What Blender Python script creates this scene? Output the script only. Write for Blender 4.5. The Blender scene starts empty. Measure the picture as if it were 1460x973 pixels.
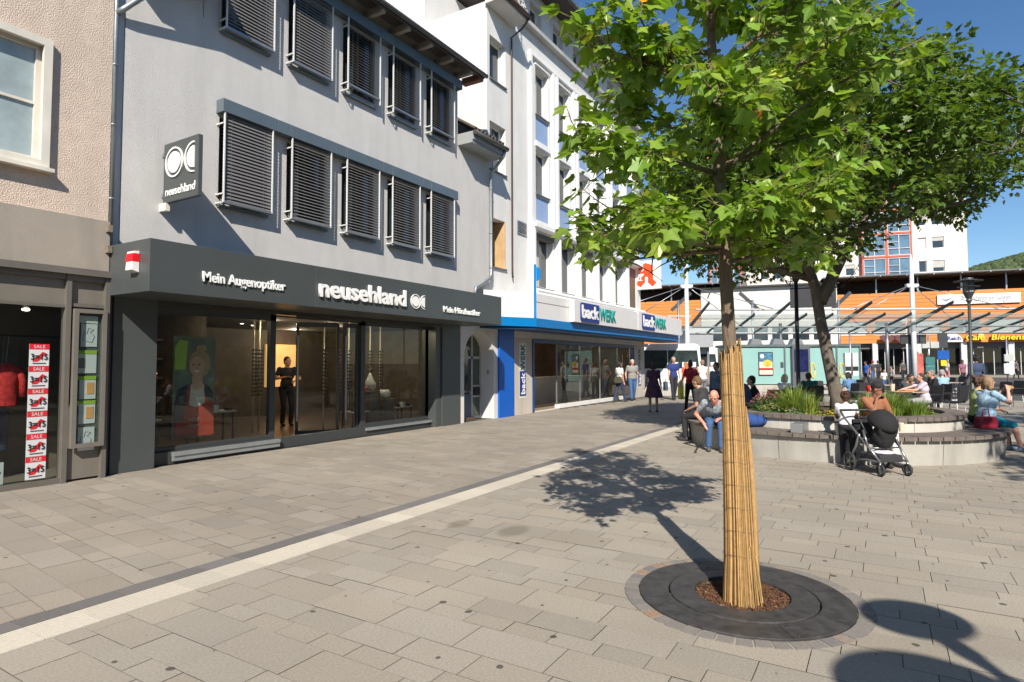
import bpy, math, random
from mathutils import Vector, Matrix, noise
R = math.radians
SC = bpy.context.scene
COL = SC.collection
random.seed(7)

# ---------------------------------------------------------------- camera
F_PX, CX, CY, CAM_H = 870.0, 730.0, 476.0, 1.6
YAW = math.atan(528 / F_PX); PITCH = math.atan(42 / F_PX); ROLL = R(0.2)
fwd = Vector((math.cos(YAW) * math.cos(PITCH), math.sin(YAW) * math.cos(PITCH), math.sin(PITCH)))
rgt = Vector((math.sin(YAW), -math.cos(YAW), 0))
upv = rgt.cross(fwd)
r2 = rgt * math.cos(ROLL) - upv * math.sin(ROLL)
u2 = upv * math.cos(ROLL) + rgt * math.sin(ROLL)
camd = bpy.data.cameras.new('camera'); cam = bpy.data.objects.new('camera', camd); COL.objects.link(cam)
camd.sensor_width = 36; camd.lens = F_PX / 1460 * 36
camd.shift_y = -(486.5 - CY) / 1460
camd.clip_start = 0.1; camd.clip_end = 5000
m = Matrix((r2, u2, -fwd)).transposed().to_4x4(); m.translation = Vector((0, 0, CAM_H)); cam.matrix_world = m
SC.camera = cam

# ---------------------------------------------------------------- world, sun
SUN_AZ, SUN_EL = R(30.0), R(38.0)            # direction the light travels, measured from +X
w = bpy.data.worlds.new('World'); SC.world = w; w.use_nodes = True
nt = w.node_tree; nt.nodes.clear()
sky = nt.nodes.new('ShaderNodeTexSky'); sky.sky_type = 'NISHITA'; sky.sun_disc = False
sky.sun_elevation = SUN_EL; sky.sun_rotation = R(240.0); sky.altitude = 300; sky.air_density = 1.0; sky.dust_density = 0.15; sky.ozone_density = 3.5
bg = nt.nodes.new('ShaderNodeBackground'); bg.inputs[1].default_value = 0.078
ow = nt.nodes.new('ShaderNodeOutputWorld'); hs = nt.nodes.new('ShaderNodeHueSaturation'); hs.inputs['Saturation'].default_value = 1.14; nt.links.new(sky.outputs[0], hs.inputs['Color']); nt.links.new(hs.outputs[0], bg.inputs[0]); nt.links.new(bg.outputs[0], ow.inputs[0])
sl = bpy.data.lights.new('sun', 'SUN'); sl.energy = 4.5; sl.angle = R(0.53); sl.color = (1, 0.93, 0.82)
so = bpy.data.objects.new('sun', sl); COL.objects.link(so)
sd = Vector((math.cos(SUN_AZ) * math.cos(SUN_EL), math.sin(SUN_AZ) * math.cos(SUN_EL), -math.sin(SUN_EL)))
so.rotation_euler = sd.to_track_quat('-Z', 'Y').to_euler(); so.location = (-20, -12, 25)
SC.view_settings.view_transform = 'Standard'; SC.view_settings.look = 'None'; SC.view_settings.exposure = 0.72; SC.view_settings.gamma = 1
SC.cycles.max_bounces = 6; SC.cycles.transparent_max_bounces = 12; SC.cycles.caustics_reflective = False; SC.cycles.caustics_refractive = False
SC.cycles.sample_clamp_indirect = 4

def W(px, d):
    """world x, y of a spot d metres ahead, px across the frame"""
    a = Vector((math.cos(YAW), math.sin(YAW))); b = Vector((math.sin(YAW), -math.cos(YAW)))
    v = a * d + b * ((px - CX) / F_PX * d); return v.x, v.y

# ---------------------------------------------------------------- materials
MATS = {}
def mat(name, col, rough=0.6, metal=0.0, var=0.12, nscale=3.0, bump=0.0, bscale=60.0, emit=0, spec=0.5, dirt=0.0, coat=0.0, stretch=None):
    if name in MATS: return MATS[name]
    mt = bpy.data.materials.new(name); mt.use_nodes = True; n = mt.node_tree; b = n.nodes['Principled BSDF']
    b.inputs['Roughness'].default_value = rough; b.inputs['Metallic'].default_value = metal
    b.inputs['Specular IOR Level'].default_value = spec; b.inputs['Coat Weight'].default_value = coat
    tc = n.nodes.new('ShaderNodeTexCoord'); src = tc.outputs['Object']
    if stretch:
        mp = n.nodes.new('ShaderNodeMapping'); mp.inputs['Scale'].default_value = stretch; n.links.new(src, mp.inputs[0]); src = mp.outputs[0]
    c = tuple(col) + (1,)
    if var > 0:
        nz = n.nodes.new('ShaderNodeTexNoise'); nz.inputs['Scale'].default_value = nscale; nz.inputs['Detail'].default_value = 6; nz.inputs['Roughness'].default_value = 0.65
        n.links.new(src, nz.inputs['Vector'])
        cr = n.nodes.new('ShaderNodeValToRGB'); cr.color_ramp.elements[0].position = 0.3; cr.color_ramp.elements[1].position = 0.7
        cr.color_ramp.elements[0].color = tuple(x * (1 - var) for x in col) + (1,); cr.color_ramp.elements[1].color = tuple(min(1, x * (1 + var)) for x in col) + (1,)
        n.links.new(nz.outputs['Fac'], cr.inputs[0]); out = cr.outputs[0]
        if dirt > 0:
            n2 = n.nodes.new('ShaderNodeTexNoise'); n2.inputs['Scale'].default_value = 0.9; n2.inputs['Detail'].default_value = 8
            mp2 = n.nodes.new('ShaderNodeMapping'); mp2.inputs['Scale'].default_value = (3, 3, 0.5); n.links.new(tc.outputs['Object'], mp2.inputs[0]); n.links.new(mp2.outputs[0], n2.inputs['Vector'])
            c2 = n.nodes.new('ShaderNodeValToRGB'); c2.color_ramp.elements[0].position = 0.45; c2.color_ramp.elements[1].position = 0.75
            mx = n.nodes.new('ShaderNodeMix'); mx.data_type = 'RGBA'; mx.inputs[7].default_value = tuple(x * (1 - dirt) for x in col) + (1,)
            n.links.new(n2.outputs['Fac'], c2.inputs[0]); n.links.new(c2.outputs[0], mx.inputs[0]); n.links.new(out, mx.inputs[6]); out = mx.outputs[2]
        n.links.new(out, b.inputs['Base Color'])
        rr = n.nodes.new('ShaderNodeMapRange'); rr.inputs['To Min'].default_value = max(0, rough - 0.08); rr.inputs['To Max'].default_value = min(1, rough + 0.08)
        n.links.new(nz.outputs['Fac'], rr.inputs[0]); n.links.new(rr.outputs[0], b.inputs['Roughness'])
    else: b.inputs['Base Color'].default_value = c
    if emit:
        b.inputs['Emission Color'].default_value = c; b.inputs['Emission Strength'].default_value = emit
    if bump > 0:
        nb = n.nodes.new('ShaderNodeTexNoise'); nb.inputs['Scale'].default_value = bscale; nb.inputs['Detail'].default_value = 4
        n.links.new(src, nb.inputs['Vector'])
        bp = n.nodes.new('ShaderNodeBump'); bp.inputs['Strength'].default_value = bump; bp.inputs['Distance'].default_value = 0.02
        n.links.new(nb.outputs['Fac'], bp.inputs['Height']); n.links.new(bp.outputs[0], b.inputs['Normal'])
    MATS[name] = mt; return mt

def glass(name, tint=(0.9, 0.95, 0.93), ior=1.5, refl=1.0, rough=0.0):
    mt = bpy.data.materials.new(name); mt.use_nodes = True; n = mt.node_tree; n.nodes.clear()
    t = n.nodes.new('ShaderNodeBsdfTransparent'); t.inputs[0].default_value = tint + (1,)
    g = n.nodes.new('ShaderNodeBsdfGlossy'); g.inputs['Roughness'].default_value = rough
    fr = n.nodes.new('ShaderNodeFresnel'); fr.inputs[0].default_value = ior
    mu = n.nodes.new('ShaderNodeMath'); mu.operation = 'MULTIPLY'; mu.inputs[1].default_value = refl
    mx = n.nodes.new('ShaderNodeMixShader'); o = n.nodes.new('ShaderNodeOutputMaterial')
    ge = n.nodes.new('ShaderNodeNewGeometry'); sb = n.nodes.new('ShaderNodeMath'); sb.operation = 'SUBTRACT'; sb.inputs[0].default_value = 1; n.links.new(ge.outputs['Backfacing'], sb.inputs[1]); m3 = n.nodes.new('ShaderNodeMath'); m3.operation = 'MULTIPLY'
    n.links.new(fr.outputs[0], mu.inputs[0]); n.links.new(mu.outputs[0], m3.inputs[0]); n.links.new(sb.outputs[0], m3.inputs[1]); n.links.new(m3.outputs[0], mx.inputs[0]); n.links.new(t.outputs[0], mx.inputs[1]); n.links.new(g.outputs[0], mx.inputs[2]); n.links.new(mx.outputs[0], o.inputs[0])
    MATS[name] = mt; return mt

def attr_mat(name, rough=0.8, nscale=40.0, namp=0.12, bump=0.0, trans=None, spec=0.4, bscale=200, spots=False):
    """base colour from the mesh colour attribute 'tint' (each slab / leaf / reed its own tone)"""
    mt = bpy.data.materials.new(name); mt.use_nodes = True; n = mt.node_tree; b = n.nodes['Principled BSDF']
    b.inputs['Roughness'].default_value = rough; b.inputs['Specular IOR Level'].default_value = spec
    at = n.nodes.new('ShaderNodeAttribute'); at.attribute_name = 'tint'
    tc = n.nodes.new('ShaderNodeTexCoord')
    nz = n.nodes.new('ShaderNodeTexNoise'); nz.inputs['Scale'].default_value = nscale; nz.inputs['Detail'].default_value = 5; nz.inputs['Roughness'].default_value = 0.7
    n.links.new(tc.outputs['Object'], nz.inputs['Vector'])
    mr = n.nodes.new('ShaderNodeMapRange'); mr.inputs['From Min'].default_value = 0.25; mr.inputs['From Max'].default_value = 0.75; mr.inputs['To Min'].default_value = 1 - namp; mr.inputs['To Max'].default_value = 1 + namp
    n.links.new(nz.outputs['Fac'], mr.inputs[0])
    vm = n.nodes.new('ShaderNodeVectorMath'); vm.operation = 'SCALE'; n.links.new(at.outputs['Color'], vm.inputs[0]); n.links.new(mr.outputs[0], vm.inputs['Scale'])
    out = vm.outputs[0]
    if spots:   # broad wear + chewing gum
        n2 = n.nodes.new('ShaderNodeTexNoise'); n2.inputs['Scale'].default_value = 0.55; n2.inputs['Detail'].default_value = 6; n.links.new(tc.outputs['Object'], n2.inputs['Vector'])
        m2 = n.nodes.new('ShaderNodeMapRange'); m2.inputs['From Min'].default_value = 0.3; m2.inputs['From Max'].default_value = 0.7; m2.inputs['To Min'].default_value = 0.88; m2.inputs['To Max'].default_value = 1.08; n.links.new(n2.outputs['Fac'], m2.inputs[0])
        v2 = n.nodes.new('ShaderNodeVectorMath'); v2.operation = 'SCALE'; n.links.new(out, v2.inputs[0]); n.links.new(m2.outputs[0], v2.inputs['Scale'])
        vo = n.nodes.new('ShaderNodeTexVoronoi'); vo.voronoi_dimensions = '2D'; vo.inputs['Scale'].default_value = 2.1; n.links.new(tc.outputs['Object'], vo.inputs['Vector'])
        dn = n.nodes.new('ShaderNodeTexNoise'); dn.inputs['Scale'].default_value = 22; n.links.new(tc.outputs['Object'], dn.inputs['Vector'])
        ad = n.nodes.new('ShaderNodeMath'); ad.operation = 'MULTIPLY_ADD'; ad.inputs[1].default_value = 0.05; n.links.new(dn.outputs['Fac'], ad.inputs[0]); n.links.new(vo.outputs['Distance'], ad.inputs[2])
        sp = n.nodes.new('ShaderNodeSeparateColor'); n.links.new(vo.outputs['Color'], sp.inputs[0])
        th = n.nodes.new('ShaderNodeMath'); th.operation = 'MULTIPLY_ADD'; th.inputs[1].default_value = 0.062; th.inputs[2].default_value = 0.016; n.links.new(sp.outputs[0], th.inputs[0])
        lt = n.nodes.new('ShaderNodeMath'); lt.operation = 'LESS_THAN'; n.links.new(ad.outputs[0], lt.inputs[0]); n.links.new(th.outputs[0], lt.inputs[1])
        mx = n.nodes.new('ShaderNodeMix'); mx.data_type = 'RGBA'; mx.inputs[7].default_value = (0.05, 0.045, 0.04, 1)
        ml = n.nodes.new('ShaderNodeMath'); ml.operation = 'MULTIPLY'; ml.inputs[1].default_value = 0.85; n.links.new(lt.outputs[0], ml.inputs[0])
        n.links.new(ml.outputs[0], mx.inputs[0]); n.links.new(v2.outputs[0], mx.inputs[6]); out = mx.outputs[2]
        for (sx_, sy_, rx_, ry_) in ((5.00, 3.66, .16, .10), (5.06, 3.06, .20, .12), (7.97, 3.58, .22, .14)):
            mpp = n.nodes.new('ShaderNodeMapping'); mpp.inputs['Location'].default_value = (-sx_ / rx_, -sy_ / ry_, 0); mpp.inputs['Scale'].default_value = (1 / rx_, 1 / ry_, 0); n.links.new(tc.outputs['Object'], mpp.inputs[0])
            ln = n.nodes.new('ShaderNodeVectorMath'); ln.operation = 'LENGTH'; n.links.new(mpp.outputs[0], ln.inputs[0]); a2 = n.nodes.new('ShaderNodeMath'); a2.operation = 'MULTIPLY_ADD'; a2.inputs[1].default_value = 1.1; n.links.new(n2.outputs['Fac'], a2.inputs[0]); n.links.new(ln.outputs['Value'], a2.inputs[2])
            m5 = n.nodes.new('ShaderNodeMapRange'); m5.inputs['From Min'].default_value = 1.2; m5.inputs['From Max'].default_value = 1.7; m5.inputs['To Min'].default_value = .42; m5.inputs['To Max'].default_value = 0; n.links.new(a2.outputs[0], m5.inputs[0])
            x5 = n.nodes.new('ShaderNodeMix'); x5.data_type = 'RGBA'; x5.inputs[7].default_value = (0.10, 0.08, 0.05, 1); n.links.new(m5.outputs[0], x5.inputs[0]); n.links.new(out, x5.inputs[6]); out = x5.outputs[2]
    n.links.new(out, b.inputs['Base Color'])
    if bump:
        bp = n.nodes.new('ShaderNodeBump'); bp.inputs['Strength'].default_value = bump; bp.inputs['Distance'].default_value = 0.004
        nb = n.nodes.new('ShaderNodeTexNoise'); nb.inputs['Scale'].default_value = bscale; n.links.new(tc.outputs['Object'], nb.inputs['Vector'])
        n.links.new(nb.outputs['Fac'], bp.inputs['Height']); n.links.new(bp.outputs[0], b.inputs['Normal'])
    if trans:
        tr = n.nodes.new('ShaderNodeBsdfTranslucent'); v3 = n.nodes.new('ShaderNodeVectorMath'); v3.operation = 'MULTIPLY'; v3.inputs[1].default_value = trans
        n.links.new(out, v3.inputs[0]); n.links.new(v3.outputs[0], tr.inputs[0])
        ms = n.nodes.new('ShaderNodeAddShader'); o = n.nodes['Material Output']
        n.links.new(b.outputs[0], ms.inputs[0]); n.links.new(tr.outputs[0], ms.inputs[1]); n.links.new(ms.outputs[0], o.inputs[0])
    MATS[name] = mt; return mt

# ---------------------------------------------------------------- mesh collector
def rotz(a): return Matrix.Rotation(a, 3, 'Z')
class MB:
    def __init__(s): s.v = []; s.f = []; s.sm = []; s.mi = []; s.cur = 0; s.tint = []; s.ct = (1, 1, 1)
    def face(s, idx, smooth=False): s.f.append(idx); s.sm.append(smooth); s.mi.append(s.cur); s.tint.append(s.ct)
    def poly(s, pts, smooth=False):
        b = len(s.v); s.v += [tuple(p) for p in pts]; s.face(tuple(range(b, b + len(pts))), smooth)
    def box(s, x0, x1, y0, y1, z0, z1, rot=None, at=None):
        b = len(s.v)
        P = [Vector((x, y, z)) for z in (z0, z1) for x, y in ((x0, y0), (x1, y0), (x1, y1), (x0, y1))]
        if rot is not None: P = [rot @ p for p in P]
        if at is not None: P = [p + Vector(at) for p in P]
        s.v += [tuple(p) for p in P]
        for q in ((0, 3, 2, 1), (4, 5, 6, 7), (0, 1, 5, 4), (1, 2, 6, 5), (2, 3, 7, 6), (3, 0, 4, 7)): s.face(tuple(b + i for i in q))
        return s
    def tube(s, pts, r, n=10, cap=True, smooth=True):
        pts = [Vector(p) for p in pts]; rr = r if isinstance(r, (list, tuple)) else [r] * len(pts)
        b0 = len(s.v); up = Vector((0, 0, 1)); prev = None
        for i, p in enumerate(pts):
            d = (pts[min(i + 1, len(pts) - 1)] - pts[max(i - 1, 0)]).normalized()
            if prev is None:
                a = d.cross(up) if abs(d.z) < 0.95 else d.cross(Vector((1, 0, 0)))
            else: a = prev - d * prev.dot(d)
            a.normalize(); prev = a; c = d.cross(a)
            for k in range(n):
                t = 2 * math.pi * k / n; s.v.append(tuple(p + (a * math.cos(t) + c * math.sin(t)) * rr[i]))
        for i in range(len(pts) - 1):
            for k in range(n):
                k2 = (k + 1) % n; s.face((b0 + i * n + k, b0 + i * n + k2, b0 + (i + 1) * n + k2, b0 + (i + 1) * n + k), smooth)
        if cap:
            s.face(tuple(b0 + k for k in reversed(range(n)))); s.face(tuple(b0 + (len(pts) - 1) * n + k for k in range(n)))
        return s
    def ell(s, c, r, n=12, m_=8, rot=None):
        b = len(s.v); c = Vector(c); r = r if isinstance(r, (tuple, list)) else (r, r, r)
        P = [Vector((0, 0, -r[2]))]
        for i in range(1, m_):
            ph = -math.pi / 2 + math.pi * i / m_
            for k in range(n):
                t = 2 * math.pi * k / n; P.append(Vector((r[0] * math.cos(ph) * math.cos(t), r[1] * math.cos(ph) * math.sin(t), r[2] * math.sin(ph))))
        P.append(Vector((0, 0, r[2])))
        if rot is not None: P = [rot @ p for p in P]
        s.v += [tuple(p + c) for p in P]
        for k in range(n): s.face((b, b + 1 + (k + 1) % n, b + 1 + k), True)
        for i in range(m_ - 2):
            for k in range(n):
                a0 = b + 1 + i * n; s.face((a0 + k, a0 + (k + 1) % n, a0 + n + (k + 1) % n, a0 + n + k), True)
        e = b + len(P) - 1; a0 = b + 1 + (m_ - 2) * n
        for k in range(n): s.face((a0 + k, a0 + (k + 1) % n, e), True)
        return s
    def lathe(s, prof, c=(0, 0, 0), n=32, a0=0, a1=2 * math.pi, smooth=False, axis=None):
        b = len(s.v); full = abs(a1 - a0 - 2 * math.pi) < 1e-6; N = n if full else n + 1; c = Vector(c)
        for (r, z) in prof:
            for k in range(N):
                t = a0 + (a1 - a0) * k / n; p = Vector((r * math.cos(t), r * math.sin(t), z))
                if axis is not None: p = axis @ p
                s.v.append(tuple(p + c))
        for i in range(len(prof) - 1):
            for k in range(n):
                k2 = (k + 1) % N; s.face((b + i * N + k, b + i * N + k2, b + (i + 1) * N + k2, b + (i + 1) * N + k), smooth)
        return s
    def prism(s, poly, fn, d0, d1):
        """extrude the 2D polygon; fn(u, v, d) -> point"""
        n = len(poly); b = len(s.v)
        s.v += [tuple(fn(u, v, d0)) for u, v in poly] + [tuple(fn(u, v, d1)) for u, v in poly]
        s.face(tuple(range(b, b + n))); s.face(tuple(reversed(range(b + n, b + 2 * n))))
        for i in range(n):
            j = (i + 1) % n; s.face((b + i, b + n + i, b + n + j, b + j))
        return s
    def build(s, name, m_, parent=None, world=False, tint=False, bevel=0, extra=None):
        me = bpy.data.meshes.new(name)
        v = s.v
        if world and parent is not None:
            inv = Matrix.Translation(parent.location) @ Matrix.Rotation(parent.rotation_euler.z, 4, 'Z'); inv.invert(); v = [tuple(inv @ Vector(p)) for p in v]
        me.from_pydata(v, [], s.f)
        me.materials.append(m_)
        for e in (extra or []): me.materials.append(e)
        me.polygons.foreach_set('use_smooth', s.sm); me.polygons.foreach_set('material_index', s.mi)
        if tint:
            ca = me.color_attributes.new('tint', 'FLOAT_COLOR', 'CORNER'); buf = []
            for p, t in zip(me.polygons, s.tint): buf += [t[0], t[1], t[2], 1.0] * p.loop_total
            ca.data.foreach_set('color', buf)
        me.update()
        o = bpy.data.objects.new(name, me); COL.objects.link(o)
        if parent is not None: o.parent = parent
        if bevel:
            bm_ = o.modifiers.new('bevel', 'BEVEL'); bm_.width = bevel; bm_.segments = 2; bm_.limit_method = 'ANGLE'
        return o
def box(*a, **k): return MB().box(*a, **k)

def tag(o, label=None, cat=None, group=None, kind=None):
    if label: o['label'] = label
    if cat: o['category'] = cat
    if group: o['group'] = group
    if kind: o['kind'] = kind
    return o
def thing(name, label, cat, loc=(0, 0, 0), rz=0.0, group=None):
    o = bpy.data.objects.new(name, None); COL.objects.link(o); o.location = loc; o.rotation_euler = (0, 0, rz); o.empty_display_size = 0.3
    return tag(o, label, cat, group)
def kids(o): return [c for c in bpy.data.objects if c.parent is o]
def copy_tree(o, parent=None):
    c = o.copy(); COL.objects.link(c); c.parent = parent
    for ch in kids(o): copy_tree(ch, c)
    return c

def text_mesh(name, body, size, m_, parent, origin, xdir, zdir, depth=0.01, bold=0.0, align='LEFT', fit=None, shear=0.0):
    """lettering standing on a surface: xdir = reading direction, zdir = up (world vectors); fit = total width"""
    cu = bpy.data.curves.new(name, 'FONT'); cu.body = body; cu.size = size; cu.extrude = depth / 2; cu.offset = bold; cu.align_x = align; cu.shear = shear; cu.resolution_u = 3
    t = bpy.data.objects.new(name + '_tmp', cu); COL.objects.link(t)
    bpy.context.view_layer.update()
    me = bpy.data.meshes.new_from_object(t.evaluated_get(bpy.context.evaluated_depsgraph_get()))
    bpy.data.objects.remove(t); bpy.data.curves.remove(cu)
    xs = [v.co.x for v in me.vertices]; wdt = max(xs) - min(xs); sx = (fit / wdt) if fit else 1.0
    X = Vector(xdir).normalized(); Z = Vector(zdir).normalized(); N = X.cross(Z)
    x0 = min(xs) if align == 'LEFT' else 0
    inv = Matrix.Identity(4)
    if parent is not None:
        inv = Matrix.Translation(parent.location) @ Matrix.Rotation(parent.rotation_euler.z, 4, 'Z'); inv.invert()
    for v in me.vertices:
        v.co = inv @ (Vector(origin) + X * ((v.co.x - x0) * sx) + Z * v.co.y + N * (v.co.z + depth / 2))
    me.name = name; me.materials.clear(); me.materials.append(m_)
    o = bpy.data.objects.new(name, me); COL.objects.link(o)
    if parent is not None: o.parent = parent
    return o

def wall_grid(mb, x0, x1, z0, z1, y, holes, depth, fn=None):
    """front face at y with rectangular openings (a,b,c,d) whose reveals go back by depth"""
    fn = fn or (lambda x, z, d: (x, y + d, z))
    xs = sorted({x0, x1} | {h[0] for h in holes} | {h[1] for h in holes}); zs = sorted({z0, z1} | {h[2] for h in holes} | {h[3] for h in holes})
    for i in range(len(xs) - 1):
        for j in range(len(zs) - 1):
            cxm = (xs[i] + xs[i + 1]) / 2; czm = (zs[j] + zs[j + 1]) / 2
            if any(h[0] < cxm < h[1] and h[2] < czm < h[3] for h in holes): continue
            mb.poly([fn(xs[i], zs[j], 0), fn(xs[i + 1], zs[j], 0), fn(xs[i + 1], zs[j + 1], 0), fn(xs[i], zs[j + 1], 0)])
    for a, b, c, d in holes:
        mb.poly([fn(a, c, 0), fn(a, d, 0), fn(a, d, depth), fn(a, c, depth)]); mb.poly([fn(b, d, 0), fn(b, c, 0), fn(b, c, depth), fn(b, d, depth)])
        mb.poly([fn(a, d, 0), fn(b, d, 0), fn(b, d, depth), fn(a, d, depth)]); mb.poly([fn(b, c, 0), fn(a, c, 0), fn(a, c, depth), fn(b, c, depth)])
    return mb

def frame(mb, x0, x1, z0, z1, y0, y1, t):
    mb.box(x0, x0 + t, y0, y1, z0, z1); mb.box(x1 - t, x1, y0, y1, z0, z1); mb.box(x0 + t, x1 - t, y0, y1, z1 - t, z1); mb.box(x0 + t, x1 - t, y0, y1, z0, z0 + t); return mb

# shared materials
white = mat('white_paint', (0.78, 0.77, 0.75), 0.45, var=0.04)
white_pl = mat('white_plaster', (0.68, 0.67, 0.65), 0.85, var=0.05, nscale=1.5, bump=0.25, bscale=90, dirt=0.12)
grey_render = mat('grey_render', (0.60, 0.585, 0.57), 0.9, var=0.05, nscale=2, bump=0.8, bscale=110, dirt=0.11)
anth = mat('anthracite_panel', (0.066, 0.074, 0.075), 0.38, var=0.06, nscale=1.2, spec=0.5)
anth2 = mat('anthracite_frame', (0.045, 0.05, 0.052), 0.35, var=0.05)
bronze = mat('bronze_metal', (0.17, 0.155, 0.135), 0.45, metal=0.25, var=0.08, dirt=0.15)
zinc = mat('zinc_gutter', (0.27, 0.30, 0.31), 0.45, metal=0.6, var=0.15, nscale=5)
steel = mat('steel_grey', (0.35, 0.36, 0.37), 0.4, metal=0.7, var=0.08)
black = mat('black_plastic', (0.018, 0.018, 0.02), 0.5, var=0.1)
rubber = mat('rubber', (0.03, 0.03, 0.03), 0.8)
darkpane = mat('dark_window_glass', (0.025, 0.035, 0.045), 0.06, var=0.3, nscale=0.7, spec=0.9)
pane = glass('shop_glass', (0.86, 0.9, 0.88), 1.5, 1.1)
concrete = mat('concrete', (0.40, 0.385, 0.35), 0.9, var=0.10, nscale=2.5, bump=0.3, bscale=150, dirt=0.3)
redm = mat('red_print', (0.62, 0.02, 0.03), 0.5, var=0.03)
# ================================================================ GROUND
asph = mat('asphalt', (0.065, 0.064, 0.062), 0.9, var=0.2, nscale=6, bump=0.3, bscale=120)
g = MB(); g.poly([(-900, -1500, -0.012), (2500, -1500, -0.012), (2500, 1500, -0.012), (-900, 1500, -0.012)])
tag(g.build('ground', asph), kind='structure')
pave = attr_mat('paving_stone', 0.85, 70, 0.26, bump=0.5, spots=True, bscale=260)

def clip(poly, a, b, c):      # keep a*x+b*y<=c
    out = []
    for i in range(len(poly)):
        p, q = poly[i], poly[(i + 1) % len(poly)]; dp = a * p[0] + b * p[1] - c; dq = a * q[0] + b * q[1] - c
        if dp <= 0: out.append(p)
        if dp * dq < 0: t = dp / (dp - dq); out.append((p[0] + (q[0] - p[0]) * t, p[1] + (q[1] - p[1]) * t))
    return out
GC = (4.46, 0.87)
def slabs(mb, xa, xb, ya, yb, rot, base, clips, amp, org=(2.84, 0)):
    rr = random.Random(11)
    cr, sr = math.cos(rot), math.sin(rot)
    k0 = int((xa - org[0]) / 0.71) - 2; k1 = int((xb - org[0]) / 0.71) + 2
    for k in range(k0, k1):
        for (o, wd, ln, ph) in ((0, .309, .582, 2.13), (.3115, .158, .291, 1.99), (.472, .2355, .4365, 1.92)):
            x0 = org[0] + k * 0.71 + o; n0 = int((ya - ph) / ln) - 2; n1 = int((yb - ph) / ln) + 2
            for n in range(n0, n1):
                y0 = ph + n * ln; P = [(x0, y0 + .0022), (x0 + wd, y0 + .0022), (x0 + wd, y0 + ln - .0022), (x0, y0 + ln - .0022)]
                P = [(org[0] + (p[0] - org[0]) * cr - (p[1] - 4.7) * sr, 4.7 + (p[0] - org[0]) * sr + (p[1] - 4.7) * cr) for p in P] if rot else P
                for c in clips:
                    P = clip(P, *c)
                    if len(P) < 3: break
                if len(P) < 3: continue
                mx = sum(p[0] for p in P) / len(P); my = sum(p[1] for p in P) / len(P)
                if math.hypot(mx - GC[0], my - GC[1]) < 0.42: continue
                t = 1 + rr.uniform(-amp, amp); h = rr.uniform(-.02, .02); mb.ct = (base[0] * (t + h), base[1] * t, base[2] * (t - h))
                z = rr.uniform(-.0012, .0012)
                mb.poly([(p[0], p[1], z) for p in P])
pv = MB(); slabs(pv, 0.3, 31, -9, 4.3, 0, (0.312, 0.277, 0.228), [(0, 1, 4.214), (-1, 0, -0.3)], 0.08)
tag(pv.build('plaza_paving', pave, tint=True), kind='structure')
pv = MB(); slabs(pv, -2, 33, 3, 11, R(-6.2) * -1 * -1, (0.282, 0.248, 0.204), [(0, -1, -4.70), (0, 1, 9.72), (-1, 0, -0.3)], 0.11)
tag(pv.build('shopfront_paving', pave, tint=True), kind='structure')
# far paving of the square (too far for single slabs)
farp = mat('far_paving', (0.24, 0.22, 0.185), 0.85, var=0.12, nscale=1.3)
fp = MB(); fp.poly([(30.9, -30, -0.004), (31, 30, -0.004), (30.99, -9, -0.004)][:0] or [(14, -40, -0.006), (34, -40, -0.006), (34, -9.3, -0.006), (14, -9.3, -0.006)])
tag(fp.build('square_paving', farp), kind='structure')
# drainage row and tactile strip
st = MB(); ri = MB(); dk = MB(); rr = random.Random(5)
x = 0.2
while x < 15.9:
    t = rr.uniform(.9, 1.06); st.ct = (.53 * t, .485 * t, .41 * t)
    st.box(x + .003, x + .297, 4.226, 4.522, -.012, .001)
    for j in range(9):
        y0 = 4.237 + j * .0315; st.box(x + .003, x + .297, y0, y0 + .017, .001, .005)
    t = rr.uniform(.85, 1.1); dk.ct = (.155 * t, .143 * t, .138 * t); dk.box(x * 1.0 + .003, x + .297, 4.53, 4.695, -.012, .0015)
    x += .3
tag(st.build('tactile_strip', attr_mat('white_concrete', .8, 30, .08, bump=.3), tint=True), kind='structure')
tag(dk.build('drainage_row', attr_mat('dark_setts', .85, 40, .15, bump=.5), tint=True), kind='structure')
# damp stains on the paving
# tree pit: cobble ring, cast iron grate, mulch
cb = MB(); rr = random.Random(3); n = 46; a = 0
for i in range(n):
    a0 = 2 * math.pi * i / n + rr.uniform(-.012, .012); a1 = 2 * math.pi * (i + 1) / n - .012
    c = rr.choice([(.17, .165, .16), (.2, .19, .18), (.15, .15, .155), (.22, .19, .165), (.24, .17, .13)] if rr.random() > .5 else [(.18, .175, .17)])
    cb.ct = tuple(v * q for v, q in zip(c, (1.15, 1.08, 1.0))); h = rr.uniform(.004, .009); pts = []
    for (r_, aa) in ((.697, a0), (.79 + rr.uniform(-.008, .004), a0), (.79, (a0 + a1) / 2), (.79 + rr.uniform(-.008, .004), a1), (.697, a1)): pts.append((GC[0] + r_ * math.cos(aa), GC[1] + r_ * math.sin(aa)))
    cb.prism(pts, lambda u, v, d: (u, v, d), h, -.01)
tag(cb.build('cobble_ring', attr_mat('granite_setts', .85, 60, .25, bump=.8), tint=True), kind='structure')
iron = mat('cast_iron', (0.060, 0.056, 0.054), 0.55, metal=0.3, var=0.45, nscale=13, bump=0.15, bscale=300)
gt = thing('tree_grate', 'round dark cast iron tree grate set in the paving around the reed-wrapped trunk', 'tree grate', (GC[0], GC[1], 0))
MB().lathe([(.69, -.01), (.69, .012), (.685, .016), (.492, .016), (.488, .010), (.488, -.01)], n=96).build('outer_ring', iron, gt)
MB().lathe([(.478, -.01), (.478, .014), (.47, .02), (.325, .026), (.31, .022), (.306, -.015)], n=96).build('inner_ring', iron, gt)
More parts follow.
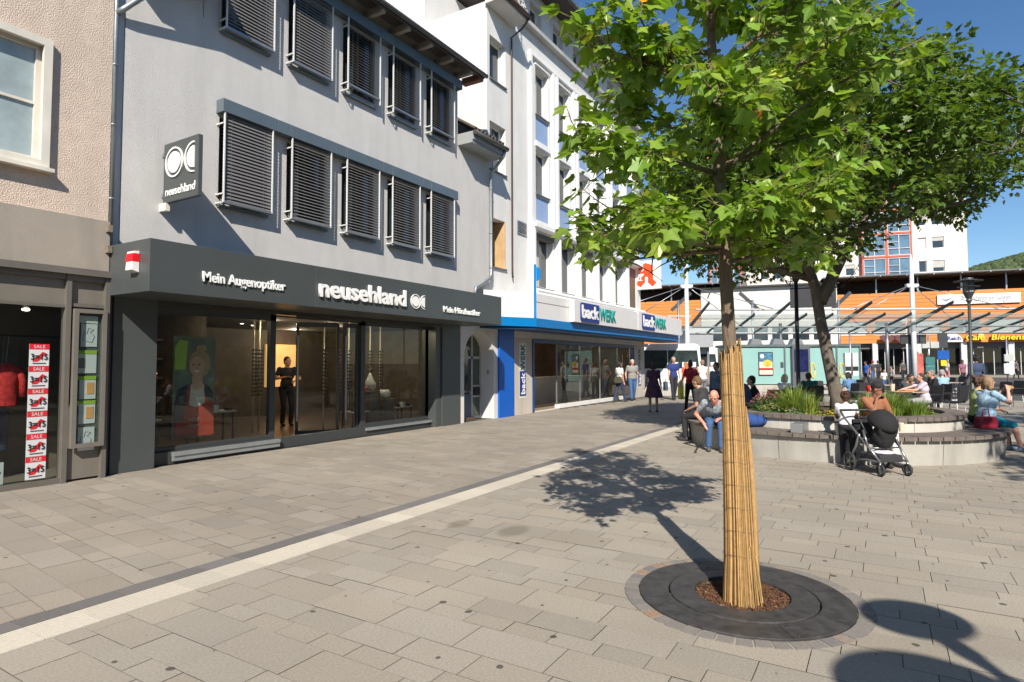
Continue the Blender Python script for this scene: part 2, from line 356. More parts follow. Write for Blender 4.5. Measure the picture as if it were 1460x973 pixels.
for k in range(4):
    q = rotz(R(35 + 90 * k)); MB().box(.495, .683, -.0025, .0025, .0155, .0172, q, (0, 0, 0)).build('seam', black, gt)
    for r_ in (.53, .65): MB().lathe([(0, .0185), (.009, .0182), (.011, .0155)], tuple(rotz(R(39 + 90 * k)) @ Vector((r_, 0, 0))), 10).build('bolt', black, gt)
mu = MB(); rr = random.Random(8); mu.ct = (.05, .03, .02)
mu.lathe([(.0, -.004), (.31, -.006)], (GC[0], GC[1], 0), n=40)
for i in range(2600):
    a = rr.uniform(0, 2 * math.pi); r_ = .3 * math.sqrt(rr.random()); L = rr.uniform(.004, .014); t = rr.uniform(0, 3.14)
    q = rr.random(); mu.ct = (.20, .14, .08) if q > .975 else ((.06 + .06 * rr.random(), .03 + .025 * rr.random(), .02))
    X, Y = GC[0] + r_ * math.cos(a), GC[1] + r_ * math.sin(a); dx, dy = L * math.cos(t), L * math.sin(t); z = rr.uniform(0, .012)
    mu.poly([(X - dx, Y - dy, z), (X + dy * .4, Y - dx * .4, z + .006), (X + dx, Y + dy, z + rr.uniform(-.004, .008)), (X - dy * .4, Y + dx * .4, z - .003)])
tag(mu.build('bark_mulch', attr_mat('bark_chips', .9, 90, .2), tint=True), 'brown bark mulch inside the round tree grate', 'mulch', kind='stuff')

# ================================================================ PINK NEIGHBOUR HOUSE (left edge)
NB = thing('corner_house', 'pinkish roughcast house at the left edge with a bronze framed clothes shop below', 'building', (3.0, 9.55, 0))
rough = mat('roughcast_pink', (0.66, 0.535, 0.44), 0.95, var=0.12, nscale=7, bump=1.0, bscale=62, dirt=0.12)
def nb(mb, name, m_, parent=None, **k):
    o = mb.build(name, m_, None, **k); p = parent or NB
    M = Matrix.Translation(-NB.location)
    for v in o.data.vertices: v.co = M @ v.co
    o.parent = p; return o
mbx = MB(); wall_grid(mbx, -4, 4.455, 3.66, 13, 9.55, [(2.12, 3.60, 4.30, 5.91)], .12)
mbx.box(-4, 4.455, 9.8, 20, 3.0, 13); mbx.box(4.44, 4.455, 9.56, 9.8, 3.66, 13)
nb(mbx, 'wall', rough)
mbx = MB(); mbx.box(-4, 4.46, 9.50, 9.79, 2.93, 3.66)
nb(mbx, 'cornice_band', mat('beige_render', (0.34, 0.30, 0.25), 0.85, var=.06, nscale=2, bump=.2, dirt=.25))
mbx = MB(); mbx.box(-4, 4.47, 9.44, 9.5, 2.84, 2.93); nb(mbx, 'drip_edge', bronze)
w_ = MB(); frame(w_, 2.02, 3.68, 4.22, 5.98, 9.48, 9.545, .10); w_.box(1.98, 3.72, 9.42, 9.545, 4.17, 4.22)
cream = mat('cream_frame', (0.70, 0.66, 0.58), .6, var=.08, dirt=.25)
wf = nb(w_, 'window', cream)
w_ = MB(); frame(w_, 2.12, 3.60, 4.30, 5.91, 9.6, 9.66, .07); w_.box(2.8, 2.86, 9.6, 9.66, 4.3, 5.91); w_.box(2.12, 3.6, 9.605, 9.655, 5.08, 5.115); nb(w_, 'window_frame', cream, wf)
nb(box(2.12, 3.6, 9.635, 9.645, 4.3, 5.91), 'pane', mat('curtained_glass', (0.33, 0.40, 0.41), .1, var=.25, nscale=1.2, spec=.8), wf)
# shopfront
sf = MB(); sf.box(-4, 4.0, 9.52, 9.62, 2.77, 2.84); sf.box(-4, 3.94, 9.53, 9.62, 2.38, 2.42); sf.box(3.94, 4.0, 9.50, 9.64, 0, 2.84); sf.box(4.42, 4.48, 9.48, 9.62, 0, 2.84); sf.box(-4, 3.94, 9.53, 9.66, 0, .07)
sf.box(4.0, 4.42, 9.5, 9.6, 2.76, 2.84); sf.box(4.0, 4.42, 9.52, 9.6, 2.40, 2.45); sf.box(1.9, 1.96, 9.53, 9.62, .07, 2.4)
nb(sf, 'shopfront_frame', bronze)
fp_ = MB(); fp_.box(-4, 3.94, 9.57, 9.6, 2.42, 2.77); fp_.box(4.0, 4.42, 9.56, 9.6, 2.45, 2.76); fp_.box(4.0, 4.42, 9.55, 9.6, 0.03, .45)
nb(fp_, 'fascia_panel', mat('bronze_panel', (0.20, 0.18, 0.15), .5, metal=.1, var=.05, dirt=.2))
nb(box(-4, 3.94, 9.585, 9.593, .07, 2.38), 'shop_window', pane)
rm = MB(); rm.box(-4, 4.4, 9.79, 13.5, -.0, .06); rm.box(-4, 4.4, 13.5, 13.6, 0, 2.9); rm.box(4.4, 4.44, 9.65, 13.5, 0, 2.9); rm.box(-4, 4.4, 9.65, 13.5, 2.6, 2.9); rm.box(-4.1, -4, 9.65, 13.5, 0, 2.9)
rm.box(3.0, 4.4, 10.6, 10.66, .06, 2.6)
nb(rm, 'shop_interior', mat('shop_interior_taupe', (0.16, 0.125, 0.10), .8, var=.15))
dc = MB(); frame(dc, 4.02, 4.43, .46, 2.37, 9.44, 9.5, .055)
dcs = nb(dc, 'display_case', mat('bronze_light', (0.22, 0.20, 0.175), .4, metal=.3, var=.06))
nb(box(4.06, 4.40, 9.52, 9.54, .5, 2.33), 'backboard', mat('case_back', (.10, .11, .11), .6), dcs)
nb(box(4.075, 4.375, 9.452, 9.456, .52, 2.31), 'case_glass', pane, dcs)
paper = mat('paper_white', (0.62, 0.63, 0.64), .7, var=.03); green = mat('green_print', (0.30, 0.48, 0.05), .6, var=.03); ink = mat('ink', (.04, .04, .06), .6)
orange_p = mat('orange_print', (.7, .35, .12), .6)
shs = [(2.02, 'd'), (1.65, 'g'), (1.29, 'o'), (.95, 'o'), (.58, 'd')]
nb(box(4.11, 4.34, 9.508, 9.512, 2.18, 2.28), 'notice', paper, dcs)
for z, k in shs:
    sh = nb(box(4.13 if k != 'g' else 4.1, 4.335, 9.508, 9.512, z - .17, z + .15), 'notice', paper, dcs)
    if k != 'd': nb(box(4.10, 4.335, 9.503, 9.508, z + .10, z + .15), 'notice_header', green, dcs)
    if k == 'o': nb(box(4.22, 4.31, 9.503, 9.508, z - .1, z + .06), 'notice_picture', orange_p, dcs)
    if k == 'g': nb(box(4.11, 4.19, 9.503, 9.508, z - .1, z + .04), 'notice_picture', mat('photo_grey', (.2, .2, .2), .5), dcs)
    if k == 'd':
        t_ = MB(); c0 = [(4.15, z - .08), (4.27, z - .11), (4.30, z - .02), (4.24, z + .03), (4.29, z + .07), (4.22, z + .09), (4.20, z + .01), (4.17, z + .03), (4.15, z - .08)]
        t_.tube([(a, 9.506, b) for a, b in c0], .003, 5); nb(t_, 'notice_drawing', mat('violet_pencil', (.15, .13, .3), .6), dcs)
# sale banner strip on the pane, six panels
sb = thing('sale_banner', 'vertical strip of six red and white SALE stickers on the clothes shop window', 'sale sign', (3.67, 9.57, .1))
z = .10
for i in range(6):
    box(3.56, 3.785, 9.572, 9.576, z, z + .292).build('sticker', paper, sb, world=True)
    box(3.56, 3.785, 9.569, 9.572, z + .222, z + .292).build('sticker_header', redm, sb, world=True)
    text_mesh('lettering', 'SALE', .062, paper, sb, (3.672, 9.5675, z + .236), (1, 0, 0), (0, 0, 1), .001, 0.0, 'CENTER')
    sw = MB().prism([(3.60, z + .055), (3.66, z + .06), (3.70, z + .10), (3.75, z + .17), (3.71, z + .19), (3.65, z + .12), (3.60, z + .085)], lambda u, v, d: (u, 9.5695 + d, v), 0, .002); sw.build('red_swash', redm, sb, world=True)
    text_mesh('lettering', '3=15', .11, black, sb, (3.672, 9.5655, z + .085), (1, 0, 0), (0, 0, 1), .001, .002, 'CENTER', fit=.19)
    box(3.60, 3.75, 9.5695, 9.5715, z + .028, z + .042).build('small_print', ink, sb, world=True)
    z += .2967
cd = thing('shop_card', 'white card with the letter e in the bottom left corner of the clothes shop window', 'card', (3.22, 9.62, .07))
box(3.10, 3.345, 9.62, 9.63, .08, .36).build('card', paper, cd, world=True)
text_mesh('lettering', "e'", .1, ink, cd, (3.26, 9.618, .17), (1, 0, 0), (0, 0, 1), .001)
# clothes inside the window
def garment(name, label, x, z0, z1, wd, m_, sleeves=True, y=10.15):
    t = thing(name, label, 'clothes', (x, y, z0)); b = MB(); H = z1 - z0
    prof = [(wd * .40, z0), (wd * .36, z0 + H * .5), (wd * .42, z0 + H * .82), (wd * .30, z1 - .03), (wd * .1, z1)]
    n = 14; base = len(b.v)
    for (r_, zz) in prof:
        for k in range(n):
            a = 2 * math.pi * k / n; f = 1 + .06 * math.sin(k * 3 + zz * 9); b.v.append((x + r_ * math.cos(a) * f, y + r_ * .4 * math.sin(a) * f, zz))
    for i in range(len(prof) - 1):
        for k in range(n): b.face((base + i * n + k, base + i * n + (k + 1) % n, base + (i + 1) * n + (k + 1) % n, base + (i + 1) * n + k), True)
    if sleeves:
        for s in (-1, 1): b.tube([(x + s * wd * .36, y, z1 - .06), (x + s * wd * .52, y, z1 - .25), (x + s * wd * .55, y - .02, z1 - H * .8)], [.05, .05, .045], 8)
    b.build('cloth', m_, t, world=True)
    MB().tube([(x, y, z1), (x, y, z1 + .06), (x + .02, y, 1.99)], .004, 5).build('hanger', steel, t, world=True); return t
fl = mat('red_floral', (0.55, 0.03, 0.03), .8, var=.6, nscale=16); garment('blouse', 'red floral blouse hanging in the clothes shop window', 3.52, 1.05, 1.62, .36, fl)
garment('jeans', 'dark blue trousers hanging below the red floral blouse', 3.50, .45, 1.04, .26, mat('denim_dark', (.03, .05, .10), .85, var=.2), False, 10.25)
garment('dress', 'beige dress hanging left of the red floral blouse', 3.12, .45, 1.70, .4, mat('beige_cloth', (.42, .33, .25), .85, var=.08))
cr_ = thing('clothes_rail', 'dark clothes rail behind the clothes shop window', 'clothes rail', (3.3, 10.2, 2.0)); MB().tube([(2.0, 10.2, 2.0), (4.2, 10.2, 2.0)], .014, 8).build('rail', black, cr_, world=True)
MB().tube([(4.18, 10.2, 2.0), (4.18, 10.2, .06)], .014, 8).build('upright', black, cr_, world=True); MB().tube([(2.0, 10.2, 2.0), (2.0, 10.2, .06)], .014, 8).build('upright', black, cr_, world=True)
spt = thing('spotlight', 'black ceiling spotlight inside the clothes shop window', 'spotlight', (3.75, 10.1, 2.6))
MB().tube([(3.75, 10.1, 2.6), (3.75, 10.1, 2.45)], .012, 8).build('stem', black, spt, world=True)
MB().tube([(3.82, 10.14, 2.46), (3.68, 10.04, 2.36)], [.03, .06], 14).build('housing', black, spt, world=True)
MB().ell((3.678, 10.036, 2.358), (.05, .05, .02)).build('bulb', mat('spot_glow', (1, .85, .6), .5, var=0, emit=6), spt, world=True)

# ================================================================ OPTICIAN BUILDING (grey)
OB = thing('grey_house', 'light grey rendered house with dark external blinds and an optician shop below', 'building', (9.0, 9.6, 0))
def ob(mb, name, m_, parent=None, **k):
    o = mb.build(name, m_, None, **k); M = Matrix.Translation(-OB.location)
    for v in o.data.vertices: v.co = M @ v.co
    o.parent = parent or OB; return o
WX = [6.14 + 1.385 * i for i in range(5)]
holes = [(x + .04, x + .98, 4.42, 5.84) for x in WX] + [(x + .04, x + .98, 7.42, 8.86) for x in WX]
mbx = MB(); wall_grid(mbx, 5.86, 13.02, 3.0, 8.98, 9.6, holes, .15)
wall_grid(mbx, 4.64, 5.86, 3.0, 7.75, 9.6, [], .15); wall_grid(mbx, 13.02, 14.56, 3.0, 7.5, 9.6, [], .15)
mbx.box(5.85, 5.86, 9.6, 12, 7.4, 8.98); mbx.box(13.02, 13.03, 9.6, 12, 7.4, 8.98)
mbx.box(5.0, 14.55, 13.2, 20, 3.0, 9); mbx.box(5.0, 14.55, 9.95, 13.2, 3.0, 3.05)
ob(mbx, 'wall', grey_render)
ob(box(4.50, 4.64, 9.62, 10.3, 3.0, 7.75), 'wall_edge', mat('edge_render', (.6, .6, .6), .85, var=.05, dirt=.15))
# roof: dormer roof with rafters, side eaves
rt = mat('roof_tiles_dark', (.09, .07, .06), .8, var=.3, nscale=8, bump=.8, bscale=14)
rf = MB(); rf.poly([(5.5, 8.95, 9.42), (13.4, 8.95, 9.42), (13.4, 15, 10.9), (5.5, 15, 10.9)]); rf.poly([(5.5, 8.95, 9.36), (13.4, 8.95, 9.36), (13.4, 15, 10.84), (5.5, 15, 10.84)])
rf.poly([(5.5, 8.95, 9.36), (5.5, 15, 10.84), (5.5, 15, 10.9), (5.5, 8.95, 9.42)]); rf.poly([(13.4, 8.95, 9.36), (13.4, 15, 10.84), (13.4, 15, 10.9), (13.4, 8.95, 9.42)])
roof = ob(rf, 'roof', rt)
x = 6.2
while x < 13.2: ob(box(x, x + .1, 9.025, 9.598, 9.2, 9.355), 'rafter', mat('painted_wood', (.34, .31, .28), .7, var=.15), roof); x += .83
ob(box(5.5, 13.42, 8.98, 9.02, 9.27, 9.40), 'fascia_board', mat('dark_zinc', (.10, .10, .10), .5, metal=.4), roof)
ob(MB().tube([(5.45, 8.93, 9.33), (13.45, 8.93, 9.33)], .055, 12), 'gutter', mat('dark_zinc', (.10, .10, .10)), roof)
ob(box(13.25, 13.42, 9.02, 9.62, 9.2, 9.37), 'end_board', mat('end_board', (.22, .10, .07), .7), roof)
# closing wall over the windows, up to the roof
ob(box(5.86, 13.02, 9.603, 9.75, 8.98, 9.5), 'wall_head', grey_render)
# side eaves left and right
for (a, b, zc) in ((4.35, 5.85, 7.75), (13.04, 14.62, 7.45)):
    e = MB(); e.box(a, b, 9.12, 9.598, zc, zc + .30); eo = ob(e, 'eave', mat('eave_boards', (.30, .31, .31), .7, var=.08))
    t = MB(); t.poly([(a, 9.05, zc + .34), (b, 9.05, zc + .34), (b, 12, zc + 2.2), (a, 12, zc + 2.2)]); t.poly([(a, 9.05, zc + .30), (a, 12, zc + 2.16), (b, 12, zc + 2.16), (b, 9.05, zc + .30)]); t.poly([(a, 9.05, zc + .3), (b, 9.05, zc + .3), (b, 9.05, zc + .34), (a, 9.05, zc + .34)])
    if a > 10:
        xx = a + .05
        while xx < b: t.tube([(xx, 9.04, zc + .36), (xx, 11.6, zc + 2.0)], .05, 6); xx += .17
    ob(t, 'tiles', rt, eo); ob(MB().tube([(a - .03, 9.02, zc + .25), (b + .03, 9.02, zc + .25)], .065, 12), 'gutter', mat('dark_zinc', (.10, .10, .10)), eo)
    ob(box(a, b, 9.08, 9.12, zc + .08, zc + .30), 'fascia_board', mat('eave_boards', (.30, .31, .31)), eo)
dp = MB(); dp.tube([(14.56, 9.05, 7.65), (14.56, 9.1, 7.5), (14.52, 9.5, 7.05), (14.52, 9.5, 4.15), (14.46, 9.5, 4.02), (13.75, 9.5, 3.68), (13.7, 9.52, 3.4)], .048, 12)
for zz in (6.6, 5.3, 4.3): dp.tube([(14.52, 9.5, zz), (14.52, 9.5, zz + .04)], .056, 12)
ob(dp, 'downpipe', zinc)
dp = MB(); dp.tube([(4.495, 9.57, 13), (4.495, 9.57, 7.0), (4.495, 9.57, 3.35)], .036, 12); dp.tube([(4.50, 9.56, 6.80), (4.58, 9.50, 6.90), (5.30, 9.12, 7.80)], .042, 12)
for zz in (11, 8.2, 6.0, 5.1, 4.0): dp.tube([(4.495, 9.57, zz), (4.495, 9.57, zz + .035)], .042, 12)
ob(dp, 'downpipe', zinc)
for q in (3.5, 3.2): ob(box(4.40, 4.46, 9.42, 9.499, q, q + .1), 'pipe_bracket', mat('rusty_steel', (.25, .2, .15), .7, metal=.3, var=.4, nscale=20))
# window headers
hm = mat('blue_grey_metal', (0.17, 0.21, 0.235), .4, metal=.5, var=.05)
h = MB(); xx = 6.12
for (a, b) in ((6.12, 7.21), (7.215, 7.50), (7.505, 8.60), (8.605, 8.90), (8.905, 9.99), (9.995, 10.29), (10.295, 11.38), (11.385, 11.68), (11.685, 12.80)): h.box(a, b, 9.40, 9.6, 5.875, 6.10)
ob(h, 'blind_box', hm, bevel=.004)
ob(box(5.95, 12.98, 9.40, 9.6, 8.90, 9.13), 'blind_box', hm)
slat = mat('blind_slat', (0.19, 0.18, 0.178), .45, metal=.2, var=.05); alu = mat('white_alu', (.62, .62, .6), .4, var=.04); wdark = mat('window_frame_grey', (.10, .105, .11), .4)
curt = mat('curtain', (.42, .36, .27), .9, var=.2, nscale=3)
def blind_window(zb, zt, open_, i, seed):
    x0, x1 = WX[i], WX[i] + 1.01; rr = random.Random(seed)
    w0 = MB(); frame(w0, x0 + .04, x1 - .03, zb + .09, zt, 9.66, 9.72, .06); w0.box(x0 + .5, x0 + .55, 9.66, 9.72, zb + .15, zt - .06); wo = ob(w0, 'window', wdark)
    ob(box(x0 + .09, x1 - .08, 9.685, 9.695, zb + .14, zt - .05), 'pane', darkpane, wo)
    s_ = MB(); z = zb + .05; ang = R(62 if not open_ else 38); n = 0
    if open_ == 2: z = zb + .16
    while z < zt:
        dz = .034 * math.sin(ang); dy = .034 * math.cos(ang); y = 9.46
        s_.poly([(x0 + .03, y - dy, z - dz), (x1 - .03, y - dy, z - dz), (x1 - .03, y, z + .003), (x0 + .03, y, z + .003)])
        s_.poly([(x0 + .03, y, z + .003), (x1 - .03, y, z + .003), (x1 - .03, y + dy, z + dz), (x0 + .03, y + dy, z + dz)]); z += .0605
    for q in (.18, .82): s_.box(x0 + q * 1.01 - .004, x0 + q * 1.01 + .004, 9.452, 9.456, zb + .03, zt)
    ob(s_, 'blind', slat, wo)
    ob(box(x0 + .018, x0 + .038, 9.41, 9.44, zb - .01, zt), 'guide_rail', alu, wo); ob(box(x1 - .034, x1 - .018, 9.41, 9.44, zb - .01, zt), 'guide_rail', alu, wo)
    for q in (zb - .03, zb + .12, zt - .2): ob(box(x0 - .01, x0 + .012, 9.42, 9.598, q, q + .022), 'rail_bracket', alu, wo)
    ob(box(x0 + .02, x1 - .02, 9.42, 9.5, zb + (.1 if open_ == 2 else -.02), zb + (.14 if open_ == 2 else .025)), 'bottom_rail', steel, wo)
    if open_ == 1 and i in (1, 2, 3): ob(box(x0 + (.1 if i == 1 else .55), x0 + (.3 if i == 1 else .85), 9.70, 9.73, zb + .16, zt - (.5 if i == 1 else .1)), 'curtain', curt, wo)
    ob(box(x0 + .02, x1 - .02, 9.52, 9.598, zb - .07, zb - .035), 'sill', hm, wo)
for i in range(5):
    blind_window(4.34, 5.87, 0 if i == 0 else 1, i, i); blind_window(7.36, 8.90, 0 if i < 2 else 2, i, 10 + i)
# fascia (sign canopy)
FX0, FX1, FY, FZ0, FZ1 = 4.47, 13.40, 8.45, 2.59, 3.317
f_ = MB(); xs = [FX0, 7.3, 10.3, FX1]
for a, b in zip(xs, xs[1:]): f_.box(a + (.003 if a > FX0 else 0), b, FY, 9.598, FZ0, FZ1)
fas = ob(f_, 'sign_canopy', anth, bevel=.006)
lt = mat('letter_white', (.85, .85, .83), .4, var=.02)
text_mesh('lettering', 'Mein Augenoptiker', .21, lt, OB, (5.22, FY - .001, 2.81), (1, 0, 0), (0, 0, 1), .025, .004, fit=1.44)
text_mesh('lettering', 'neusehland', .46, lt, OB, (7.37, FY - .001, 2.79), (1, 0, 0), (0, 0, 1), .04, .010, fit=2.28)
text_mesh('lettering', 'Mein Hörakustiker', .19, lt, OB, (10.93, FY - .001, 2.76), (1, 0, 0), (0, 0, 1), .025, .004, fit=1.46)
def ring_logo(cx_, cz_, r_, y, parent, half, cut, name='emblem'):
    """disc inside a ring, whole or cut off on its right side"""
    b = MB(); a0, a1 = (0, 2 * math.pi) if not half else (math.acos(cut), 2 * math.pi - math.acos(cut))
    n = 40
    for (ra, rb_) in ((r_, r_ * .90), (r_ * .70, 0)):
        pts = []
        aa0, aa1 = (0, 2 * math.pi) if not half else (math.acos(min(1, cut * r_ / max(ra, .001))), 2 * math.pi - math.acos(min(1, cut * r_ / max(ra, .001))))
        for k in range(n):
            t0 = aa0 + (aa1 - aa0) * k / n; t1 = aa0 + (aa1 - aa0) * (k + 1) / n
            q = [(ra, t0), (ra, t1)] + ([(rb_, t1), (rb_, t0)] if rb_ > 0 else [])
            P = [(cx_ + r * math.cos(t), cz_ + r * math.sin(t)) for r, t in q]
            if rb_ == 0: P.append((cx_ + (cut * r_ if half else 0), cz_))
            b.prism(P, lambda u, v, d: (u, y + d, v), 0, .02)
    return b
e = ring_logo(9.97, 2.915, .155, FY - .022, None, False, 1); ob(e, 'emblem', lt, fas)
e = ring_logo(10.27, 2.915, .155, FY - .022, None, True, -.02); ob(e, 'emblem', lt, fas)
# pillars and frames of the shopfront
p_ = MB(); p_.box(4.60, 5.235, 9.62, 9.95, 0, 2.6); p_.box(4.51, 4.6, 9.66, 9.9, 0, 2.6); ob(p_, 'pillar', anth, bevel=.004)
p_ = MB(); p_.box(12.42, 13.2, 9.62, 10.1, 0, 2.6); p_.box(12.2, 12.4, 9.66, 10.1, 0.0, 2.6); ob(p_, 'pillar', anth, bevel=.004)
fr_ = MB(); GY = 9.95
for a, b in ((5.235, 5.29), (7.50, 7.62), (9.85, 9.98), (12.2, 12.26)): fr_.box(a, b, GY - .05, GY + .05, 0.05, 2.6)
fr_.box(5.235, 7.62, GY - .05, GY + .05, 2.42, 2.6); fr_.box(9.85, 12.3, GY - .05, GY + .05, 2.45, 2.6); fr_.box(7.62, 9.85, GY - .05, GY + .05, 2.50, 2.6)
fr_.box(5.29, 7.5, GY - .05, GY + .05, .2, .27); fr_.box(9.98, 12.2, GY - .05, GY + .05, .2, .27)
ob(fr_, 'shopfront_frame', anth2)
la_ = mat('ledge_alu', (.30, .32, .33), .4, metal=.4); ob(MB().box(5.6, 7.62, 9.72, 9.90, .13, .19).box(5.6, 7.62, 9.74, 9.79, .05, .13), 'window_ledge', la_); ob(box(9.9, 12.19, 9.76, 9.90, .12, .18), 'window_ledge', la_)
ob(MB().box(5.24, 12.2, 9.8, 9.93, 0.0, .2), 'plinth', anth2)
ob(box(5.24, 12.42, 9.62, 9.9, 2.52, 2.588), 'soffit', mat('soffit_gloss', (.05, .045, .04), .15, var=.1))
ob(MB().box(5.29, 7.5, GY - .006, GY + .006, .27, 2.42), 'shop_window', pane); ob(MB().box(9.98, 12.2, GY - .006, GY + .006, .27, 2.45), 'shop_window', pane)
# entrance: folded glass door leaf + fixed light
dl = MB(); 
def leaf(x0, y0, x1, y1):
    a = math.atan2(y1 - y0, x1 - x0); L = math.hypot(x1 - x0, y1 - y0); rot = rotz(a); at = (x0, y0, 0)
    f2 = MB()
    for q in ((0, .06, .1, 2.48), (L - .06, L, .1, 2.48), (.06, L - .06, .1, .2), (.06, L - .06, 2.38, 2.48)): f2.box(q[0], q[1], -.025, .025, q[2], q[3], rot, at)
    d = ob(f2, 'door', anth2); ob(MB().box(.06, L - .06, -.005, .005, .2, 2.38, rot, at), 'door_glass', pane, d); ob(MB().box(.02, .05, -.06, -.03, .4, 2.2, rot, at), 'door_handle', steel, d)
leaf(8.62, 10.55, 9.35, 10.05); leaf(9.40, 9.98, 9.83, 9.98)
# interior room
flo = mat('brown_floor_tiles', (.12, .075, .05), .35, var=.2, nscale=2.5)
rm = MB(); rm.box(4.7, 14.4, 9.93, 16.0, .0, .06); ob(rm, 'shop_floor', flo)
rm = MB(); rm.box(4.7, 14.4, 16.0, 16.1, 0, 2.95); rm.box(4.6, 4.7, 9.96, 16, 0, 2.95); rm.box(14.4, 14.5, 10.4, 16, 0, 2.95); rm.box(7.3, 7.4, 11.8, 16, 0, 2.6); rm.box(7.4, 8.5, 14.2, 14.3, 0, 2.6)
ob(rm, 'shop_walls', mat('brown_wall', (.12, .095, .075), .7, var=.25))
ob(MB().box(4.7, 14.4, 9.96, 16, 2.62, 2.95), 'shop_ceiling', mat('ceiling', (.16, .15, .14), .8))
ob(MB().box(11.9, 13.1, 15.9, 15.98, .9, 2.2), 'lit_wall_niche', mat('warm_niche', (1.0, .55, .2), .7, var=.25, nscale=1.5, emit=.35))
lamp = mat('ceiling_spot_glow', (1, .85, .62), .5, var=0, emit=14)
for (x, y) in ((5.7, 10.6), (6.5, 10.5), (7.2, 10.6), (6.1, 11.6), (7.0, 11.9), (8.0, 10.6), (8.9, 10.9), (8.3, 12.0), (9.3, 12.2), (10.4, 10.7), (11.2, 10.8), (11.9, 10.6), (9.6, 13.8), (10.2, 14.2)):
    ob(MB().lathe([(0, 2.617), (.045, 2.617)], (x, y, 0), 14), 'ceiling_spot', lamp)
for x in (5.72, 7.0, 10.2, 11.4): ob(MB().tube([(x, 10.15, 2.62), (x, 10.15, 2.50)], .055, 14), 'spot_housing', mat('white_paint', (1, 1, 1)))
pl = bpy.data.lights.new('shop_light', 'POINT'); pl.energy = 30; pl.color = (1, .80, .55); pl.shadow_soft_size = .06
for i, (x, y) in enumerate(((12.2, 15.0), (6.3, 10.7), (10.8, 10.4), (9.2, 12.2), (11.6, 12.8))):
    pl_ = pl.copy(); pl_.energy = (22, 24, 40, 10, 30)[i]; po = bpy.data.objects.new('shop_light', pl_); COL.objects.link(po); po.location = (x, y, 2.54)
# display shelves of spectacles (rods with frames) behind the right window and by the door
glas = mat('spectacles', (.015, .015, .018), .3); rod = mat('rod_warm', (.62, .55, .42), .35, metal=.1)
for (x, y) in ((10.45, 11.3), (10.82, 11.3), (11.19, 11.3), (11.56, 11.3), (11.93, 11.3), (9.1, 12.4), (9.35, 12.4), (9.95, 11.2), (8.8, 12.2)):
    t = thing('spectacle_rack', 'tall pale rod carrying a column of spectacles inside the optician shop', 'display rack', (x, y, .06), group='rods of spectacles inside the optician shop')
    MB().tube([(x, y, .06), (x, y, 2.62)], .018, 8).build('rod', rod, t, world=True)
    s_ = MB(); z = .9
    while z < 2.0:
        for s in (-1, 1): s_.ell((x + s * .045, y - .05, z), (.038, .012, .022), 8, 5)
        s_.box(x - .01, x + .01, y - .06, y - .02, z - .004, z + .004); z += .085
    s_.build('spectacles', glas, t, world=True)
# furniture: plinths with pear vases, low tables
wood = mat('greyish_wood', (.20, .15, .11), .6, var=.2, nscale=3, stretch=(12, 12, 1)); ceram = mat('white_ceramic', (.6, .6, .55), .25, var=.05)
def plinth(x, y, h_, lab):
    t = thing('plinth', lab, 'plinth', (x, y, .06)); box(x - .17, x + .17, y - .17, y + .17, .06, h_).build('block', wood, t, world=True, bevel=.005)
plinth(10.85, 10.6, .95, 'taller wooden plinth carrying the pear vase in the right shop window'); plinth(11.25, 10.5, .74, 'shorter wooden plinth carrying the round vase in the right shop window')
t = thing('pear_vase', 'white pear shaped vase on the taller plinth in the shop window', 'vase', (10.85, 10.6, .95)); MB().lathe([(0, 0), (.08, .005), (.145, .08), (.14, .17), (.07, .30), (.04, .38), (.025, .41), (0, .42)], n=24, smooth=True).build('body', ceram, t); MB().tube([(0, 0, .41), (.02, 0, .5), (.05, 0, .56)], .006, 6).build('stalk', wood, t)
t = thing('apple_vase', 'pale round vase on the shorter plinth in the shop window', 'vase', (11.25, 10.5, .74)); MB().lathe([(0, 0), (.07, .005), (.14, .07), (.145, .15), (.10, .22), (.02, .215), (0, .20)], n=24, smooth=True).build('body', ceram, t); MB().tube([(0, 0, .2), (.01, 0, .3), (.04, 0, .34)], .006, 6).build('stalk', wood, t)
t = thing('watering_can', 'small coral red can standing left of the pear vase', 'can', (10.6, 10.5, .95)); MB().lathe([(0, 0), (.05, 0), (.055, .09), (.03, .12)], n=16).build('body', mat('coral', (.7, .12, .08), .4), t); MB().tube([(-.05, 0, .03), (-.12, 0, .1)], [.012, .008], 8).build('spout', mat('coral', (.7, .12, .08), .4), t)
box(10.52, 10.68, 10.42, 10.58, .90, .95).build('tray', wood, t, world=True)
def ltable(x0, x1, y0, y1, z, lab):
    t = thing('display_table', lab, 'display table', ((x0 + x1) / 2, (y0 + y1) / 2, .06)); box(x0, x1, y0, y1, z - .03, z).build('top', mat('table_light', (.45, .42, .38), .4), t, world=True)
    for (a, b) in ((x0 + .03, y0 + .03), (x1 - .06, y0 + .03), (x0 + .03, y1 - .06), (x1 - .06, y1 - .06)): box(a, a + .03, b, b + .03, .06, z - .03).build('leg', anth2, t, world=True)
    for k in range(3):
        xx = x0 + .12 + k * (x1 - x0 - .25) / 2; MB().box(xx, xx + .1, y0 + .1, y0 + .2, z, z + .05 + .06 * (k % 2)).build('display_box', [black, ceram, glas][k % 3], t, world=True)
ltable(10.0, 10.55, 10.3, 10.7, .50, 'low pale display table left of the plinths in the right shop window'); ltable(11.5, 12.1, 10.3, 10.7, .52, 'low pale display table right of the plinths in the right shop window')
ltable(6.5, 7.3, 10.6, 11.0, .72, 'narrow pale display table in the left shop window')
ltable(5.4, 6.1, 11.0, 11.4, .62, 'low pale display table at the left end of the left shop window')
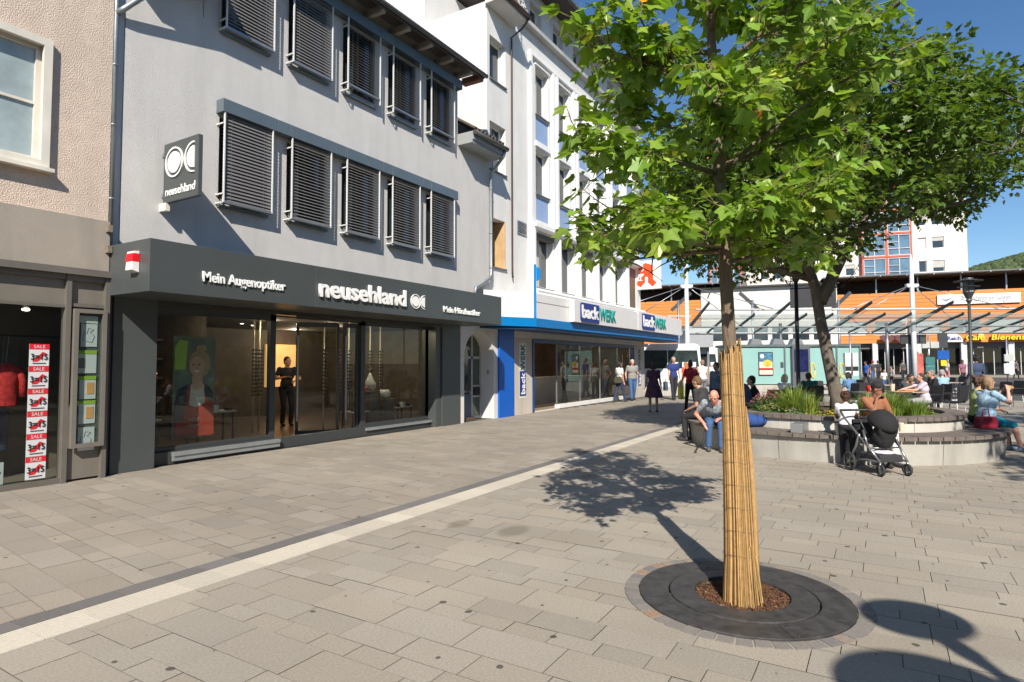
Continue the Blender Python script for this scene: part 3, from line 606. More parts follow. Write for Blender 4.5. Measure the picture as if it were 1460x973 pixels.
t = thing('bag_vase', 'pale rounded vase on the display table in the left shop window', 'vase', (6.62, 10.75, .72)); MB().lathe([(0, 0), (.06, .005), (.10, .06), (.09, .13), (.03, .19), (.04, .23)], n=20, smooth=True).build('body', ceram, t)
# advertising poster of a smiling woman
ps = thing('portrait_poster', 'tall poster of a smiling fair woman in red behind the left shop window', 'poster', (6.07, 10.25, .3))
box(5.86, 6.61, 10.26, 10.28, .33, 2.08).build('backing', mat('poster_backing', (.16, .2, .17), .6, var=.4, nscale=3), ps, world=True)
def flat(name, pts, m_, y):
    pts = [(6.27 + (u - 6.10) * 1.3, 1.56 + (v - 1.54) * 1.22) for u, v in pts]; MB().prism(pts, lambda u, v, d: (u, y + d, v), 0, .004).build(name, m_, ps, world=True)
def ovalp(cx_, cz_, a, b, n=24): return [(cx_ + a * math.cos(2 * math.pi * k / n), cz_ + b * math.sin(2 * math.pi * k / n)) for k in range(n)]
skinp = mat('printed_skin', (.62, .38, .28), .5, var=.06, nscale=6); hairp = mat('printed_hair', (.42, .30, .18), .6, var=.3, nscale=18)
flat('green_shape', [(5.80, 1.5), (5.95, 1.5), (5.97, 1.9), (5.86, 1.92), (5.80, 1.8)], mat('print_lime', (.35, .55, .10), .5), 10.252)
flat('hair', ovalp(6.14, 1.58, .155, .20), hairp, 10.25); flat('hair_bun', ovalp(6.16, 1.80, .075, .055), hairp, 10.249)
flat('shoulders', [(5.82, .55), (5.80, .95), (5.86, 1.18), (6.02, 1.28), (6.22, 1.28), (6.34, 1.12), (6.36, .55)], mat('print_red', (.38, .05, .03), .6, var=.2, nscale=4), 10.247)
flat('jacket', [(5.82, .75), (5.80, .95), (5.85, 1.2), (5.98, 1.29), (5.96, 1.0), (5.92, .78)], mat('print_navy', (.03, .04, .06), .6), 10.244)
flat('jacket', [(6.34, 1.02), (6.34, 1.16), (6.24, 1.29), (6.20, 1.2), (6.27, 1.05)], mat('print_navy', (.03, .04, .06), .6), 10.244)
flat('shirt', [(6.0, 1.0), (6.02, 1.29), (6.2, 1.29), (6.22, 1.02), (6.1, .96)], mat('print_cream', (.6, .55, .5), .6), 10.2425)
flat('neck', [(6.04, 1.24), (6.03, 1.4), (6.18, 1.42), (6.18, 1.24), (6.10, 1.2)], skinp, 10.241)
flat('face', ovalp(6.10, 1.54, .105, .148), skinp, 10.239)
flat('mouth', [(6.05, 1.475), (6.10, 1.455), (6.15, 1.48), (6.10, 1.487)], mat('print_teeth', (.8, .75, .7), .4), 10.236)
for s in (-.045, .04): flat('eye', ovalp(6.09 + s, 1.565, .02, .009, 10), ink, 10.236); flat('brow', [(6.065 + s, 1.60), (6.115 + s, 1.603), (6.113 + s, 1.611), (6.066 + s, 1.608)], hairp, 10.236)
flat('nose', [(6.083, 1.51), (6.105, 1.505), (6.098, 1.56)], mat('print_skin_dark', (.5, .28, .2), .5), 10.236)
text_mesh('lettering', 'NEU', .09, mat('print_gold', (.5, .4, .3), .5), ps, (6.14, 10.232, .62), (1, 0, 0), (0, 0, 1), .002)
text_mesh('lettering', 'in Siegen', .06, mat('print_gold', (.5, .4, .3), .5), ps, (6.10, 10.232, .53), (1, 0, 0), (0, 0, 1), .002)
sh_ = thing('wall_shelf', 'lit wall shelf with rows of small boxes at the back of the left shop window', 'shelf', (6.0, 13.2, .06))
box(4.9, 7.2, 13.38, 13.42, .06, 2.4).build('back_panel', mat('shelf_back', (.20, .15, .11), .6, var=.2), sh_, world=True)
rr = random.Random(12)
for j in range(5):
    b_ = box(4.9, 7.2, 13.0, 13.37, .5 + j * .4, .53 + j * .4).build('shelf_board', wood, sh_, world=True)
    b2 = MB(); xx = 4.95
    while xx < 7.0: ww = rr.uniform(.08, .2); b2.ct = rr.choice([(.5, .48, .44), (.12, .10, .09), (.35, .2, .1), (.25, .3, .32)]); b2.box(xx, xx + ww, 13.08, 13.3, .53 + j * .4, .53 + j * .4 + rr.uniform(.05, .25)); xx += ww + rr.uniform(.03, .2)
    tag(b2.build('goods', attr_mat('goods_paint', .6) if 'goods_paint' not in MATS else MATS['goods_paint'], sh_, world=True, tint=True), kind='stuff')
# balloons
for i, (x, y, z, c, l) in enumerate(((5.62, 10.6, 1.72, (.75, .22, .02), 'single orange balloon, topmost of the bunch behind the left shop window'), (5.52, 10.75, 1.42, (.45, .02, .03), 'dark red balloon on the left below the orange balloon'), (5.74, 10.75, 1.40, (.42, .02, .04), 'dark red balloon on the right below the orange balloon'))):
    t = thing('balloon', l, 'balloon', (x, y, z), group='balloons in the optician window'); MB().ell((0, 0, 0), (.115, .115, .14), 18, 12).ell((0, 0, -.145), (.015, .015, .012), 8, 5).build('envelope', mat('balloon_%d' % i, c, .25, var=.03), t)
    MB().tube([(0, 0, -.15), (.02, 0, -.6), (0, 0, .06 - z)], .002, 4).build('ribbon', paper, t)
# blade sign
bs = thing('blade_sign', 'square grey projecting sign with a white disc emblem on the grey house', 'sign', (5.25, 9.15, 4.1))
box(5.215, 5.285, 8.60, 9.52, 4.10, 5.03).build('panel', anth, bs, world=True, bevel=.008)
MB().box(5.235, 5.265, 9.5, 9.6, 4.2, 4.26).box(5.235, 5.265, 9.5, 9.6, 4.85, 4.91).build('bracket', zinc, bs, world=True)
box(5.20, 5.27, 9.42, 9.6, 3.98, 4.10).build('cable_box', mat('cream_frame', (.7, .66, .58)), bs, world=True)
def remap(b, x):     # u,v logo drawn in xz plane -> panel facing -X, reading direction -Y
    b.v = [(x - (v[1]), 9.50 - v[0], v[2]) for v in b.v]; return b
e = ring_logo(.29, 4.70, .235, 0, None, False, 1); remap(e, 5.213).build('emblem', lt, bs, world=True)
e = ring_logo(.80, 4.70, .235, 0, None, True, .0 + .05); remap(e, 5.213).build('emblem', lt, bs, world=True)
text_mesh('lettering', 'neusehland', .19, lt, bs, (5.214, 9.44, 4.20), (0, -1, 0), (0, 0, 1), .010, .001, fit=.78)
# alarm box
al = thing('alarm_siren', 'white and red alarm siren box on the end face of the grey shop canopy', 'alarm box', (4.44, 8.75, 2.9))
s_ = MB(); s_.prism([(0, .0), (.10, .03), (.08, .29), (0, .30)], lambda u, v, d: (4.468 - u, 8.70 + d, 2.86 + v), 0, .17); s_.build('housing', mat('siren_white', (.78, .77, .74), .35), al, world=True, bevel=.006)
s_ = MB(); s_.prism([(.0, .15), (.095, .15), (.085, .26), (0, .26)], lambda u, v, d: (4.466 - u, 8.696 + d, 2.86 + v), 0, .178); s_.build('red_band', mat('siren_red', (.75, .01, .02), .35), al, world=True)
# ================================================================ WHITE BUILDING (bakery below)
WB = thing('white_house', 'tall white plastered house with light blue panels and a bakery shop at its foot', 'building', (20.0, 9.7, 0))
def wb(mb, name, m_, parent=None, **k):
    o = mb.build(name, m_, None, **k); M = Matrix.Translation(-WB.location)
    for v in o.data.vertices: v.co = M @ v.co
    o.parent = parent or WB; return o
WY = 9.65
h1 = [(14.68, 15.56, 10.0, 11.3), (14.68, 15.56, 7.28, 8.72), (14.68, 15.54, 4.42, 5.86)]
a = MB(); wall_grid(a, 14.56, 16.0, 2.4, 12.25, WY, h1, .28); a.box(14.56, 27.55, 12.0, 20, 3.0, 13.9)
a.box(14.55, 14.56, WY + .001, 16, 3.0, 12.25); a.box(14.56, 27.5, 9.95, 12, 12.20, 12.24)
a.box(27.5, 27.55, WY + .001, 12, 2.4, 13.9)
CW = [17.45 + 1.66 * i for i in range(6)]
h2 = []
for x in CW:
    h2 += [(x, x + .93, 9.90, 11.50), (x, x + .93, 9.02, 9.84), (x, x + .93, 7.22, 8.72), (x, x + .93, 6.34, 7.16)]
    h2 += [(x - .02, x + 1.2, 4.10, 5.90)]
    h2 += [(x - .35, x + .45, 12.75, 13.6)]
wall_grid(a, 16.0, 27.55, 2.4, 14.0, WY - .002, h2, .26)
wb(a, 'wall', white_pl)
bluep = mat('pale_blue_panel', (0.26, 0.36, 0.56), .6, var=.05, dirt=.1)
for x in CW:
    for z0, z1 in ((9.02, 9.84), (6.34, 7.16)): wb(box(x + .0, x + .93, WY + .03, WY + .06, z0, z1), 'spandrel_panel', bluep)
def win(x0, x1, z0, z1, d=.2, tilt=False, cur=True, nm='window'):
    f2 = MB(); frame(f2, x0, x1, z0, z1, WY + d, WY + d + .06, .07); o = wb(f2, nm, white)
    wb(box(x0 + .06, x1 - .06, WY + d + .03, WY + d + .035, z0 + .06, z1 - .06), 'pane', darkpane, o)
    if cur: wb(box(x0 + (x1 - x0) * .12, x0 + (x1 - x0) * .5, WY + d + .02, WY + d + .028, z0 + .08, z1 - .08), 'curtain', mat('net_curtain', (.45, .45, .43), .9, var=.25, nscale=2, stretch=(14, 1, 1)), o)
    wb(box(x0 - .03, x1 + .03, WY - .05, WY + d, z0 - .045, z0 - .003), 'sill', mat('sill_dark', (.14, .14, .14), .5), o); return o
win(*h1[0][:4], cur=False); win(*h1[1][:4])
# open window with a bookshelf seen inside
x0, x1, z0, z1 = h1[2]; o = wb(MB().box(x0, x0 + .03, WY + .2, WY + .9, z0, z1).box(x1 - .03, x1, WY + .0, WY + .9, z0, z1).box(x0, x1, WY + .88, WY + .9, z0, z1), 'window', mat('warm_room', (.52, .34, .17), .8, var=.2))
bk = MB(); rr = random.Random(4)
for zz in (4.5, 4.85, 5.2):
    xx = x0 + .04
    while xx < x0 + .42: t = rr.uniform(.03, .06); bk.ct = rr.choice([(.4, .03, .03), (.05, .05, .08), (.5, .5, .45), (.3, .12, .05)]); bk.box(xx, xx + t, WY + .5, WY + .7, zz, zz + rr.uniform(.2, .3)); xx += t + .005
wb(bk, 'books', attr_mat('book_spines', .7), o, tint=True); wb(box(x0 - .03, x1 + .03, WY - .05, WY + .2, z0 - .045, z0 - .003), 'sill', mat('sill_dark', (.14, .14, .14)), o)
for i, x in enumerate(CW):
    win(x, x + .93, 9.90, 11.50, cur=i % 2 == 0); win(x, x + .93, 7.22, 8.72, cur=i % 2 == 1)
    win(x - .35, x + .45, 12.75, 13.6, cur=False)
    if i < 5:
        o = win(x - .02, x + 1.2, 4.10, 5.90); wb(box(x - .05, x + 1.25, WY - .02, WY + .2, 5.74, 5.9), 'awning_box', mat('awning_dark', (.10, .09, .085), .7), o)
    else:
        f2 = MB(); z = 4.12
        while z < 5.88: f2.box(x - .02, x + 1.2, WY + .03, WY + .05, z, z + .055); z += .066
        wb(f2, 'roller_blind', mat('brown_blind', (.17, .12, .08), .6, var=.1))
# raised bands and pilasters
pb = MB(); pb.box(16.98, 27.5, WY - .10, WY - .004, 11.72, 11.86); pb.box(16.98, 17.10, WY - .10, WY - .004, 4.0, 11.72)
for x in CW[:-1]: pb.box(x + 1.10, x + 1.24, WY - .12, WY - .004, 6.15, 11.68); pb.box(x + 1.36, x + 1.5, WY - .12, WY - .004, 6.15, 11.68)
for x in CW: pb.box(x - .05, x + 1.0, WY - .06, WY - .004, 8.80, 8.95); pb.box(x - .05, x + 1.0, WY - .05, WY - .004, 11.55, 11.6)
for x in [16.965] + [c + 1.33 for c in CW[:-1]]: pb.box(x, x + .10, WY - .22, WY - .004, 3.75, 6.0)
pb.box(16.95, 27.5, WY - .30, WY - .004, 5.99, 6.12); pb.box(16.95, 27.5, WY - .25, WY - .004, 3.72, 4.01)
for zz in (3.80, 3.93): pb.box(17.1, 27.5, WY - .28, WY - .25, zz, zz + .03)
wb(pb, 'pilasters', mat('white_trim', (.80, .80, .79), .6, var=.04, dirt=.06))
wb(MB().box(15.98, 27.6, WY - .22, WY - .003, 12.52, 12.66), 'ledge', mat('ledge_grey', (.42, .42, .42), .7, dirt=.2))
wb(MB().box(16.0, 27.9, WY - .75, 14, 14.0, 14.12), 'roof', mat('roof_dark', (.06, .05, .05), .8))
wb(MB().tube([(16.0, WY - .8, 14.05), (27.9, WY - .8, 14.05)], .08, 10), 'roof_gutter', mat('dark_zinc', (.1, .1, .1)))
# section A eave with gutter, downpipe and rooftop plants
e_ = wb(MB().box(14.45, 16.0, WY - .55, WY - .003, 12.12, 12.30), 'eave', white_pl); wb(MB().tube([(14.4, WY - .62, 12.26), (16.05, WY - .62, 12.26)], .07, 10), 'gutter', mat('brown_gutter', (.07, .04, .03), .5), e_)
wb(MB().tube([(15.95, WY - .62, 12.2), (15.93, WY - .4, 11.95), (15.82, WY - .07, 11.7), (15.82, WY - .07, 4.4), (15.86, WY - .07, 4.2)], .03, 8), 'downpipe', mat('brown_gutter', (.07, .04, .03)))
rail = MB()
for k in range(9): rail.tube([(14.5 + k * .19, WY - .3, 12.3), (14.5 + k * .19, WY - .3, 13.1)], .012, 5)
rail.tube([(14.4, WY - .3, 13.1), (16.05, WY - .3, 13.1)], .015, 6); wb(rail, 'railing', steel)
rp = MB(); rr = random.Random(2)
for k in range(500):
    x = rr.uniform(14.4, 16.0); z = 12.3 + rr.random() ** 2 * .45; y = WY - .4 + rr.uniform(-.15, .15); rp.ct = rr.choice([(.07, .12, .03), (.12, .17, .04), (.25, .10, .08)])
    v = Vector((rr.uniform(-1, 1), rr.uniform(-1, 1), rr.uniform(0, 1))).normalized() * .06; s_ = Vector((v.z, v.x, v.y)) * .4; p = Vector((x, y, z)); rp.poly([p, p + s_ + v * .5, p + v, p - s_ + v * .5])
wb(rp, 'roof_plants', attr_mat('roof_leaves', .7, 10, .1), tint=True)
v_ = MB(); frame(v_, 16.22, 16.80, 5.64, 6.06, WY - .03, WY - .003, .03)
for k in range(8): v_.box(16.25, 16.77, WY - .025, WY - .006, 5.68 + k * .047, 5.70 + k * .047)
vo_ = wb(v_, 'vent_grille', steel); wb(box(16.24, 16.78, WY - .006, WY - .0035, 5.66, 6.04), 'vent_opening', black, vo_)
# ground floor walls: arch recess, blue pillar, beige columns, shop window
beige = mat('beige_plaster', (.56, .50, .43), .8, var=.04, dirt=.15); bluew = mat('bright_blue', (0.0, 0.105, 0.50), .4, var=.03); blued = mat('canopy_blue', (0.0, 0.17, 0.46), .45, var=.05)
a = MB(); ax0, ax1, zs, rA = 13.42, 14.90, 1.75, .74; n = 20; cxa = (ax0 + ax1) / 2
for k in range(n):
    t0 = math.pi - math.pi * k / n; t1 = math.pi - math.pi * (k + 1) / n; p0 = (cxa + rA * math.cos(t0), zs + rA * math.sin(t0)); p1 = (cxa + rA * math.cos(t1), zs + rA * math.sin(t1))
    a.poly([(p0[0], 9.66, p0[1]), (p1[0], 9.66, p1[1]), (p1[0], 9.66, 3.7), (p0[0], 9.66, 3.7)]); a.poly([(p0[0], 9.66, p0[1]), (p0[0], 10.15, p0[1]), (p1[0], 10.15, p1[1]), (p1[0], 9.66, p1[1])])
a.poly([(13.2, 9.66, 0), (ax0, 9.66, 0), (ax0, 9.66, 3.7), (13.2, 9.66, 3.7)]); a.poly([(ax1, 9.66, 0), (15.1, 9.66, 0), (15.1, 9.66, 3.7), (ax1, 9.66, 3.7)])
a.poly([(ax0, 9.66, 0), (ax0, 10.15, 0), (ax0, 10.15, zs), (ax0, 9.66, zs)]); a.poly([(ax1, 9.66, 0), (ax1, 10.15, 0), (ax1, 10.15, zs), (ax1, 9.66, zs)])
a.box(13.2, 15.1, 10.25, 10.4, 0, 3.7)
wb(a, 'arch_wall', white_pl)
d_ = MB(); frame(d_, 13.44, 14.88, .02, 2.5, 10.10, 10.16, .06); d_.box(14.38, 14.46, 10.10, 10.16, .02, 2.5); d_.box(13.5, 14.85, 10.1, 10.16, 1.72, 1.80); d_.box(14.44, 14.85, 10.1, 10.16, .92, .97); d_.box(14.44, 14.85, 10.1, 10.16, .62, .67)
do_ = wb(d_, 'entrance_door', mat('door_frame', (.42, .42, .42), .5)); wb(box(13.5, 14.38, 10.12, 10.14, .85, 2.5), 'pane', darkpane, do_); wb(box(13.5, 14.38, 10.11, 10.15, .08, .72), 'door_panel', mat('slate_blue', (.06, .09, .17), .5), do_); wb(box(14.46, 14.82, 10.12, 10.14, .08, 2.5), 'side_light', mat('pane_greenish', (.08, .11, .09), .1), do_)
wb(MB().tube([(13.55, 10.08, .80), (14.35, 10.08, .80)], .012, 6), 'push_bar', steel, do_); wb(box(14.5, 14.78, 10.07, 10.10, .70, .9), 'letter_box', black, do_)
wb(box(14.895, 14.898, 9.84, 9.90, 1.28, 1.40), 'doorbell_plate', steel)
wb(box(15.10, 15.95, 9.60, 9.9, 0, 3.0), 'blue_pillar', bluew)
b_ = MB(); wall_grid(b_, 15.95, 28.0, 0, 3.0, 9.66, [(17.16, 26.6, .02, 2.37)], .2); b_.box(27.95, 28.0, 9.67, 12, 0, 3)
wb(b_, 'bakery_wall', beige)
wf_ = MB(); wf_.box(17.16, 17.26, 9.63, 9.8, .02, 2.30); wf_.box(26.5, 26.6, 9.63, 9.8, .02, 2.30); wf_.box(17.16, 26.6, 9.63, 9.8, 2.26, 2.37); wb(wf_, 'bakery_window_frame', mat('frame_blue_dark', (.01, .06, .20), .4))
wf_ = MB(); wf_.box(19.0, 26.5, 9.62, 9.8, .03, .16); wb(wf_, 'window_base', white)
wf_ = MB()
for i, x in enumerate((19.0, 20.9, 22.8, 24.7)): wf_.box(x + .01, x + 1.88, 9.71 + .02 * (i % 2), 9.718 + .02 * (i % 2), .16, 2.24)
wb(wf_, 'bakery_glass', pane); 
for x in (19.0, 20.9, 22.8, 24.7): wb(box(x - .015, x + .01, 9.70, 9.75, .16, 2.24), 'glass_post', steel)
rm = MB(); rm.box(16.5, 28, 9.87, 15, 0, .04); rm.box(16.5, 28, 15, 15.1, 0, 3.2); rm.box(16.4, 16.5, 9.87, 15, 0, 3); rm.box(27.9, 27.95, 9.87, 15, 0, 3); rm.box(16.5, 28, 9.87, 15, 2.75, 2.9)
wb(rm, 'bakery_interior', mat('bakery_inside', (.20, .16, .12), .7, var=.25, nscale=2))
k_ = MB(); rr = random.Random(9)
k_.box(19.2, 26, 11.2, 11.9, .04, 1.05); wb(k_, 'counter', mat('counter_cream', (.42, .38, .33), .4))
k_ = MB()
for j in range(5): k_.box(19.2, 26.2, 14.4, 14.9, .6 + j * .42, .63 + j * .42)
for j in range(60): x = rr.uniform(19.3, 26); z = .63 + .42 * rr.randrange(5); k_.box(x, x + rr.uniform(.1, .3), 14.5, 14.8, z, z + rr.uniform(.1, .25))
wb(k_, 'bread_shelf', mat('bread_brown', (.36, .20, .08), .8, var=.5, nscale=5))
for x in (18, 20.5, 23, 25.5): wb(MB().lathe([(0, 2.745), (.12, 2.745)], (x, 11.4, 0), 14), 'ceiling_spot', lamp)
for i in range(2):
    po = bpy.data.objects.new('bakery_light', pl); COL.objects.link(po); po.location = (20 + i * 4.5, 11.0, 2.6)
# canopy: white fascia over blue band, folded back at its left end
wc = mat('canopy_white', (.72, .70, .68), .5, var=.03, dirt=.05)
c_ = MB()
def plan(pts, z0, z1, mb): mb.prism(pts, lambda u, v, d: (u, v, d), z1, z0)
plan([(15.6, 8.70), (28.3, 8.70), (28.3, 9.59), (14.45, 9.59), (14.12, 9.50)], 2.92, 3.66, c_); cw_ = wb(c_, 'canopy_fascia', wc)
c_ = MB(); plan([(15.62, 8.64), (30.2, 8.64), (30.2, 9.56), (13.95, 9.56), (13.9, 9.50)], 2.66, 2.915, c_); wb(c_, 'canopy_band', blued)
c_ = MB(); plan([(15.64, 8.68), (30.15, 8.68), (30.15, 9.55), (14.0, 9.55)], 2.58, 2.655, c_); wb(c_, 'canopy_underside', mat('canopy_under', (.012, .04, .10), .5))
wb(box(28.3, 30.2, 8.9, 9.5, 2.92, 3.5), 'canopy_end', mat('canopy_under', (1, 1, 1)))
wb(box(15.7, 28.3, 8.692, 8.699, 3.40, 3.415), 'panel_joint', mat('joint_grey', (.3, .3, .3), .7), cw_)
f3 = MB(); f3.box(15.585, 15.60, 8.63, 8.71, 2.93, 4.5); f3.prism([(8.62, 4.0), (8.50, 4.05), (8.47, 4.2), (8.50, 4.38), (8.62, 4.42)], lambda u, v, d: (15.59 + d, u, v), 0, .015)
wb(f3, 'corner_fin', blued)
navy = mat('logo_navy', (.006, .03, .22), .4, var=.02); teal = mat('logo_teal', (.0, .27, .24), .4, var=.02)
def bakery_sign(x0, x1, z0, z1, lx, s, lab):
    t = thing('bakery_sign', lab, 'sign', (x0, 8.55, z0), group='white bakery sign boxes on the canopy')
    box(x0, x1, 8.50, 8.68, z0, z1).build('sign_box', wc, t, world=True, bevel=.01)
    rp_ = []; w2, h2_, r_ = 1.55 * s, .62 * s, .09
    for (cx_, cz_, a0) in ((w2 - r_, h2_ - r_, 0), (r_, h2_ - r_, 90), (r_, r_, 180), (w2 - r_, r_, 270)):
        for k in range(5): q = R(a0 + k * 22.5); rp_.append((cx_ + r_ * math.cos(q), cz_ + r_ * math.sin(q)))
    zc = (z0 + z1) / 2 - h2_ / 2
    MB().prism(rp_, lambda u, v, d: (lx + u, 8.499 - d, zc + v), 0, .03).build('logo_plate', navy, t, world=True)
    text_mesh('lettering', 'back', .60 * s, lt, t, (lx + .07, 8.467, zc + .12 * s), (1, 0, 0), (0, 0, 1), .02, .016, fit=w2 - .14)
    text_mesh('lettering', 'WERK', .60 * s, teal, t, (lx + w2 + .06, 8.497, zc + .12 * s), (1, 0, 0), (0, 0, 1), .03, .010, fit=1.5 * s)
bakery_sign(17.9, 23.9, 2.93, 3.66, 18.35, 1.0, 'white bakery sign box over the shop window with tree shade on it'); bakery_sign(23.95, 30.25, 2.93, 3.72, 24.4, 1.05, 'white bakery sign box at the far end of the blue canopy')
def vert_logo(xc, z0, s, par, back_m, white_plate=True):
    if white_plate: wb(box(xc - .22, xc + .22, 9.655, 9.658, z0 - .08, z0 + 1.72 * s), 'sign_plate', mat('plate_white', (.68, .66, .62), .5))
    wb(box(xc - .19, xc + .19, 9.645, 9.654, z0, z0 + .80 * s), 'logo_plate', navy)
    text_mesh('lettering', 'back', .34, lt, WB, (xc + .12, 9.644, z0 + .05), (0, 0, 1), (-1, 0, 0), .008, .006, fit=.70 * s)
    text_mesh('lettering', 'WERK', .36, back_m, WB, (xc + .13, 9.652, z0 + .84 * s), (0, 0, 1), (-1, 0, 0), .008, .006, fit=.84 * s)
vert_logo(16.55, .58, .96, None, mat('logo_green', (.0, .12, .09), .5)); vert_logo(27.3, .55, 1.0, None, mat('logo_green', (.0, .12, .09)), False)
# pharmacy sign
ph = thing('pharmacy_sign', 'white square pharmacy sign with a red letter A at the end of the white house', 'sign', (27.2, 9.2, 5.0))
box(27.12, 27.34, 8.55, 9.95, 4.98, 6.30).build('sign_box', mat('sign_white', (.80, .79, .77), .4, var=.02), ph, world=True, bevel=.02)
ar = mat('pharmacy_red', (.80, .07, .015), .45, var=.02)
def pp(pts, m_, o_=.0, nm='letter'): MB().prism([(u, v) for u, v in pts], lambda u, v, d: (27.118 - o_ - d, 9.93 - u, 5.0 + v), 0, .01).build(nm, m_, ph, world=True)
pp([(.36, .42), (.36, 1.06), (.70, 1.20), (1.04, 1.06), (1.04, .42), (1.20, .26), (1.02, .08), (.80, .28), (.80, .55), (.66, .55), (.66, .30), (.46, .08), (.18, .24)], ar)
pp([(.28, .70), (.62, .70), (.58, .60), (.48, .56), (.48, .42), (.58, .38), (.32, .38), (.42, .42), (.42, .56), (.32, .60)], mat('sign_white', (1, 1, 1)), .011, 'chalice')
MB().tube([(27.105, 9.93 - .32, 5.0 + .74), (27.105, 9.93 - .42, 5.0 + .84), (27.105, 9.93 - .55, 5.0 + .82), (27.105, 9.93 - .62, 5.0 + .95)], .018, 6).build('snake', mat('sign_white', (1, 1, 1)), ph, world=True)
MB().box(27.2, 27.26, 9.5, 9.66, 5.3, 5.36).build('bracket', steel, ph, world=True)

# ================================================================ BUILDINGS OPPOSITE (behind the photographer, mirrored in the shop windows)
op = thing('opposite_house', 'long pale house across the street, seen only mirrored in the shop glass', 'building', (12, -20, 0))
a = MB(); hs = []
for i in range(16):
    for z in (4.2, 7.2): hs.append((-26 + i * 3.6, -26 + i * 3.6 + 1.5, z, z + 1.6))
    hs.append((-26.6 + i * 3.6, -26.6 + i * 3.6 + 2.9, .3, 2.8))
wall_grid(a, -30, 34, 0, 10, 0, hs, .25, fn=lambda x, z, d: (x, -17 - d, z)); a.box(-30, 34, -26, -17.8, 0, 10)
a.build('wall', mat('opposite_wall', (.42, .39, .34), .9, var=.1), op, world=True)
a = MB()
for h in hs: a.box(h[0], h[1], -17.24, -17.2, h[2], h[3])
a.build('window_glass', darkpane, op, world=True)
# ================================================================ STREET FURNITURE, TREES, PLANTER
# ---- foliage
def tint_leaf(rr, base, v):
    t = rr.uniform(1 - v, 1 + v); h = rr.uniform(-.14, .12); return (base[0] * t * (1 + h), base[1] * t, base[2] * t * (1 - h))
TULIP = [(0, 0), (.16, -.06), (.46, .06), (.50, .22), (.36, .40), (.44, .86), (.40, .90), (0, .66)]
MAPLE = [(0, 0), (.28, -.10), (.24, .06), (.56, .22), (.40, .34), (.30, .40), (.36, .72), (.18, .66), (0, 1.0)]
def add_leaf(mb, p, d, nrm, size, shape, fold=.18, curl=.2):
    d = d.normalized(); s = nrm.cross(d)
    if s.length < .05: s = Vector((1, 0, 0)).cross(d)
    s.normalize(); n = d.cross(s)
    b = len(mb.v); k = len(shape)
    for sg in (1, -1):
        for (u, v) in shape: mb.v.append(tuple(p + s * (u * sg * size) + d * (v * size) + n * ((abs(u) * fold - curl * v * v) * size)))
    mb.face(tuple(range(b, b + k))); mb.face(tuple(reversed(range(b + k, b + 2 * k))))
def branch_pts(a, b, rr, sag=.12, n=5):
    a = Vector(a); b = Vector(b); L = (b - a).length; o = Vector((rr.uniform(-1, 1), rr.uniform(-1, 1), rr.uniform(-.3, .6))) * L * sag
    return [a.lerp(b, t / (n - 1)) + o * math.sin(math.pi * t / (n - 1)) for t in range(n)]
bark_y = mat('young_bark', (.17, .125, .085), .9, var=.25, nscale=9, bump=.8, bscale=30, stretch=(3, 3, .6))
bark_o = mat('old_bark', (.15, .125, .10), .95, var=.35, nscale=7, bump=1.0, bscale=22, stretch=(2.5, 2.5, .8))
leafm = attr_mat('tulip_leaf', .42, 30, .12, trans=(.95, 1.0, .35), spec=.45); leafm2 = attr_mat('maple_leaf', .5, 30, .12, trans=(1.0, .95, .4), spec=.35)

# ---- young tulip tree with reed mat
TX, TY = 4.35, .86
yt = thing('tulip_tree', 'young tree with large lobed leaves and a trunk wrapped in yellow reed matting', 'tree', (TX, TY, 0))
lean = lambda z: Vector((TX - .012 * z + .015 * math.sin(z * 1.3), TY + .025 * z - .01 * math.sin(z), z))
tr = MB(); zz = [0.0, .5, 1, 1.5, 2, 2.5, 3, 3.6, 4.2, 4.8, 5.3]; tr.tube([lean(z) for z in zz], [.056, .053, .050, .047, .044, .042, .038, .034, .026, .016, .006], 14)
rr = random.Random(21); limbs = []
for i in range(20):
    z = 2.28 + i * .135; a = i * 2.4 + rr.uniform(-.4, .4); L = (.86 if z < 3.4 else .86 - (z - 3.4) * .30) * rr.uniform(.75, 1.08)
    p0 = lean(z); p1 = p0 + Vector((math.cos(a) * L, math.sin(a) * L, rr.uniform(.15, .55) if z > 2.6 else rr.uniform(-.05, .22)))
    pts = branch_pts(p0, p1, rr, .10, 6); limbs.append(pts); tr.tube(pts, [.020, .016, .013, .010, .007, .004], 7)
for (a, z, L, dz) in ((YAW + 1.5, 2.40, .85, .02), (YAW + 1.95, 2.36, .85, -.12), (YAW + 1.2, 2.55, .9, .10), (YAW + 2.4, 2.4, .8, .0), (YAW - 1.6, 2.6, .85, .25), (YAW - 1.9, 2.9, 1.25, .75), (YAW - 1.3, 2.45, .8, .0), (YAW + 3.1, 2.5, .6, .0), (YAW + 1.6, 2.9, .95, .2), (YAW + 1.8, 3.3, .9, .4)):
    p0 = lean(z); pts = branch_pts(p0, p0 + Vector((math.cos(a) * L, math.sin(a) * L, dz)), rr, .10, 6); limbs.append(pts); tr.tube(pts, [.020, .016, .013, .010, .007, .004], 7)
tw = []
for pts in limbs:
    for k in range(10):
        t = rr.uniform(.25, 1.0); i = min(4, int(t * 5)); p0 = pts[i].lerp(pts[i + 1], t * 5 - i if t < 1 else 1); dr = (pts[-1] - pts[0]).normalized()
        v = (dr * .5 + Vector((rr.uniform(-1, 1), rr.uniform(-1, 1), rr.uniform(-.45, .7)))).normalized() * rr.uniform(.18, .46)
        q = branch_pts(p0, p0 + v, rr, .15, 4); tw.append(q); tr.tube(q, [.006, .005, .004, .002], 5, cap=False)
    tw.append(pts[-3:])
tr.build('trunk', bark_y, yt, world=True)
lf = MB()
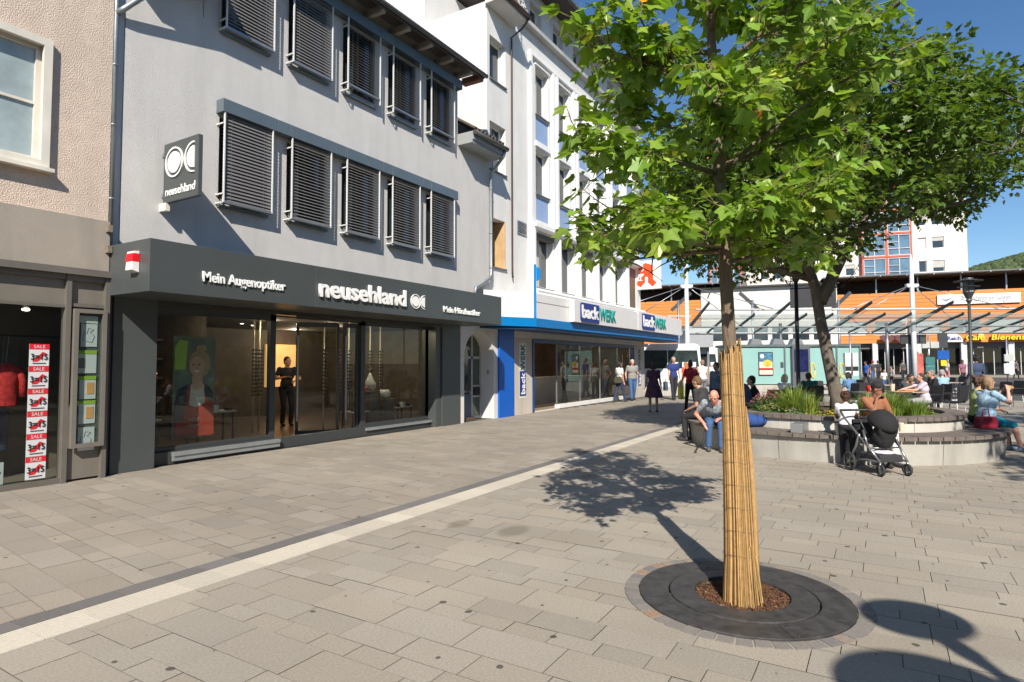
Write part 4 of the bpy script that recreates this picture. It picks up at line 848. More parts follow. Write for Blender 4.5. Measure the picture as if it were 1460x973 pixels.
for q in tw:
    for k in range(rr.randint(14, 20)):
        t = rr.uniform(.1, 1.0); i = min(len(q) - 2, int(t * (len(q) - 1))); p = q[i].lerp(q[i + 1], t * (len(q) - 1) - i)
        out = Vector((rr.uniform(-1, 1), rr.uniform(-1, 1), rr.uniform(-.7, .35))).normalized(); pet = out * rr.uniform(.05, .13) + Vector((0, 0, rr.uniform(-.01, .05)))
        d = (out + Vector((0, 0, rr.uniform(-.75, .0)))).normalized(); up = Vector((rr.uniform(-.5, .5), rr.uniform(-.5, .5), 1)).normalized()
        c = (.118, .182, .022) if rr.random() > .05 else (.22, .25, .04)
        if rr.random() < .002: c = (.40, .16, .03)
        if (p + pet).z < 2.34 + .1 * rr.random() and math.hypot(p.x - TX, p.y - TY) < .85: continue
        lf.ct = tint_leaf(rr, c, .34); add_leaf(lf, p + pet, d, up, rr.choice([.045, .055, .07, .08, .095, .12]) * rr.uniform(.85, 1.1), TULIP, rr.uniform(.05, .35), rr.uniform(.0, .4))
        if k % 2 == 0: lf.ct = (.22, .24, .06); lf.tube([p, p + pet], .0018, 3, cap=False)
lf.build('crown', leafm, yt, world=True, tint=True)
# reed mat
rd = MB(); rr = random.Random(31)
for layer, (zt, rb0, rt_) in enumerate(((1.62, .098, .066), (1.70, .106, .073), (1.52, .090, .060))):
    n = 92
    for i in range(n):
        a = 2 * math.pi * i / n + rr.uniform(-.02, .02); top = zt + rr.uniform(-.06, .07) + (-.25 if rr.random() < .08 else 0); bot = rr.choice([-.0, .0, .01, .02]) ; base = lean(0)
        if layer == 1 and not (-1.9 < ((a + 1.2 + math.pi) % (2 * math.pi) - math.pi) < .9): continue
        tone = rr.uniform(.5, 1.22); rb = rb0 + rr.uniform(-.004, .006); brown = rr.random()
        rd.ct = (.47 * tone, .285 * tone, .11 * tone) if brown > .35 else (.22 * tone, .125 * tone, .05 * tone)
        pts = []
        for k in range(7):
            z = bot + (top - bot) * k / 6; f = k / 6; r_ = rt_ + (rb - rt_) * (1 - f) ** 1.5 + (.012 if k == 0 else 0) + rr.uniform(-.0015, .0015); aa = a + .10 * f
            c = lean(z); pts.append((c.x + r_ * math.cos(aa), c.y + r_ * math.sin(aa), z))
        rd.tube(pts, rr.uniform(.0028, .0044), 5, cap=False)
for i in range(34):   # splayed and broken reeds round the foot
    a = rr.uniform(-2.6, .7); tone = rr.uniform(.5, 1.2); rd.ct = (.47 * tone, .30 * tone, .12 * tone); r0 = rr.uniform(.108, .118); h_ = rr.uniform(.12, .42); o_ = rr.uniform(.0, .035)
    rd.tube([(TX + (r0 + o_) * math.cos(a), TY + (r0 + o_) * math.sin(a), .0), (TX + (r0 - .015) * math.cos(a + .05), TY + (r0 - .015) * math.sin(a + .05), h_)], .0032, 4, cap=False)
# the loose overlapping edge, folded away from the trunk near its foot
for i in range(16):
    f0 = i / 16; a = -1.15 + .012 * i; tone = rr.uniform(.5, 1.05); rd.ct = (.58 * tone, .36 * tone, .15 * tone); pts = []
    for k in range(8):
        f = k / 7; z = 1.30 * f; r_ = .108 * (1 - f) + .082 * f + (.055 * (1 - f) ** .7) * f0 + .004; c = lean(z); aa = a + .35 * (1 - f) * f0 - .4 * f
        pts.append((c.x + r_ * math.cos(aa), c.y + r_ * math.sin(aa), z))
    rd.tube(pts, .0046, 5, cap=False)
rdo = rd.build('reed_mat', attr_mat('reed', .7, 30, .25, spec=.3), yt, world=True, tint=True)
for z in (.32, .48, .63, .78, .93, 1.08, 1.24, 1.38, 1.52):
    f = z / 1.8; r_ = .076 + .034 * (1 - f) ** 1.5; c = lean(z) - Vector((TX, TY, 0)); MB().tube([(c.x + r_ * math.cos(t * .35), c.y + r_ * math.sin(t * .35), c.z + .008 * math.sin(t * .9)) for t in range(19)], .0016, 4, cap=False).build('binding_wire', mat('rust_wire', (.12, .08, .05), .7), rdo)

# ---- maple in the planter
PC = (13.65, .90); MX, MY = 13.65, .90
mt_ = thing('maple_tree', 'large dark green maple growing in the round planter', 'tree', (MX, MY, .6))
rr = random.Random(5)
trunk = [Vector((MX + .12, MY - .12, .5)), Vector((MX + .10, MY - .1, .9)), Vector((MX + .04, MY + .02, 1.6)), Vector((MX - .02, MY + .14, 2.4)), Vector((MX - .05, MY + .22, 3.1)), Vector((MX - .10, MY + .38, 3.7)), Vector((MX - .05, MY + .35, 4.6)), Vector((MX, MY + .1, 5.8)), Vector((MX, MY, 7.2)), Vector((MX, MY, 8.6))]
tk = MB(); tk.tube(trunk, [.165, .13, .112, .102, .098, .096, .09, .10, .06, .03], 20)
def limb(a, b, r0, r1, n=6): q = branch_pts(a, b, rr, .08, n); tk.tube(q, [r0 + (r1 - r0) * k / (n - 1) for k in range(n)], 9); return q
L_ = []
for i in range(15):
    a = i * 2.399; z = 3.3 + (i % 8) * .62; L = 2.9 * (1 - ((z - 5.2) / 5.2) ** 2) * rr.uniform(.75, 1); i0 = min(8, 4 + int((z - 3.1) / 1.0)); p0 = trunk[i0].lerp(trunk[min(9, i0 + 1)], .3)
    L_.append(limb(p0, p0 + Vector((math.cos(a) * L, math.sin(a) * L, .5 + rr.random() * .8)), .09, .025))
L_.append(limb(trunk[3] + Vector((0, 0, .4)), Vector((MX + .9, MY - .9, 4.9)), .13, .04))
lf = MB(); subs = []
def env(p):   # crown radius at a height, lumpy
    z = p.z; h = (z - 3.3) / 6.4
    if h < 0 or h > 1: return -1
    rad = 3.45 * (math.sin(math.pi * min(1, h * .80 + .20)) ** .62) * (1.0 if h < .55 else 1 - (h - .55) * .5)
    rad = min(rad, 3.75 - max(0, z - 5.1) * .80)
    rad *= 1 + .20 * noise.noise(Vector((p.x * .55, p.y * .55, p.z * .7)))
    return rad - math.hypot(p.x - MX, p.y - MY)
cnt = 0; alln = [q for l in L_ for q in l] + trunk[4:]
while cnt < 900:
    p = Vector((MX + rr.uniform(-3.9, 3.9), MY + rr.uniform(-3.9, 3.9), rr.uniform(3.2, 9.7))); e = env(p)
    lat = (p.x - MX) * .519 - (p.y - MY) * .855
    if e < 0 or (e > 1.35 and rr.random() > .22) or p.z < 3.6 + min(1, max(0, lat / .55)) * 1.15 or p.z > 9.2: continue
    if noise.noise(p * .9) < -.30: continue
    cnt += 1; q = min(alln, key=lambda s: (s - p).length); alln.append(p); b = branch_pts(q, p, rr, .1, 4); tk.tube(b, [.018, .012, .008, .004], 4, cap=False); subs.append((q, p))
    tone = rr.uniform(.85, 1.15)
    for k in range(52):
        s = .36 * rr.random() ** .5; v = Vector((rr.gauss(0, 1), rr.gauss(0, 1), rr.gauss(0, .62))).normalized() * s; pp_ = p + v + (p - q).normalized() * .1
        out = (v.normalized() + Vector((rr.uniform(-.6, .6), rr.uniform(-.6, .6), rr.uniform(-.7, .2)))).normalized()
        lf.ct = tint_leaf(rr, (.062 * tone, .104 * tone, .014 * tone), .25); add_leaf(lf, pp_, out, Vector((rr.uniform(-.6, .6), rr.uniform(-.6, .6), 1)), rr.uniform(.075, .13), MAPLE, .12, .15)
tk.build('trunk', bark_o, mt_, world=True); lf.build('crown', leafm2, mt_, world=True, tint=True)
# chalk marks on the trunk
# ---- round planter with bench
pt = thing('planter', 'round concrete planter with a wide bench ring topped by dark bricks', 'planter', (PC[0], PC[1], 0))
cap_ = mat('bench_brick', (.15, .125, .11), .85, var=.3, nscale=9, bump=.5, bscale=70); slab_top = mat('bench_top', (.22, .20, .18), .9, var=.15, nscale=4)
MB().lathe([(2.66, -.01), (2.70, .38), (2.70, .385), (2.12, .385)], n=96).build('bench_wall', concrete, pt)
bt = MB(); n = 88
for i in range(n):
    a0 = 2 * math.pi * i / n + .003; a1 = 2 * math.pi * (i + 1) / n - .003
    bt.prism([(2.77 * math.cos(a0), 2.77 * math.sin(a0)), (2.77 * math.cos(a1), 2.77 * math.sin(a1)), (2.49 * math.cos(a1), 2.49 * math.sin(a1)), (2.49 * math.cos(a0), 2.49 * math.sin(a0))], lambda u, v, d: (u, v, d), .445, .386)
    bt.prism([(2.48 * math.cos(a0), 2.48 * math.sin(a0)), (2.48 * math.cos(a1), 2.48 * math.sin(a1)), (2.14 * math.cos(a1), 2.14 * math.sin(a1)), (2.14 * math.cos(a0), 2.14 * math.sin(a0))], lambda u, v, d: (u, v, d), .443, .386)
bt.build('bench_bricks', cap_, pt)
MB().lathe([(2.12, .38), (2.12, .62), (1.8, .62)], n=96).build('tier_wall', mat('concrete_light', (.50, .48, .43), .9, var=.08, nscale=2.5, bump=.2, dirt=.2), pt)
bt = MB(); n = 84
for i in range(n):
    a0 = 2 * math.pi * i / n + .003; a1 = 2 * math.pi * (i + 1) / n - .003
    bt.prism([(2.17 * math.cos(a0), 2.17 * math.sin(a0)), (2.17 * math.cos(a1), 2.17 * math.sin(a1)), (1.84 * math.cos(a1), 1.84 * math.sin(a1)), (1.84 * math.cos(a0), 1.84 * math.sin(a0))], lambda u, v, d: (u, v, d), .69, .622)
bt.build('coping', cap_, pt)
jt = MB()
for i in range(14):
    a = R(180 + 12.5 + i * 25.7); rot = rotz(a); jt.poly([rot @ Vector(q) for q in ((2.662, -.004, 0), (2.662, .004, 0), (2.7025, .004, .38), (2.7025, -.004, .38))]); jt.poly([rot @ Vector(q) for q in ((2.123, -.003, .45), (2.123, .003, .45), (2.123, .003, .62), (2.123, -.003, .62))])
jt.build('panel_joint', mat('joint_dark', (.08, .075, .07), .9), pt)
for a in (187.0, 173.0): 
    rot = rotz(R(a)); MB().box(2.30, 2.74, -.09, .09, .446, .60, rot).build('armrest', steel, pt, bevel=.008)
MB().lathe([(0, .60), (1.85, .58)], n=48).build('soil', mat('soil', (.06, .045, .03), .95, var=.3, nscale=10, bump=.6), pt)
# planting
def tuft(name, label, x, y, z, n, h, spread, col, wid=.006, group=None, droop=.5, seed=0):
    rr = random.Random(seed); t = thing(name, label, 'plant', (x, y, z), group=group); b = MB()
    for i in range(n):
        a = rr.uniform(0, 2 * math.pi); r0 = spread * .35 * rr.random(); L = h * rr.uniform(.6, 1.15); bend = rr.uniform(.15, 1) * droop; tt = rr.uniform(.5, 1.25); yl = rr.random()
        b.ct = (col[0] * tt * (1 + .9 * (yl > .75)), col[1] * tt * (1 + .2 * (yl > .8)), col[2] * tt)
        d = Vector((math.cos(a), math.sin(a), 0)); s_ = Vector((-d.y, d.x, 0)) * wid * rr.uniform(.6, 1.3); pr = []
        for k in range(5):
            f = k / 4; pr.append(d * (r0 + L * bend * f * f) + Vector((0, 0, L * (f - .35 * bend * f * f))))
        for k in range(4):
            w0 = 1 - (k / 4) ** 2; w1 = 1 - ((k + 1) / 4) ** 2; b.poly([pr[k] - s_ * w0, pr[k] + s_ * w0, pr[k + 1] + s_ * w1, pr[k + 1] - s_ * w1])
    b.build('blades', attr_mat('grass_blade', .5, 20, .1, trans=(.8, .9, .4)) if 'grass_blade' not in MATS else MATS['grass_blade'], t, tint=True); return t
def pol(r_, a): return PC[0] + r_ * math.cos(R(a)), PC[1] + r_ * math.sin(R(a))
gsp = 'ornamental grasses in the planter'
spots = [(1.45, 158, .62, 'tall grass tuft in the planter left of the maple trunk'), (1.55, 170, .5, 'grass tuft just left of the maple trunk, nearest the bench'), (1.1, 150, .6, 'grass tuft behind the others in the planter left of the maple trunk'),
         (1.5, 222, .55, 'grass tuft in the planter behind the pushchair hood'), (1.2, 232, .55, 'grass tuft in the planter right of the pushchair, farther from the bench'), (1.65, 236, .42, 'low grass tuft in the planter right of the pushchair'), (1.3, 212, .5, 'grass tuft in the planter behind the child in white')]
for i, (r_, a, h, l) in enumerate(spots):
    x, y = pol(r_, a); tuft('grass_tuft', l, x, y, .59, 260, h, .5, (.12, .19, .035), .009, gsp, .7, i)
def bush(name, label, x, y, z, n, sx, sy, h, col, fcol, nf, seed, lsz=.045, group=None):
    rr = random.Random(seed); t = thing(name, label, 'plant', (x, y, z), group=group); b = MB()
    for i in range(n):
        a = rr.uniform(0, 6.283); r_ = math.sqrt(rr.random()); zz = h * rr.random() * (1 - .6 * r_ * r_); p = Vector((math.cos(a) * r_ * sx, math.sin(a) * r_ * sy, zz)); b.ct = tint_leaf(rr, col, .3)
        d = Vector((rr.uniform(-1, 1), rr.uniform(-1, 1), rr.uniform(-.1, 1))).normalized() * lsz * rr.uniform(.7, 1.4); s_ = d.cross(Vector((rr.random(), rr.random(), 1))).normalized() * lsz * .35; b.poly([p, p + d * .5 + s_, p + d, p + d * .5 - s_])
    b.build('leaves', attr_mat('bush_leaf', .55, 20, .1, trans=(.6, .7, .3)) if 'bush_leaf' not in MATS else MATS['bush_leaf'], t, tint=True)
    if nf:
        b = MB()
        for i in range(nf):
            a = rr.uniform(0, 6.283); r_ = math.sqrt(rr.random()); p = Vector((math.cos(a) * r_ * sx, math.sin(a) * r_ * sy, h * (1.05 - .5 * r_ * r_) + rr.uniform(-.02, .05))); tt = rr.uniform(.7, 1.2); b.ct = tuple(c * tt for c in fcol); s_ = rr.uniform(.014, .028)
            for k in range(5):
                q = 1.2566 * k; e1 = Vector((math.cos(q), math.sin(q), .25)) * s_; e2 = Vector((math.cos(q + .8), math.sin(q + .8), .1)) * s_ * .8; b.poly([p, p + e2, p + e1 * 1.1])
        b.build('flowers', attr_mat('petal', .6, 20, .05) if 'petal' not in MATS else MATS['petal'], t, tint=True)
    return t
bush('flowering_plant', 'pink flowering plant at the left end of the planter', *pol(1.45, 135), .59, 1100, .42, .3, .38, (.06, .11, .03), (.62, .18, .24), 150, 1)
bush('flowering_plant', 'bushy pink flowering plant beside the seated young man in black', *pol(1.15, 118), .59, 900, .4, .32, .46, (.06, .11, .03), (.55, .15, .2), 150, 2)
bush('flowering_plant', 'low plant with small yellow and white flowers at the left end of the planter', *pol(1.6, 148), .59, 1100, .45, .3, .2, (.08, .13, .04), (.60, .55, .18), 130, 3)
bush('flowering_plant', 'yellow flowers at the foot of the maple trunk', *pol(1.62, 182), .59, 500, .5, .2, .12, (.07, .12, .02), (.75, .50, .03), 110, 4)
bush('flowering_plant', 'white and green low plants in front of the tall grass left of the maple', *pol(1.66, 165), .59, 700, .35, .2, .14, (.12, .17, .07), (.5, .5, .42), 60, 5)
bush('ground_cover_plant', 'flat bright green ground cover plant in the right part of the planter', *pol(1.35, 262), .59, 2200, .75, .35, .10, (.10, .20, .02), (.7, .5, .05), 12, 6)
bush('ground_cover_plant', 'flat green ground cover plant beside the grass tufts right of the pushchair', *pol(1.6, 245), .59, 800, .3, .3, .14, (.09, .17, .02), (.75, .5, .03), 25, 7)
bush('leafy_plant', 'bushy dark green plant behind the grass tufts in the middle of the planter', *pol(.8, 215), .59, 900, .5, .4, .34, (.06, .10, .02), (.5, .5, .4), 0, 8)
bush('leafy_plant', 'bushy dark green plant left of the maple behind the flowers', *pol(.9, 130), .59, 900, .5, .4, .4, (.06, .10, .02), (.5, .5, .4), 0, 9)

# ---- street lamps
lm = mat('lamp_iron', (.07, .072, .075), .5, metal=.4, var=.1); lg = mat('lamp_glass', (.22, .23, .23), .15, var=.1)
def street_lamp(x, y, label, h=4.35, big=.42, two=True):
    lr = 1.0 if two else .35
    t = thing('street_lamp', label, 'street lamp', (x, y, 0), group='street lamps with flat discs')
    MB().tube([(0, 0, 0), (0, 0, .55), (0, 0, .56), (0, 0, .9), (0, 0, .95), (0, 0, h - .75)], [.10, .10, .075, .07, .05, .045], 16).build('pole', lm, t)
    MB().lathe([(.05, h - .78), (.09, h - .70), (.07, h - .64), (.10 * lr, h - .58), (.17 * lr, h - .42)], n=24).build('collar', lm, t)
    MB().lathe([(.16 * lr, h - .42), (.17 * lr, h - .08), (.15 * lr, h - .05)], n=24).build('lantern_glass', lg, t)
    b = MB()
    for k in range(6): q = k * math.pi / 3; b.tube([(.175 * lr * math.cos(q), .175 * lr * math.sin(q), h - .43), (.175 * lr * math.cos(q), .175 * lr * math.sin(q), h)], .009, 6)
    b.build('lantern_bars', lm, t)
    MB().lathe([(.05, h - .20), (big * .78, h - .235), (big * .78, h - .225), (.05, h - .185)], n=36).build('disc', lm, t) if two else None
    MB().lathe([(0, h + .05), (.12, h + .04), (.15, h), (big, h - .04), (big, h - .03), (.16, h + .02), (.15, h + .07), (0, h + .08)], n=36).build('disc', lm, t); return t
lx, ly = W(1137, 15.0); street_lamp(lx, ly, 'dark street lamp with flat discs behind the planter left of the maple trunk')
l2x, l2y = W(1384, 20.5); street_lamp(l2x, l2y, 'dark street lamp with flat discs standing on the right by the man in the suit', 4.35)
for (sx, sy, h, b_, l) in ((4.66, -.10, 3.6, .31, 'dark street lamp behind the photographer, shading the paving by the tree grate'), (3.70, -.12, 3.6, .42, 'wide disc street lamp behind the photographer whose shade falls at the bottom edge')):
    k = h / math.tan(SUN_EL); street_lamp(sx - k * math.cos(SUN_AZ), sy - k * math.sin(SUN_AZ), l, h, b_, False)
# ---- light strings from the lamp to the trees
def string(name, label, a, b, sag, n=26):
    a = Vector(a); b = Vector(b); t = thing(name, label, 'light string', tuple(a), group='strings of small lights between the lamp and the trees'); pts = [a.lerp(b, k / n) - Vector((0, 0, sag * 4 * (k / n) * (1 - k / n))) for k in range(n + 1)]
    MB().tube(pts, .007, 4).build('cable', black, t, world=True); c = MB(); rr = random.Random(len(label))
    for p in pts[1:-1]: c.tube([p, p + Vector((rr.uniform(-.05, .05), rr.uniform(-.05, .05), -.07))], .008, 4)
    c.build('bulbs', mat('bulb_dark', (.08, .08, .07), .4), t, world=True)
sx = W(1065, 14); string('light_string', 'string of small lights from the lamp up into the left tree, the upper one', (lx, ly, 3.6), (sx[0], sx[1], 5.0), .45)
sx = W(1062, 13); string('light_string', 'string of small lights from the lamp up into the left tree, the lower one', (lx, ly, 3.45), (sx[0], sx[1], 4.6), .25)
sx = W(1090, 12); string('light_string', 'string of small lights from the lamp, the steepest one on the left', (lx, ly, 3.6), (sx[0], sx[1], 4.8), .35)
sx = W(1190, 14.5); string('light_string', 'string of small lights right of the maple trunk, the steepest one', (lx + .3, ly - .5, 3.5), (sx[0], sx[1], 5.3), .9)
sx = W(1208, 14.5); string('light_string', 'string of small lights right of the maple trunk, the middle one', (lx + .3, ly - .6, 3.45), (sx[0], sx[1], 5.3), .9)
sx = W(1265, 15); string('light_string', 'string of small lights right of the maple trunk, the one reaching farthest right', (lx + .3, ly - .6, 3.45), (sx[0], sx[1], 5.6), .7)
# ---- trees out of the frame whose shade falls into it
def shade_tree(x, y, h, rad, label, seed, z0=3.4, n=230):
    rr = random.Random(seed); t = thing('plane_tree', label, 'tree', (x, y, 0)); b = MB(); b.tube([(x, y, 0), (x, y, z0), (x, y, h * .8)], [.2, .16, .05], 10); f = MB()
    for i in range(n):
        v = Vector((rr.gauss(0, 1), rr.gauss(0, 1), rr.gauss(0, 1))).normalized() * rr.random() ** .4; p = Vector((x + v.x * rad, y + v.y * rad, (h + z0) / 2 + v.z * (h - z0) / 2))
        b.tube([(x, y, z0 + (p.z - z0) * .5), p], [.02, .006], 4, cap=False)
        for k in range(34):
            q = p + Vector((rr.gauss(0, .22), rr.gauss(0, .22), rr.gauss(0, .16))); f.ct = tint_leaf(rr, (.06, .11, .02), .25); add_leaf(f, q, Vector((rr.uniform(-1, 1), rr.uniform(-1, 1), rr.uniform(-.8, .3))), Vector((rr.uniform(-.5, .5), 0, 1)), rr.uniform(.1, .16), MAPLE, .1, .1)
    b.build('trunk', bark_o, t, world=True); f.build('crown', leafm2, t, world=True, tint=True)
shade_tree(5.6, -7.7, 8.2, 2.6, 'leafy tree right of the photographer that shades the right end of the planter', 3)
shade_tree(13.5, -9.5, 9, 3.2, 'leafy tree right outside the frame that shades the road behind the cafe', 4)
# ================================================================ FAR SIDE OF THE SQUARE
FR = YAW - math.pi / 2
def far(name, label, cat, px, d, rot=0.0, group=None):
    x, y = W(px, d); return thing(name, label, cat, (x, y, 0), FR - R(rot), group)
orange = mat('orange_cladding', (.60, .205, .04), .6, var=.08, nscale=1.5, stretch=(.4, .4, 6)); hwall = mat('highrise_wall', (.66, .61, .55), .85, var=.04, nscale=.4, dirt=.08)
redf = mat('red_frame', (.50, .09, .05), .6, var=.05); bayglass = mat('bay_glass', (.10, .17, .24), .06, var=.5, nscale=.35, spec=.8); lgrey = mat('light_grey_metal', (.48, .49, .50), .5, var=.04)
# highrise
hr = far('highrise', 'tall pale apartment tower with red framed glass bays', 'building', 1250, 78, 20)
hl = []; WXS = [(-13.6, -12.6), (-12.0, -10.9), (-9.6, -8.5), (-8.1, -7.3), (-5.0, -4.1), (-3.3, -2.2), (4.9, 5.8), (6.4, 7.7)]
for i in range(9):
    z = 6.9 + i * 2.95
    for a, b in WXS: hl.append((a, b, z, z + 1.45))
w_ = MB(); wall_grid(w_, -20.4, 10.1, 0, 36, 0, hl, .25); w_.box(-20.4, 10.1, .3, 14, 0, 36); w_.build('wall', hwall, hr)
for k, (a, b, c, d) in enumerate(hl):
    f2 = MB(); frame(f2, a, b, c, d, .14, .2, .08); o = f2.build('window', white, hr); sh = (k * 7) % 5
    box(a + .05, b - .05, .17, .19, c + .05, d - .05).build('pane', darkpane if sh else lgrey, o)
    if sh in (1, 2): box(a + .03, b - .03, .08, .13, d - (.9 if sh == 1 else .5), d).build('shutter', mat('shutter_grey', (.42, .41, .38), .7), o)
for (a, b, zb) in ((-20.2, -15.9, 11.5), (-1.5, 4.1, 3.0)):
    mid = (a + b) / 2; fr_ = MB(); fr_.box(a, a + .18, -.75, -.05, zb, 36); fr_.box(b - .18, b, -.75, -.05, zb, 36); fr_.box(mid - .12, mid + .12, -.8, -.05, zb, 36)
    z = zb
    while z < 35: fr_.box(a, b, -.82, -.03, z, z + .22); z += 2.95
    fo = fr_.build('glass_bay', redf, hr); box(a + .1, b - .1, -.62, -.5, zb + .1, 36).build('bay_pane', bayglass, fo)
    m2 = MB(); z = zb
    while z < 34.5:
        for (p, q) in ((a + .2, mid - .14), (mid + .14, b - .2)):
            m2.box(p, p + .07, -.72, -.62, z + .22, z + 2.95); m2.box(q - .07, q, -.72, -.62, z + .22, z + 2.95); m2.box((p + q) / 2 - .05, (p + q) / 2 + .05, -.72, -.62, z + .3, z + 2.9)
            m2.box(p, q, -.74, -.62, z + .23, z + .33); m2.box(p, q, -.74, -.62, z + 1.08, z + 1.16); m2.box(p, q, -.74, -.62, z + 2.8, z + 2.94); m2.box(p, (p + q) / 2, -.74, -.62, z + 1.9, z + 1.96)
        z += 2.95
    m2.build('glazing_bars', lgrey, fo)
box(-15.9, -15.4, -.5, 0, 9, 36).build('drain_strip', mat('drain_grey', (.14, .14, .15), .6), hr)
lowb = MB(); lowb.box(-21, -5.5, -8, 0, 0, 10.9); lowb.build('low_wing', hwall, hr)
box(-21.2, -5.3, -8.6, .1, 10.9, 11.1).build('low_wing_roof', mat('roof_flat_dark', (.05, .05, .05), .8), hr)
for i in range(6): box(-19.6 + i * 2.3, -17.8 + i * 2.3, -8.03, -7.9, 4.3, 5.9).build('window', darkpane, hr)
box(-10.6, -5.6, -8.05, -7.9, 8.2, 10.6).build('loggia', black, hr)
# orange shopping building, two wings
def wing(name, label, px, x0, x1, signs):
    ow_ = far(name, label, 'building', 1300, 70, 20)
    hl = []; x = x0 + 1.2
    while x < x1 - 3: hl.append((x, x + 2.9, 4.7, 6.3)); x += 3.7
    w_ = MB(); wall_grid(w_, x0, x1, 3.75, 9.6, 0, hl, .2); w_.box(x0, x1, .3, 22, 3.75, 9.6)
    oc = w_.build('orange_wall', orange, ow_)
    gr_ = MB(); z = 3.75 + .42
    while z < 9.6:
        segs = [(x0, x1)]
        for h in hl:
            if h[2] - .02 < z < h[3] + .02: segs = [(p, q) for (a, b) in segs for (p, q) in ((a, min(b, h[0])), (max(a, h[1]), b)) if q > p]
        for p, q in segs: gr_.box(p, q, -.006, -.001, z, z + .035)
        z += .42
    gr_.build('cladding_joint', mat('joint_brown', (.16, .05, .012), .8), oc)
    for i, h in enumerate(hl):
        b = MB(); frame(b, h[0], h[1], h[2], h[3], .1, .18, .08); b.box((h[0] + h[1]) / 2 - .05, (h[0] + h[1]) / 2 + .05, .1, .18, h[2], h[3]); o = b.build('window', lgrey, ow_)
        box(h[0] + .05, h[1] - .05, .14, .16, h[2] + .05, h[3] - .05).build('blind', mat('far_blind_%d' % (i % 2), ((.42, .42, .40), (.08, .085, .09))[i % 2], .6, var=.08, stretch=(.2, .2, 12)), o)
    # attic with posts and broad flat roof
    box(x0, x1, 3.5, 22, 9.6, 11.4).build('attic_wall', mat('attic_dark', (.045, .035, .03), .9, var=.2), ow_)
    box(x0 - .5, x1 + .5, -1.4, 22, 11.45, 11.6).build('roof', mat('far_roof', (.13, .13, .135), .6, var=.1), ow_)
    x = x0 + 1
    while x < x1: box(x, x + .14, .3, .44, 9.6, 11.45).build('roof_post', steel, ow_); x += 4.2
    x = x0
    while x < x1: box(x, x + .12, -2.2, 3.45, 11.30, 11.448).build('roof_beam', steel, ow_); x += 2.6
    # ground floor
    box(x0, x1, 3.0, 22, 0, 3.75).build('shop_back', mat('far_shop_dark', (.035, .03, .028), .6, var=.6, nscale=.9), ow_)
    x = x0 + .3
    while x < x1: box(x, x + .55, .01, .5, 0, 3.745).build('column', lgrey, ow_); x += 4.35
    box(x0, x1, .6, .66, 3.1, 3.75).build('shop_lintel', mat('lintel', (.10, .09, .085), .6), ow_)
    x = x0 + .3
    while x < x1:
        for k in (1.4, 2.3, 3.3): box(x + k, x + k + .07, 1.0, 1.07, 0, 3.1).build('shop_frame', lgrey, ow_)
        x += 4.35
    box(x0, x1, 1.02, 1.05, .1, 3.1).build('shop_glass', glass('far_glass', (.7, .72, .7), 1.5, 1.2) if 'far_glass' not in MATS else MATS['far_glass'], ow_)
    return ow_
wing('shopping_building', 'orange clad building left of the young trunk, above the white bus', 975, -32, -19.4, False)
ow = wing('shopping_building', 'long orange clad building with a yellow cafe sign and a white sign', 1300, -8.6, 20, True)
def olo(px, z):   # facade coordinate of the orange wing at px
    l0 = (1300 - 730) / 870 * 70; k = (px - 730) / 870; return (k * 70 - l0) / (math.cos(R(20)) + k * math.sin(R(20)))
def ow_pt(x, y, z): return tuple(Matrix.Translation(ow.location) @ Matrix.Rotation(ow.rotation_euler.z, 4, 'Z') @ Vector((x, y, z)))
xd = Vector((math.cos(ow.rotation_euler.z), math.sin(ow.rotation_euler.z), 0))
xa, xb = olo(1338, 0), olo(1457, 0)
box(xa, xb, -.25, -.005, 8.05, 9.15).build('sign_board', white, ow)
text_mesh('lettering', 'Augenzentrum Siegen', .95, mat('text_grey', (.22, .22, .26), .6), ow, ow_pt(xa + 2.2, -.255, 8.33), xd, (0, 0, 1), .02, 0, fit=xb - xa - 3.1)
MB().prism([(xa + .3, 8.75), (xa + .8, 8.35), (xa + 1.7, 8.9), (xa + .8, 8.6)], lambda u, v, d: (u, -.27 + d, v), 0, .02).build('sign_tick', mat('text_grey', (.22, .22, .26)), ow)
xa = olo(1347, 0); xb = olo(1372, 0)
MB().prism([(xa, 3.8), (xb, 3.8)] + [(xb - (xb - xa) * .72 * (1 - math.cos(k * .16)) / 1.0 if k < 10 else xa, 3.8 + 1.05 * math.sin(k * .157)) for k in range(1, 11)], lambda u, v, d: (u, -.3 + d, v), 0, .25).build('sign_board', white, ow)
text_mesh('lettering', 'Reich', .62, mat('text_navy', (.02, .03, .2), .5), ow, ow_pt(xa + .2, -.305, 4.0), xd, (0, 0, 1), .02, .02, fit=1.25)
yl = mat('letter_yellow', (.85, .55, .01), .4)
for off, m_, b_ in ((.0, yl, .015), (.0, mat('letter_shadow', (.03, .03, .03), .6), .06)):
    text_mesh('lettering', 'Café', .85, m_, ow, ow_pt(olo(1372, 0) + .2, -.5 if m_ is yl else -.35, 3.98), xd, (0, 0, 1), .1, b_, fit=1.75, shear=.15)
    text_mesh('lettering', 'Bienenstich', .85, m_, ow, ow_pt(olo(1408, 0) + .2, -.5 if m_ is yl else -.35, 3.98), xd, (0, 0, 1), .1, b_, fit=4.5, shear=.15)
b = MB(); b.ell((olo(1397, 0), -.45, 4.5), (.28, .1, .34)); b.build('bee_emblem', mat('bee', (.6, .5, .2), .6, var=.6, nscale=8), ow)
